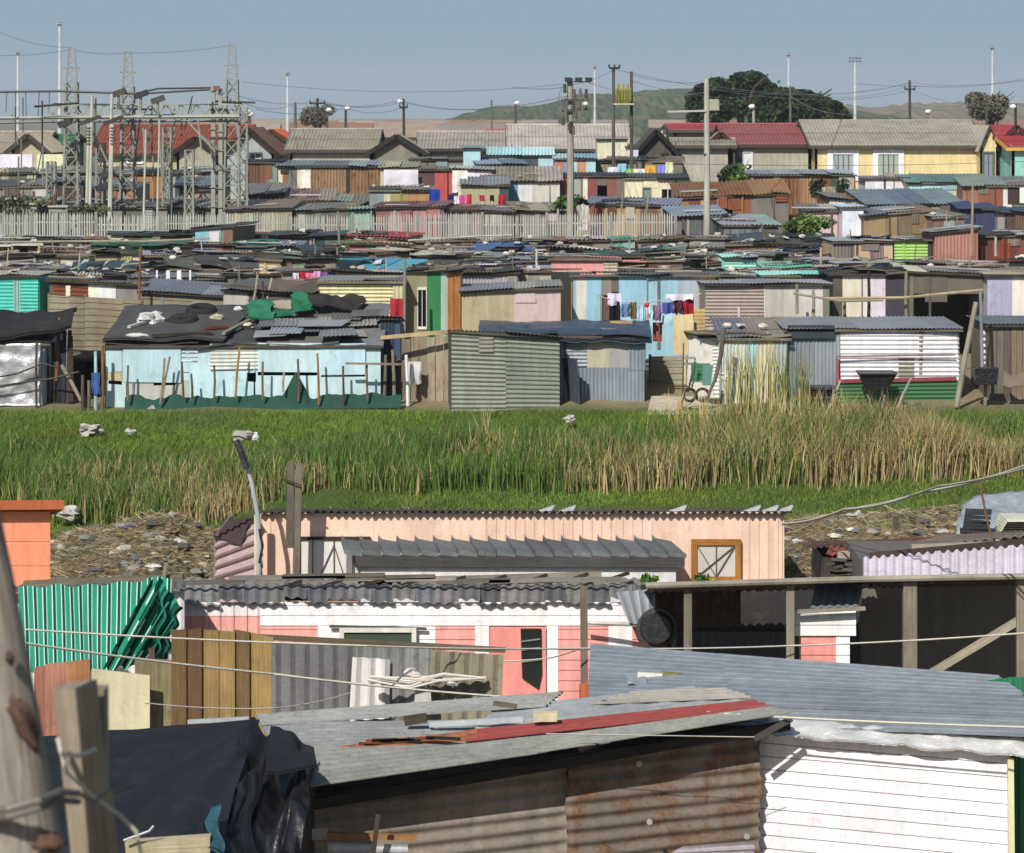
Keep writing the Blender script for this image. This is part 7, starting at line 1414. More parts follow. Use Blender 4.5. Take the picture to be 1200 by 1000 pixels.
m = MB(); a = P(420, 0, Y+.12); b = P(792, 0, Y+.12); m.sheet((a.x, Y+.12, ground(Y)-.1), (b.x, Y+.12, ground(Y)-.1), (b.x, Y+.12, FR.z-.1), (a.x, Y+.12, FL.z-.1), hx('dcdcde'), 'paint', 1, 0); m.build('wall', root)
m = MB(); m.beam(P(410, 700, Y), P(410, 650, Y), .1, .4, hx('8a8684'), 'asb'); m.build('corner_post', root)
# ---- pink and white house
Y = 43.6
root = thing('house', 'pink house with white painted bands, a grey shingled roof edge and a broken door pane', 'house', (0, Y, ground(Y)))
zb = ground(Y)-.2; m = MB()
def wp(x0, x1, y0, y1, c, kind='b', off=0, t=None):
    a = P(x0, 0, Y); b = P(x1, 0, Y); z0 = P(0, y1, Y).z if y1 else zb; z1 = P(0, y0, Y).z
    if kind == 'b': m.sheet((a.x, Y-off, z0), (b.x, Y-off, z0), (b.x, Y-off, z1), (a.x, Y-off, z1), hx(c), 'paint', .155, .008, 'u', thick=.03, prof='board')
    elif kind == 'v': m.sheet((a.x, Y-off, z0), (b.x, Y-off, z0), (b.x, Y-off, z1), (a.x, Y-off, z1), hx(c), 'paint', .2, .025, 'v', thick=.02, prof='rib')
    else: m.sheet((a.x, Y-off, z0), (b.x, Y-off, z0), (b.x, Y-off, z1), (a.x, Y-off, z1), hx(c), 'paint', 1, 0, 'u', thick=.03)
wp(213, 305, 706, 722, 'ece6ea', 'v'); wp(305, 776, 706, 733, 'f4f2f4', 'b', .012)
wp(213, 305, 720, None, 'eca89c', 'v', -.01); wp(305, 373, 733, None, 'eca69c', 'b'); wp(373, 388, 733, None, 'f2f2f4', 'f', .012); wp(388, 510, 733, None, 'f2f2f4', 'b')
wp(510, 557, 733, None, 'eca69e', 'b'); wp(557, 573, 733, None, 'f4f2f2', 'f', .012); wp(573, 641, 733, None, 'eca89e', 'f', -.01); wp(641, 654, 733, None, 'f6f4f6', 'f', .012); wp(654, 713, 733, None, 'eaa298', 'b'); wp(713, 741, 733, None, 'f4f2f2', 'f', .01); wp(741, 779, 733, None, 'eaa298', 'b')
a = P(213, 0, Y); b = P(1000, 0, Y); zt = P(0, 708, Y).z
b.x = P(790, 0, Y).x; D = 2.1; z2 = P(0, 690, Y+2.1).z-.25; cc = hx('d8d4d0')
m.sheet((b.x, Y, zb), (b.x, Y+D, zb), (b.x, Y+D, z2), (b.x, Y, zt), cc, 'paint', .15, .02, 'u'); m.sheet((a.x, Y+D, zb), (a.x, Y, zb), (a.x, Y, zt), (a.x, Y+D, z2), cc, 'paint', .15, .02, 'u'); m.sheet((b.x, Y+D, zb), (a.x, Y+D, zb), (a.x, Y+D, z2), (b.x, Y+D, z2), cc, 'paint', .15, .02, 'u')
m.build('wall', root)
frame(root, 398, 488, 735, 800, Y-.05, 'dcd8cc', '4a564c', .07, gm='glass', mat='paint')
m = MB(); q = P(386, 734, Y-.09); q2 = P(500, 737, Y-.09); m.beam(q, q2, .03, .04, hx('4a4f4c'), 'paint'); m.build('window_drip', root)
d = MB(); a = P(574, 0, Y-.05); b = P(640, 0, Y-.05); d.sheet((a.x, Y-.05, zb), (b.x, Y-.05, zb), (b.x, Y-.05, P(0, 736, Y).z), (a.x, Y-.05, P(0, 736, Y).z), hx('ef948b'), 'paint', 1, 0, thick=.04); do = d.build('door', root)
g = MB(); pts = [P(610, 737, Y-.085), P(634, 737, Y-.085), P(635, 790, Y-.085), P(631, 808, Y-.085), P(612, 795, Y-.085)]
bq = len(g.v); g.v += [tuple(p) for p in pts]+[tuple(p+Vector((0, .02, 0))) for p in pts]; g.face([4, 3, 2, 1, 0], hx('2a2f2a'), 'glass'); g.face([5, 6, 7, 8, 9], hx('2a2f2a'), 'glass')
for i in range(5): g.face([i, (i+1) % 5, (i+1) % 5+5, i+5], hx('3a3f3a'), 'glass')
g.build('broken_pane', do); g = MB()
for yv in (752, 762, 776): g.beam(P(611, yv, Y-.1), P(633, yv-3, Y-.1), .02, .02, hx('8a8f88'), 'iron')
g.build('burglar_bar', do)
# roof of asbestos sheets with ragged edge
m = MB(); n = 22; r = random.Random(6)
for i in range(n):
    x0 = lerp(205, 765, i/n); x1 = lerp(205, 765, (i+1)/n)+1.5; ye = 705+r.uniform(-4, 6) if i < n-7 else 702+r.uniform(0, 12); yb = 682
    m.sheet(P(x0, ye-2, Y-.12), P(x1, ye-2+r.uniform(-1, 1), Y-.12), P(x1, yb-4, Y+2.2), P(x0, yb-4, Y+2.2), jit(hx(r.choice(['7a7a7c', '8a8884', '6a6a6c'])), .12, r), 'asb', .18, .02, 'v', thick=.012, k=6)
m.build('roof', root)
m = MB()
for i in range(7):
    x0 = lerp(205, 640, i/7)+r.uniform(-5, 5); x1 = x0+r.uniform(80, 160); yv = 690+r.uniform(-4, 6)-i*.6; z = .12; m.beam(P(x0, yv, Y+1)+Vector((0, 0, z)), P(x1, yv-2, Y+1)+Vector((0, 0, z)), .16, .05, jit(hx(r.choice(['8a8478', '9a9284', '6f695e'])), .1, r))
m.build('loose_sheet_strip', root)
# row of grey roof poles lying behind
for i, (x0, y0, x1, y1, l) in enumerate([(205, 689, 470, 684, 'longest grey timber lying along the pink house roof at the left'), (420, 684, 705, 675, 'upper grey timber lying along the pink house roof in the middle'), (430, 694, 770, 683, 'lower grey timber lying along the pink house roof at the right'), (300, 700, 560, 691, 'short split timber along the middle of the pink house roof')]):
    m = MB(); m.beam(P(x0, y0, Y+1.7), P(x1, y1, Y+1.7), .16, .12, jit(hx('948c7c'), .08)); solo(m, 'timber', l, 'timber')
for i in range(9):
    m = MB(); q = P(340+i*48, 690-i*1.2, Y+1.4); m.beam(q+Vector((-.18, 0, .0)), q+Vector((.18, 0, .12)), .06, .05, hx('3a352e')); solo(m, 'offcut', 'small dark offcut wedged between the roof timbers', 'offcut', 'offcuts between the roof timbers')
m = MB(); m.sheet(P(737, 730, Y-.5), P(767, 735, Y-.5), P(768, 690, Y-.3), P(722, 694, Y-.3), hx('8a8f95'), 'zinc', .12, .015, 'v', rust=.1); solo(m, 'loose_sheet', 'loose grey sheet hanging off the right corner of the pink house roof', 'sheet')
tree('weed', 762, 671, 684, 44.2, 22, 'little green weed growing on the roof edge left of the canopy', BR_, 160, .04, trunk=False, seed=31, cat='weed'); tree('weed', 826, 672, 682, 43.2, 26, 'small green weed below the wooden framed window', BR_, 160, .04, trunk=False, seed=32, cat='weed')
m = MB(); q = P(770, 736, Y-.5); bq = []
for i in range(5):
    rr = .26*(1-.16*i)
m.tube([q+Vector((0, 0, .0)), q+Vector((.0, -.22, .02))], .27, (.02, .021, .023), 'tarp', 18, r2=.2); m.torus(q+Vector((0, -.0, 0)), .27, .03, (.05, .05, .055), 'tarp', (0, 1, -.05), 20, 6); solo(m, 'basin', 'round black basin hung on the wall under the canopy', 'basin')
# ---- canopy
root = thing('canopy', 'long open canopy roof on timber posts to the right of the pink house', 'canopy', (P(980, 0, 42).x, 42, ground(42)))
m = MB(); FLc = P(765, 686, 40.6); FRc = P(1260, 674, 40.6); BLc = Vector((FLc.x, 43.7, FLc.z-.62)); BRc = Vector((FRc.x, 43.7, FRc.z-.62)); r = random.Random(5)
for i in range(7):
    a = FLc.lerp(FRc, i/7); b = FLc.lerp(FRc, (i+1)/7+.008); c = BLc.lerp(BRc, (i+1)/7+.008); d = BLc.lerp(BRc, i/7)
    m.sheet(a, b, c, d, jit(hx('4f4038'), .15, r), 'rust', .13, .02, 'v', rust=.3, k=4)
m.build('roof', root)
m = MB(); m.tube([FLc-Vector((.1, .04, .0)), FLc.lerp(FRc, .5)-Vector((0, .04, -.02)), FRc-Vector((0, .04, 0))], .045, hx('a39d8c'), 'wood', 8); m.build('front_beam', root)
for x, y0, y1, w_, c in [(806, 684, 800, .11, '8a8272'), (926, 682, 805, .11, '968e7c'), (1066, 678, 812, .19, '8a8474'), (1196, 676, 812, .12, '8f8775')]:
    m = MB(); q = P(x, y0, 40.7); m.beam((q.x, 40.7, ground(40.7)-.2), (q.x, 40.7, q.z), w_, w_*.7, jit(hx(c), .08)); m.build('post', root)
m = MB(); m.beam(P(1078, 797, 40.8), P(1202, 722, 40.8), .17, .08, hx('a39b86')); m.build('brace', root)
m = MB(); m.box(FLc.x, FRc.x, 44.4, 44.5, ground(44)-.2, BLc.z, hx('2c2a2c'), 'paint'); m.sheet((FLc.x-.1, 44.3, ground(43)), (FRc.x, 44.3, ground(43)), (FRc.x, 44.3, ground(43)+1.5), (FLc.x-.1, 44.3, ground(43)+1.5), hx('4d5058'), 'paint', .14, .02, 'v')  # near-black colour puts the canopy's shade into this wall
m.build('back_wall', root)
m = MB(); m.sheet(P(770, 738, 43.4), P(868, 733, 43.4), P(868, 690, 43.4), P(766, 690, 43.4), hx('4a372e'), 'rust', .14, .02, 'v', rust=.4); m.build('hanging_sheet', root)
# sunlit part of the pink wall, added as a piece moved into the sun
root = thing('sunlit_wall_piece', 'white and pink piece of house wall moved forward to catch the sun', 'wall', (P(963, 0, 41.2).x, 41.2, ground(41.2)))
m = MB(); yy = 40.95; a = P(929, 0, yy); b = P(1003, 0, yy); bb = P(996, 0, yy); c = P(980, 0, yy); t1 = P(0, 716, yy).z; t2 = P(0, 745, yy).z; z0 = ground(yy)-.2
m.sheet((a.x, yy, t2), (b.x, yy, t2), (b.x, yy, t1), (a.x, yy, t1), hx('f4f2f0'), 'paint', .155, .01, 'u', prof='board', thick=.05)
m.sheet((a.x+.1, yy+.03, z0), (c.x, yy+.03, z0), (c.x, yy+.03, t2), (a.x+.1, yy+.03, t2), hx('ee988e'), 'paint', .155, .01, 'u', prof='board', thick=.05)
m.sheet((c.x, yy+.02, z0), (bb.x, yy+.02, z0), (bb.x, yy+.02, t2), (c.x, yy+.02, t2), hx('f4f2f6'), 'paint', .155, .01, 'u', prof='board', thick=.06); m.build('boards', root)
m = MB(); m.sheet(P(950, 713, 40.9), P(1006, 711, 40.9), P(1012, 683, 41.6), P(956, 683, 41.6), hx('8d98a0'), 'zinc', .12, .018, 'v', rust=.1); solo(m, 'loose_sheet', 'loose blue grey sheet drooping above the sunlit piece of house wall', 'sheet')
m = MB(); m.beam(P(934, 717, 40.8), P(1014, 713, 40.8), .06, .05, hx('9a9484')); solo(m, 'beam', 'short rail under the drooping blue grey sheet', 'beam')
# ---- lilac white roof upper right
root = thing('shack', 'shack with a long lilac white corrugated roof behind the canopy at the right edge', 'shack', (P(1110, 0, 43).x, 43, ground(43)), 'makeshift shacks of the settlement')
m = MB(); r = random.Random(8)
for i in range(3):
    x0 = lerp(1012, 1270, i/3); x1 = lerp(1012, 1270, (i+1)/3)+1; y0a = lerp(654, 634, i/3); y0b = lerp(654, 634, (i+1)/3); y1a = lerp(688, 668, i/3); y1b = lerp(688, 668, (i+1)/3)
    m.sheet(P(x0, y1a, 42), P(x1, y1b, 42), P(x1, y0b, 43.3), P(x0, y0a, 43.3), jit(hx('dcd2de'), .03, r), 'paint', .13, .026, 'v', k=6)
m.build('roof', root)
m = MB(); m.beam(P(1020, 653, 43.4), P(1270, 630, 43.4), .1, .12, hx('4a3f38')); m.beam(P(1068, 641, 44), P(1270, 634, 44), .1, .07, hx('a89c8c')); m.build('ridge_board', root)
m = MB(); a = P(1014, 0, 43.5); b = P(1270, 0, 43.5); z0 = ground(43.5); m.box(a.x, b.x, 43.9, 46, z0, P(0, 655, 43.5).z-.1, hx('6a6560'), 'paint'); m.build('wall', root)
root = thing('shack', 'rusty brown roofed shack peeping out between the peach house and the lilac white roof', 'shack', (P(1000, 0, 45.5).x, 45.5, ground(45.5)), 'makeshift shacks of the settlement')
m = MB(); m.sheet(P(944, 642, 46), P(1060, 636, 46), P(1130, 628, 47.5), P(940, 637, 47.5), hx('6f463a'), 'rust', .12, .02, 'v', rust=.4); m.sheet(P(1024, 645, 45.7), P(1205, 628, 45.7), P(1205, 622, 46.8), P(1110, 628, 46.8), hx('8a7a6f'), 'zinc', .12, .02, 'v', rust=.3); m.sheet(P(968, 650, 45.6), P(1024, 652, 45.6), P(1024, 641, 46), P(972, 640, 46), hx('8a4a3c'), 'rust', .12, .02, 'v', rust=.2); m.build('roof', root)
m = MB(); a = P(966, 0, 46); b = P(1190, 0, 46); m.box(a.x, b.x, 46, 48, ground(46)-.1, P(0, 648, 46).z-.1, hx('3f3832'), 'rust', rust=.5); m.build('wall', root)
m = MB(); m.box(P(982, 0, 45.5).x, P(1006, 0, 45.5).x, 45.5, 45.7, P(0, 656, 45.5).z, P(0, 648, 45.5).z, hx('b0a494'), 'wood'); m.build('pale_block', root)
m = MB()
for i in range(14):
    x = RG.uniform(966, 1006); y = RG.uniform(655, 676); m.beam(P(x, y, 45.2), P(x+RG.uniform(10, 30), y+RG.uniform(-3, 3), 45.2), .05, .04, jit(hx('5c564e'), .3))
solo(m, 'timber_stack', 'stack of dark short timbers left of the lilac white roof', 'timber stack')
m = MB(); q = [P(1120, 618, 47.2), P(1280, 612, 47), P(1280, 566, 48.2), P(1128, 588, 48.2)]
m.patch(*q, 34, 18, hx('8d98a4'), 'plast', lambda u, v, p: Vector((0, 0, .22*noise.noise(p*1.4)+.06*noise.noise(p*5)-(.3*(1-v)**5))), .02); solo(m, 'plastic_sheeting', 'blue grey plastic sheeting heaped over goods at the right edge', 'plastic sheeting', None, True)
m = MB()
for i in range(6): q = P(1172+i*1.5, 620-i*2.6, 46.8); m.box(q.x, q.x+.7, 46.8, 47.6, q.z-.1, q.z-.03, jit(hx('d8d8c4'), .06), 'wood')
solo(m, 'board_stack', 'stack of pale boards under the blue grey plastic sheeting', 'board stack')
m = MB()
for i in range(7): q = P(1128+i*.6, 622-i*4, 46.9); m.beam((q.x, 46.9, q.z), (q.x+.42, 46.9, q.z+RG.uniform(-.05, .05)), .06, .05, hx('3a3c42'))
m.box(P(1128, 0, 47).x, P(1160, 0, 47).x, 47, 47.6, ground(47), P(0, 622, 47).z, hx('3f3f44'), 'wood')
solo(m, 'crate_stack', 'dark slatted crates under the blue grey plastic sheeting', 'crate stack')
post(1148, 566, 44.6, 'thin rusty stake leaning over the lilac white roof', y1=662, x1=1170, r=.02, col='8a6a4c')
wire([(917, 614, 47), (990, 597, 44), (1080, 577, 41), (1215, 541, 37)], .022, 'c9c4b0', 'thick pale rope running up to the right over the debris heap', .05, name='rope', cat='rope')
wire([(930, 610, 47), (1010, 594, 44), (1100, 570, 40), (1215, 545, 37)], .016, 'b5ae9a', 'second pale rope twisted alongside the thick one', .03, name='rope', cat='rope')
# ---- tall post at x=684
root = thing('post', 'tall weathered post with an orange foot between the pink house door and the canopy', 'post', (P(685, 0, 39.6).x, 39.6, ground(39.6)))
m = MB(); q = P(684, 687, 39.6); q2 = P(686, 800, 39.6); m.beam((q2.x, 39.6, ground(39.6)-.2), (q.x, 39.6, q.z), .1, .08, hx('7d7264')); m.build('shaft', root)
m = MB(); m.tube([P(686, 822, 39.5), P(686, 802, 39.5)], .085, hx('c2683a'), 'rust', 9, rust=.2); m.build('orange_collar', root)
# ---- fence of boards and sheets
def panel(root, x0, x1, y0l, y0r, Yl, Yr, c, mat='wood', kind='f', off=0, name='fence_panel', y1=None, lean=0, rust=0):
    a = P(x0, y0l, Yl); b = P(x1, y0r, Yr); m = MB(); z0 = ground(Yl)-.1 if y1 is None else P(0, y1, Yl).z
    p00 = (a.x+lean, Yl-off, z0); p10 = (b.x+lean, Yr-off, z0); p11 = (b.x, Yr-off, b.z); p01 = (a.x, Yl-off, a.z)
    if kind == 'a': m.sheet(p00, p10, p11, p01, hx(c), 'asb', .19, .03, 'v', k=6, thick=.012, rust=.05)
    else: m.sheet(p00, p10, p11, p01, hx(c), mat, 1, 0, 'v', thick=.03, rust=rust)
    m.build(name, root)
root = thing('fence', 'patchwork fence of brown boards and grey corrugated sheets below the pink house', 'fence', (P(300, 0, 38.5).x, 38.5, ground(38.5)))
for x0, x1, yl, yr, c in [(40, 53, 783, 780, 'a06a58'), (53, 79, 779, 776, 'b07a66'), (79, 105, 776, 773, 'b07a50')]: panel(root, x0, x1, yl, yr, 38.6, 38.6, c)
panel(root, 108, 176, 783, 791, 38.5, 38.4, 'cbc3a0', 'paint', off=.05); panel(root, 158, 216, 771, 775, 38.7, 38.7, '8a8060', 'wood')
bw = [(201, 218, 737, 736, '6f5838'), (214, 236, 737, 738, '6a5034'), (236, 256, 738, 739, '94794c'), (256, 275, 739, 741, '9a8050'), (275, 292, 741, 742, '77603c'), (292, 320, 743, 748, 'a38752')]
for x0, x1, yl, yr, c in bw: panel(root, x0, x1+.4, yl+RG.uniform(-4, 4), yr+RG.uniform(-3, 3), 38.5, 38.45, c, off=RG.uniform(0, .03))
panel(root, 318, 416, 752, 757, 38.4, 38.3, '77777a', kind='a'); panel(root, 414, 508, 757, 760, 38.35, 38.2, '8a8c8c', kind='a'); panel(root, 505, 590, 762, 768, 38.1, 38.0, '8f8872', kind='a', lean=-.1)
m = MB(); m.sheet(P(409, 845, 38.2), P(456, 842, 38.2), P(457, 773, 38.2), P(413, 770, 38.2), hx('dcdad4'), 'paint', .19, .03, 'v', k=6); m.build('white_patch', root)
m = MB(); m.beam(P(200, 741, 38.8), P(592, 762, 38.6), .05, .07, hx('6f6450')); m.build('rail', root)
for x in (178, 320, 415, 506):
    m = MB(); q = P(x, 760, 38.75); m.beam((q.x, 38.75, ground(38.7)-.1), (q.x, 38.75, q.z), .08, .08, hx('5f5444')); m.build('post', root)
# white cable bundle hung on it
m = MB(); r = random.Random(4)
for i in range(5): m.tube([P(430+r.uniform(0, 20), 797+r.uniform(-5, 7), 37.8), P(480, 800+r.uniform(-8, 8), 37.7), P(520, 792+r.uniform(-4, 7), 37.7), P(568, 795, 37.8)], .018, jit(hx('d5cfc4'), .08), 'cloth', 5)
for i in range(10): m.blob(P(r.uniform(480, 534), r.uniform(788, 802), 37.75), r.uniform(.03, .07), jit(hx('cfcac0'), .15), 'cloth', (1.4, 1, 1), .8, 7, i)
m.beam(P(432, 799, 37.9), P(570, 795, 37.9), .05, .05, hx('d0cabc')); solo(m, 'cable_bundle', 'knotted bundle of white cables hung across the grey corrugated fence', 'cable bundle')
m = MB(); m.sheet(P(485, 830, 37.8), P(506, 829, 37.8), P(504, 803, 37.8), P(487, 802, 37.8), hx('c9cbc8'), 'paint', 1, 0, thick=.03); solo(m, 'meter_box', 'small white box hanging below the knotted cable bundle', 'box')
# ---- teal striped cloth
def stripe(u, v):
    k = (u*16) % 1
    return hx('1f9478') if k < .48 else (hx('cfeae0') if k < .6 else (hx('0b4a42') if k < .88 else hx('9ad0c0')))
m = MB(); q = [P(24, 790, 39.6), P(196, 778, 39.3), P(200, 678, 39.6), P(20, 690, 39.9)]
m.patch(*q, 160, 14, stripe, 'cloth', lambda u, v, p: Vector((0, .12*math.sin(u*7+v)+.03*math.sin(u*19+v*3), -.07*(1-v)*math.sin(u*5)+.02*math.sin(u*30))), .012)
q = [P(120, 786, 39.2), P(170, 778, 39.1), P(212, 716, 39.2), P(176, 680, 39.3)]
def st2(u, v):
    k = (v*6+u*.5) % 1; return hx('1f9478') if k < .5 else (hx('cfeae0') if k < .62 else hx('0b4a42'))
m.patch(*q, 30, 30, lambda u, v: st2(v, u), 'cloth', lambda u, v, p: Vector((0, -.1+.13*math.sin(u*17), .03*math.sin(u*20))), .012)
q = [P(178, 770, 39.05), P(196, 764, 39.05), P(214, 712, 39.1), P(186, 676, 39.2)]
m.patch(*q, 12, 26, lambda u, v: st2(v*.3, u), 'cloth', lambda u, v, p: Vector((.04*math.sin(v*13), -.08+.1*math.sin(u*13), .0)), .012)
solo(m, 'striped_cloth', 'big teal cloth with white and dark green stripes draped over the fence', 'cloth')
m = MB(); m.beam(P(28, 684, 40.3), P(215, 676, 40.1), .1, .07, hx('77705f')); m.beam(P(188, 700, 40), P(195, 660, 40), .05, .05, hx('8a8474')); solo(m, 'rail', 'grey rail carrying the big striped cloth', 'rail')
root = thing('shack', 'low shack whose ribbed white edged roof shows behind the striped cloth', 'shack', (P(110, 0, 41.5).x, 42, ground(42)), 'makeshift shacks of the settlement')
m = MB(); m.sheet(P(-40, 694, 41.3), P(218, 690, 41.3), P(218, 680, 43.4), P(-40, 688, 43.4), hx('77716a'), 'zinc', .13, .02, 'v', rust=.3); m.build('roof', root)
m = MB(); a = P(-40, 0, 41.5); b = P(216, 0, 41.5); m.sheet((a.x, 41.5, ground(41.5)-.1), (b.x, 41.5, ground(41.5)-.1), (b.x, 41.5, P(0, 693, 41.5).z), (a.x, 41.5, P(0, 697, 41.5).z), hx('e2dedc'), 'paint', .2, .02, 'v'); m.build('wall', root)
# ---- clotheslines in front
for pts, sg, rr, l in [([(30, 738, 36), (430, 757, 37), (688, 760, 39.4), (926, 757, 40.5), (1215, 741, 39)], .02, .012, 'upper pale clothesline crossing in front of the pink house'), ([(30, 754, 34), (320, 790, 36), (580, 816, 36.5)], .02, .014, 'middle pale clothesline passing the brown board fence'),
        ([(580, 816, 36.5), (900, 840, 34.2), (1215, 853, 33)], .01, .014, 'lower pale clothesline crossing the blue grey roof'), ([(170, 824, 35), (320, 830, 36), (410, 812, 37.5)], .03, .008, 'thin loose line sagging along the board fence'), ([(640, 860, 33), (884, 864, 33.6)], .0, .006, 'thin string along the eave of the big front roof'), ([(540, 775, 43), (640, 772, 42), (684, 758, 39.6)], .02, .01, 'short line tied beside the pink door')]:
    wire(pts, rr, 'd5d0c0', l, sg, name='clothesline', cat='clothesline')
m = MB(); m.tube([P(684, 730, 43.3), P(770, 733, 43.1)], .03, hx('a8a49c'), 'iron', 6); solo(m, 'pipe', 'thin grey pipe along the top of the pink house wall', 'pipe')
# ================================================================== nearest shacks
# ---- rusty walled shack with the broad grey roof
root = thing('shack', 'front shack with a rust stained corrugated wall and a broad grey roof crossed by red', 'shack', (P(600, 0, 33.5).x, 34, ground(34)), 'makeshift shacks of the settlement')
def wl(x0, x1, yl, yr, Yl, Yr, c, mat, rust, off, pitch=.165, amp=.03, zb=None, M_=1, wob=0, name='wall', th=.012):
    a = P(x0, yl, Yl); b = P(x1, yr, Yr); z0 = CAMZ-9.7 if zb is None else zb; m = MB(); o = Vector((0, -off, 0))
    nseg = 6
    for i in range(nseg):
        t0 = i/nseg; t1 = (i+1)/nseg
        A = a.lerp(b, t0)+o; B = a.lerp(b, t1)+o; rz0 = z0
        m.sheet((A.x, A.y, rz0), (B.x, B.y, rz0), B, A, hx(c), mat, pitch, amp, 'u', k=8, rust=rust, thick=th)
    return m.build(name, root)
# panels: straight runs with level corrugations; the top is cut along the eave by the roof
def wall_lv(x0, x1, yl, yr, Yl, Yr, c, mat, rust, off, pitch=.165, amp=.022, jag=.05, seed=0, name='wall'):
    """level corrugations, sloping top: columns of quads clipped to the top line"""
    a = P(x0, yl, Yl); b = P(x1, yr, Yr); z0 = CAMZ-9.75; m = MB(); ztop = max(a.z, b.z); n = int((ztop-z0)/pitch*7); nu = 24; dirn = Vector((b.x-a.x, b.y-a.y, 0)).normalized(); nn = Vector((dirn.y, -dirn.x, 0))
    for l in (0, 1):
        for i in range(n+1):
            for j in range(nu+1):
                u = j/nu; zt = lerp(a.z, b.z, u); z = z0+(ztop-z0)*i/n; z_ = min(z, zt)
                jg = (noise.noise(Vector((z*2.3, seed, 0)))*jag+(math.sin(2*math.pi*z/pitch)*.006))*(-1 if j == 0 else 1 if j == nu else 0)
                p = Vector((lerp(a.x, b.x, u), lerp(a.y, b.y, u), z_))+dirn*jg+nn*(off+math.sin(2*math.pi*(z_-.03*u)/pitch)*amp*(1+.2*noise.noise(Vector((u*5, z, seed))))+.02*noise.noise(Vector((u*3, z*2, seed)))-l*.012)
                m.v.append(tuple(p))
    W = nu+1; S = (n+1)*W
    for i in range(n):
        for j in range(nu):
            q = [i*W+j, i*W+j+1, (i+1)*W+j+1, (i+1)*W+j]
            za = [m.v[k][2] for k in q]
            if max(za)-min(za) < 1e-6: continue
            m.face(q, hx(c), mat, None, rust); m.face([k+S for k in reversed(q)], hx(c), mat, None, rust)
        for j in (0, nu): m.face([i*W+j, (i+1)*W+j, (i+1)*W+j+S, i*W+j+S], hx(c), mat, None, rust)
    return m.build(name, root, True)
o = wall_lv(330, 666, 951, 899, 32.45, 33.9, '8f8478', 'asb', .16, 0, seed=2, name='wall_sheet'); o['label'] = 'grey brown corrugated wall sheet'
o = wall_lv(663, 888, 899, 861, 33.85, 34.75, '7a7064', 'rust', .62, .06, seed=5, name='wall_sheet'); o['label'] = 'heavily rusted corrugated wall sheet'
# side and back walls so that it stands as a building
m = MB(); A = P(330, 951, 32.45); B = P(888, 861, 34.75); z0 = CAMZ-9.75
m.sheet((A.x, A.y+3.2, z0), (A.x, A.y, z0), (A.x, A.y, A.z), (A.x, A.y+3.2, A.z+.2), hx('77706a'), 'asb', .165, .03, 'u'); m.sheet((B.x, B.y, z0), (B.x, B.y+2.3, z0), (B.x, B.y+2.3, B.z), (B.x, B.y, B.z), hx('77706a'), 'asb', .165, .03, 'u'); m.sheet((B.x, B.y+2.3, z0), (A.x, A.y+3.2, z0), (A.x, A.y+3.2, A.z), (B.x, B.y+2.3, B.z), hx('77706a'), 'asb', .165, .03, 'u')
m.build('wall', root)
UPV = Vector((0, 0, 1))
def rsheet(pts, c, mat, pitch, amp, rust=0, lift=0, name='roof_sheet', run='u', k=6, th=.014, sub=1, wob=0, prof='sin'):
    m = MB(); a, b, c2, d = [P(*p)+UPV*lift for p in pts]
    m.sheet(a, b, c2, d, hx(c), mat, pitch, amp, run, k=k, thick=th, rust=rust, M=sub, wob=wob, prof=prof); return m.build(name, root)
# front sheet, red strip, back sheets: ribs run left to right
rsheet([(352, 926, 31.9), (640, 884, 33.05), (660, 862, 34.0), (330, 883, 33.1)], '8a8d88', 'asb', .16, .014, .02, .03)
rsheet([(630, 886, 33.0), (927, 839, 34.25), (900, 832, 34.9), (648, 864, 33.95)], '92958f', 'asb', .16, .014, .0, .045)
rsheet([(395, 886, 33.15), (560, 872, 33.6), (560, 860, 34.0), (400, 880, 33.4)], 'a8653c', 'rust', .2, .01, .5, .06, name='orange_strip', th=.02)
o = rsheet([(545, 876, 33.5), (908, 836, 34.8), (885, 828, 35.2), (548, 864, 33.95)], '9c4440', 'paint', .2, .012, .14, .075, name='red_strip')
rsheet([(324, 884, 33.2), (560, 872, 33.7), (590, 846, 34.9), (306, 850, 34.6)], '8b8e90', 'asb', .16, .014, .0, .02)
rsheet([(545, 870, 33.7), (890, 828, 35.2), (812, 808, 36.2), (580, 834, 35.4)], 'a0a5a8', 'zinc', .16, .016, .05, .035)
rsheet([(306, 854, 34.5), (640, 832, 35.3), (660, 815, 36.3), (300, 842, 35.3)], '9a9c9a', 'asb', .16, .014, .0, .05)
rsheet([(690, 832, 35.3), (880, 824, 35.4), (850, 814, 35.9), (740, 818, 35.9)], 'a8a49a', 'zinc', .16, .016, .2, .075)
m = MB()
for i in range(9):
    x = RG.uniform(400, 500); y = lerp(884, 874, (x-400)/100)+RG.uniform(-3, 2); q = P(x, y, 33.4)+UPV*.1; m.beam(q, q+Vector((RG.uniform(.2, .5), 0, RG.uniform(-.02, .04))), .05, .03, jit(hx(RG.choice(['8a4a2c', '5c3a2a', 'b09a80', '3a302a'])), .2))
m.build('splinter', root)
m = MB(); m.beam(P(345, 946, 32.2), P(925, 850, 34.5), .06, .12, hx('2f2b28')); m.build('eave_beam', root)
m = MB(); m.beam(P(884, 866, 34.2), P(928, 842, 34.2), .03, .07, hx('4c4a48'), 'iron'); m.build('eave_strip', root)
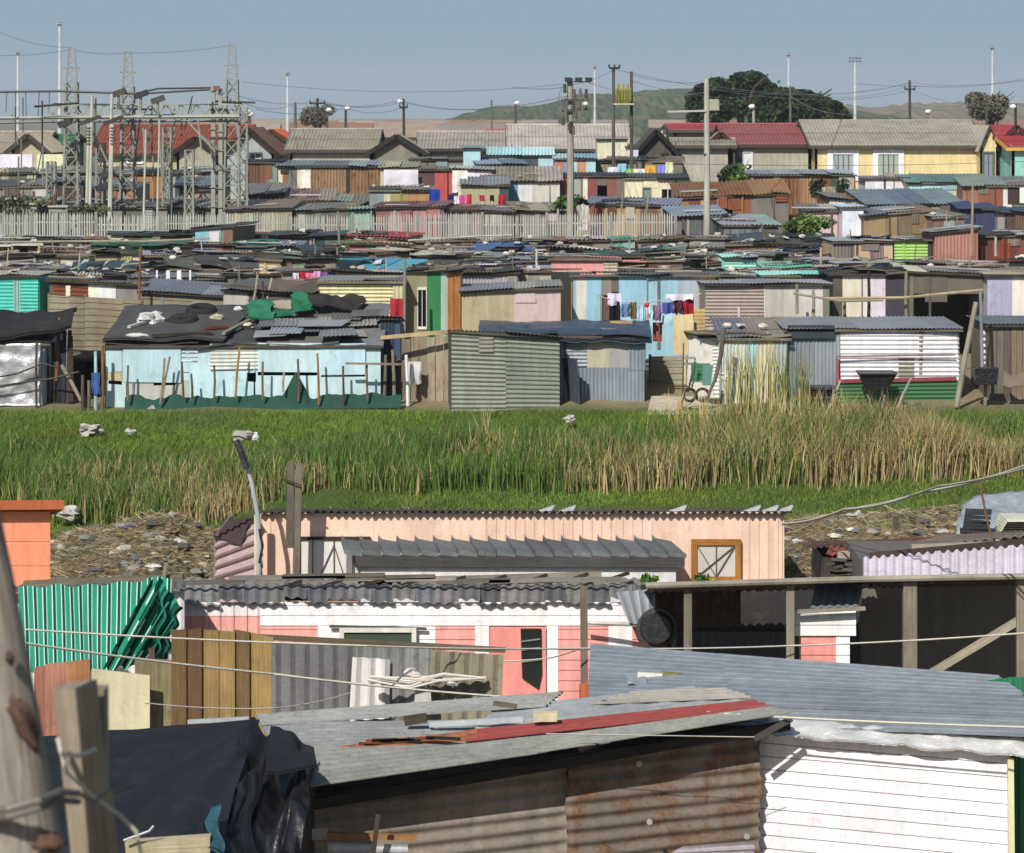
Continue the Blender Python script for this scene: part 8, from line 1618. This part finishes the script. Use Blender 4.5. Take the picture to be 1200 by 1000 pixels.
for x0, y0, x1, y1, w_, c, mt, l in [(503, 861, 613, 855, .06, 'bcc4c8', 'zinc', 'shiny metal tube lying on the broad grey roof'), (474, 857, 500, 853, .1, '4a4338', 'wood', 'dark splintered wood block beside the shiny tube'), (747, 802, 800, 805, .07, 'd5d2c8', 'paint', 'pale pipe stub lying on the blue grey roof'), (776, 803, 800, 805, .1, '8a8050', 'wood', 'mossy wood block at the end of the pale pipe stub'), (578, 836, 606, 840, .05, '6a6258', 'wood', 'small dark stick on the back of the broad grey roof')]:
    Yq = 34.3 if y0 > 830 else 37.2; m = MB(); m.beam(P(x0, y0, Yq)+UPV*.12, P(x1, y1, Yq)+UPV*.12, w_, w_, hx(c), mt); solo(m, mt == 'wood' and 'wood_block' or 'pipe', l, mt == 'wood' and 'wood' or 'pipe')
m = MB(); q = P(625, 856, 34.1)+UPV*.1; m.box(q.x, q.x+.28, q.y, q.y+.14, q.z, q.z+.1, hx('cdc3a0'), 'stone'); solo(m, 'brick', 'cream brick weighing down the red strip of the broad roof', 'brick')
m = MB(); q = P(708, 834, 35.4)+UPV*.1; m.torus(q, .04, .012, hx('5a5c60'), 'iron', (0, 1, .3), 12, 5); solo(m, 'ring', 'small metal ring on the broad grey roof', 'ring')
for x, y, Yv, l in [(749, 895, 34.0, 'round metal washer at the top of the rusted sheet'), (761, 963, 33.8, 'round metal washer in the middle of the rusted sheet'), (875, 980, 34.1, 'white washer near the lower right of the rusted sheet')]:
    m = MB(); q = P(x, y, Yv-.08); m.tube([q, q+Vector((0, -.02, 0))], .035, hx('a8aaa4'), 'zinc', 10); solo(m, 'washer', l, 'washer', 'washers on the rusted sheet')
# lower bits of wood at the foot
m = MB(); m.beam(P(384, 978, 32.2), P(488, 982, 32.3), .09, .05, hx('a8723c'), 'rust', .3); solo(m, 'plank', 'orange stained plank nailed low on the grey brown wall', 'plank')
m = MB(); m.sheet(P(357, 985, 32.2), P(384, 984, 32.2), P(384, 971, 32.2), P(356, 972, 32.2), hx('bcb8b0'), 'paint', 1, 0, thick=.02); solo(m, 'board', 'small pale board low on the left of the grey brown wall', 'board')
m = MB(); m.sheet(P(384, 1010, 32.1), P(478, 1010, 32.2), P(478, 990, 32.2), P(384, 988, 32.1), hx('b5b8bc'), 'zinc', .1, .01, 'u'); solo(m, 'metal_strip', 'pale metal strip at the bottom edge below the orange stained plank', 'metal strip')
m = MB(); m.beam(P(436, 1015, 31.9), P(443, 955, 31.9), .05, .05, hx('4f483c')); solo(m, 'stick', 'dark stick standing against the grey brown wall', 'stick')
m = MB(); m.sheet(P(760, 1015, 33.2), P(884, 1015, 33.6), P(884, 985, 33.6), P(800, 992, 33.4), hx('a8a0a8'), 'paint', .12, .015, 'u', rust=.2); solo(m, 'metal_strip', 'pinkish grey metal sheet below the rusted wall sheet', 'metal strip')
# ---- white boarded shack with blue grey roof
root = thing('shack', 'large white boarded shack with a blue grey sheet roof at the lower right', 'shack', (P(1030, 0, 34.5).x, 35, ground(35)), 'makeshift shacks of the settlement')
a = P(886, 854, 34.95); b = P(1184, 882, 34.0); z0 = CAMZ-9.8; dn = Vector((b.x-a.x, b.y-a.y, 0)).normalized(); nv = Vector((dn.y, -dn.x, 0)); m = MB(); zt = a.z
n = 24; h = .158; r = random.Random(12)
for i in range(n):
    zl = a.z-(i+1)*h; zu = zl+h-.006
    jl = noise.noise(Vector((i*.45, 3, 0)))*.045-.02+(.03 if i > 12 else 0); off = r.uniform(0, .004); tilt = .012; c = jit(hx('e9e6ee'), .025, r)
    p0 = Vector((a.x, a.y, 0))+dn*jl+nv*off; p1 = Vector((b.x, b.y, 0))+dn*r.uniform(-.015, .02)+nv*off; dz = -.0; sag = -.05
    q = [(p0.x, p0.y, zl), (p1.x, p1.y, zl+sag), (p1.x-nv.x*.02, p1.y-nv.y*.02+.02, zl+sag), (p0.x, p0.y+.03, zl)]
    m.hexa([Vector(q[0])+nv*tilt, Vector(q[1])+nv*tilt, Vector(q[1])-nv*.02, Vector(q[0])-nv*.02, Vector(q[0])+UPV*(h-.012), Vector(q[1])+UPV*(h-.012), Vector(q[1])+UPV*(h-.012)-nv*.02, Vector(q[0])+UPV*(h-.012)-nv*.02], c, 'paint')
m.build('wall_board', root)
m = MB(); m.sheet((a.x, a.y+.03, z0), (b.x, b.y+.03, z0), (b.x, b.y+.03, b.z+.02), (a.x, a.y+.03, a.z), hx('5a5458'), 'paint', 1, 0); m.sheet((b.x, b.y, z0), (b.x+.4, b.y+3, z0), (b.x+.4, b.y+3, b.z+.2), (b.x, b.y, b.z), hx('c9c4b0'), 'paint', .158, .01, 'u', prof='board'); m.sheet((a.x+.9, a.y+3, z0), (a.x, a.y, z0), (a.x, a.y, a.z), (a.x+.9, a.y+3, a.z+.2), hx('c9c4b0'), 'paint', .158, .01, 'u', prof='board'); m.build('wall', root)
m = MB(); e = P(1186, 884, 33.95); m.beam((e.x, e.y, z0), (e.x-.02, e.y, e.z-.05), .07, .07, hx('dcd6a8'), 'paint'); m.build('corner_strip', root)
m = MB()
for i, (pts, c, lf) in enumerate([([(700, 846, 35.6), (1230, 868, 33.8), (1206, 838, 34.7), (690, 822, 36.4)], '8e989e', .03), ([(690, 826, 36.3), (1212, 846, 34.5), (1190, 818, 35.5), (690, 795, 37.5)], '86919a', .06), ([(690, 800, 37.4), (1195, 822, 35.4), (1164, 800, 36.3), (692, 762, 38.9)], '8f9aa2', .09)]):
    A_, B_, C_, D_ = [P(*p)+UPV*lf for p in pts]; ns = 3
    for j in range(ns):
        t0 = j/ns; t1 = (j+1)/ns+.01; m.sheet(A_.lerp(B_, t0)+UPV*.004*j, A_.lerp(B_, t1)+UPV*.004*j, D_.lerp(C_, t1)+UPV*.004*j, D_.lerp(C_, t0)+UPV*.004*j, jit(hx(c), .05), 'zinc', .2, .007, 'u', prof='rib', rust=.04, thick=.008)
m.build('roof', root)
m = MB(); q = [P(880, 862, 34.75), P(1235, 892, 33.7), P(1235, 872, 33.95), P(900, 842, 35.0)]
m.patch(*q, 70, 8, hx('f4f4f2'), 'foil', lambda u, v, p: Vector((0, -.02, .03+.035*noise.noise(p*3.5)+.02*noise.noise(p*9))), .01); m.build('flashing', root, True)
m = MB(); q = P(957, 812, 36.4)+UPV*.1; m.beam(q, q+Vector((.13, 0, .0)), .05, .03, hx('5a5c5c')); solo(m, 'clip', 'small dark clip lying on the blue grey roof', 'clip')
m = MB(); q = P(735, 812, 36.8)+UPV*.12; m.patch(q, q+Vector((.25, 0, 0)), q+Vector((.25, .3, .03)), q+Vector((0, .3, .03)), 8, 6, hx('b5bcc4'), 'foil', lambda u, v, p: Vector((0, 0, .05*noise.noise(p*8))), .01); solo(m, 'foil_scrap', 'crumpled foil scrap at the left end of the blue grey roof', 'foil scrap')
# ---- green corrugated wall
root = thing('fence', 'tall green ribbed sheet fence at the lower right edge', 'fence', (P(1200, 0, 33.8).x, 33.8, ground(33.8)))
for i in range(4):
    m = MB(); x0 = 1158+i*34; A_ = P(x0, 797-i*3, 36.0-i*.15); B_ = P(x0+35, 793-i*3, 35.85-i*.15); m.sheet((A_.x, A_.y, z0), (B_.x, B_.y, z0), B_, A_, jit(hx('1f7a56'), .06), 'paint', .16, .022, 'v', k=8); m.build('fence_panel', root)
m = MB(); m.beam(P(1160, 810, 36.1), P(1300, 800, 35.7), .06, .08, hx('77705f')); m.build('rail', root)
# ---- black tarpaulin roof
root = thing('shack', 'shack under a taut black plastic sheet whose folds hang at the lower left', 'shack', (P(200, 0, 31).x, 31, ground(31)), 'makeshift shacks of the settlement')
m = MB(); q = [P(40, 985, 29.2), P(262, 968, 29.4), P(304, 843, 32.8), P(50, 866, 32.9)]
def tp(u, v, p):
    a_ = math.atan2(1.02-v, 1.05-u); d_ = math.hypot(1-u, 1-v)
    return Vector((0, 0, .05*abs(math.sin(a_*9+.8*noise.noise(p)))*min(1, d_*1.5)+.012*math.sin(a_*31)*d_+ .03*noise.noise(p*1.3)+.05*math.sin(min(1, max(0, u*1.3-.1))*9+v*5)*max(0, u-.35)*(1-v)*.8-(.35*(1-v)**9)+.02*noise.noise(Vector((p.x*2+p.y*3, p.y*.6, 0)))))
m.patch(*q, 110, 70, (.014, .015, .018), 'tarp', tp, .02); m.build('sheet_cover', root, True)
m = MB(); q = [P(240, 1060, 29.0), P(352, 1050, 29.3), P(362, 878, 31.2), P(288, 846, 32.6)]
def fold(u, v, p): return Vector((.05*math.sin(v*7+u*3), -.18*abs(math.sin(u*8+1.5*noise.noise(p*1.3)))-.05, .2*noise.noise(p*1.8)+.08*math.sin(u*17)+.03*noise.noise(p*7)))
m.patch(*q, 80, 80, (.008, .008, .009), 'tarp', fold, .02); m.build('hanging_fold', root, True)
m = MB(); q = [P(232, 1000, 29.0), P(300, 1040, 29.1), P(300, 900, 30.9), P(258, 930, 30.4)]
m.patch(*q, 30, 30, (.009, .01, .011), 'tarp', lambda u, v, p: Vector((.05*math.sin(v*9), -.12*abs(math.sin(u*9)), .12*noise.noise(p*2.6))), .02); m.build('hanging_fold', root, True)
m = MB(); q = [P(310, 905, 30.4), P(372, 905, 30.8), P(368, 878, 31.1), P(318, 850, 32.2)]
m.patch(*q, 18, 14, (.014, .014, .015), 'tarp', lambda u, v, p: Vector((0, 0, .1*noise.noise(p*2.6))), .02); m.build('corner_flap', root, True)
m = MB(); q = [P(246, 990, 28.9), P(262, 1000, 28.9), P(256, 940, 29.6), P(244, 945, 29.6)]; m.patch(*q, 8, 14, hx('2c5a68'), 'plast', lambda u, v, p: Vector((.03*math.sin(v*8), -.05, .03*noise.noise(p*5))), .02); m.build('blue_strip', root, True)
m = MB(); A = P(30, 0, 29.6); B = P(345, 0, 29.6); m.sheet((A.x, 29.6, CAMZ-9.8), (B.x, 29.6, CAMZ-9.8), (B.x, 29.6, P(0, 1000, 29.6).z-.1), (A.x, 29.6, P(0, 1000, 29.6).z-.1), hx('2c2824'), 'wood', .15, .01, 'v', prof='board'); m.sheet((B.x, 29.6, CAMZ-9.8), (B.x, 32.6, CAMZ-9.8), (B.x, 32.6, P(0, 900, 31).z-.2), (B.x, 29.6, P(0, 960, 30).z-.2), hx('2c2824'), 'wood', 1, 0); m.sheet((B.x, 32.7, CAMZ-9.8), (A.x, 32.7, CAMZ-9.8), (A.x, 32.7, P(0, 880, 32.7).z-.1), (B.x, 32.7, P(0, 880, 32.7).z-.1), hx('4a443c'), 'wood', 1, 0); m.build('wall', root)
m = MB(); m.hexa([P(148, 1004, 28.9), P(246, 1000, 28.9), P(246, 1000, 28.9)+Vector((0, .15, 0)), P(148, 1004, 28.9)+Vector((0, .15, 0)), P(146, 988, 28.9), P(246, 981, 28.9), P(246, 981, 28.9)+Vector((0, .15, 0)), P(146, 988, 28.9)+Vector((0, .15, 0))], hx('b5aa8c'), 'wood'); m.build('front_beam', root)
m = MB(); m.beam(P(220, 846, 33), P(292, 842, 33), .05, .04, hx('b5bcc0'), 'zinc'); solo(m, 'metal_strip', 'pale metal strip at the back corner of the black plastic sheet', 'metal strip')
m = MB()
if 1: pass
m.tube([P(145, 985, 28.8), P(175, 974, 28.8), P(180, 968, 28.8)], .012, hx('c9ccd0'), 'cloth', 5); solo(m, 'string', 'thin white string at the front edge of the black plastic sheet', 'string')
# ---- blurred posts close to the camera
root = thing('foreground_post', 'big rust stained pole leaning in at the lower left corner', 'post', (P(10, 0, 7).x, 7, ground(7)))
m = MB(); pts = []; Yp = 7.0
m.tube([Vector((P(60, 0, Yp).x, Yp, ground(7)-.3)), P(22, 1000, Yp), P(6, 860, Yp), P(-18, 680, Yp), P(-46, 500, Yp)], .128, hx('a0968a'), 'wood', 22, r2=.05, rust=.0); m.build('shaft', root, True)
for x, y, w_, h_, z in [(27, 845, .026, .12, 0), (58, 988, .03, .04, .0), (12, 772, .01, .03, 0)]:
    m = MB(); q = P(x, y, 6.9); m.blob(q, 1, hx('5c4234'), 'rust', (w_, .02, h_*.5), .9, 14, x)
    for k in range(len(m.v)): v_ = m.v[k]; m.v[k] = (v_[0]-(v_[2]-q.z)*.3, v_[1], v_[2])
    m.build('rust_stain', root, True)
m = MB(); q = [P(-30, 955, 6.9), P(10, 948, 6.83), P(45, 938, 6.84), P(70, 928, 6.95), P(92, 930, 7.1)]; m.tube(q, .009, hx('77736a'), 'iron', 7); m.tube([p+Vector((0, 0, -.02)) for p in q], .008, hx('66625a'), 'iron', 7); m.build('wire_tie', root)
root = thing('foreground_post', 'sawn off double post tied with pale wire, close to the camera at the lower left', 'post', (P(110, 0, 7.6).x, 7.6, ground(7.6)))
m = MB(); m.beam((P(140, 0, 7.6).x, 7.6, ground(7.6)-.3), P(88, 803, 7.6), .1, .1, hx('9a8d7a'), 'wood'); m.build('timber', root)
m = MB(); m.beam((P(112, 0, 7.75).x, 7.75, ground(7.7)-.3), P(106, 806, 7.75), .085, .08, hx('8c806e'), 'wood'); m.build('timber', root)
m = MB(); m.beam((P(150, 0, 7.5).x, 7.5, ground(7.5)-.3), P(128, 925, 7.5), .05, .05, hx('a3957e'), 'wood', taper=.3); m.build('timber', root)
m = MB(); m.tube([P(68, 866, 7.5), P(72, 884, 7.45), P(92, 886, 7.45), P(112, 878, 7.5)], .006, hx('c9c4b4'), 'cloth', 7); m.tube([P(70, 876, 7.5), P(78, 905, 7.45), P(105, 930, 7.42), P(140, 955, 7.42), P(160, 975, 7.42), P(168, 1010, 7.42)], .005, hx('c2bcaa'), 'cloth', 7); m.build('wire_tie', root)
m = MB(); m.tube([P(92, 930, 7.1), P(110, 940, 7.3), P(130, 925, 7.4)], .005, hx('77736a'), 'iron', 6); m.build('wire_tail', root)
m = MB(); q = P(107, 866, 20); m.blob(P(112, 852, 36), .1, hx('3a9a5c'), 'plast', (.6, .4, 1), .5); solo(m, 'bottle_scrap', 'small green scrap showing behind the sawn off double post', 'scrap')
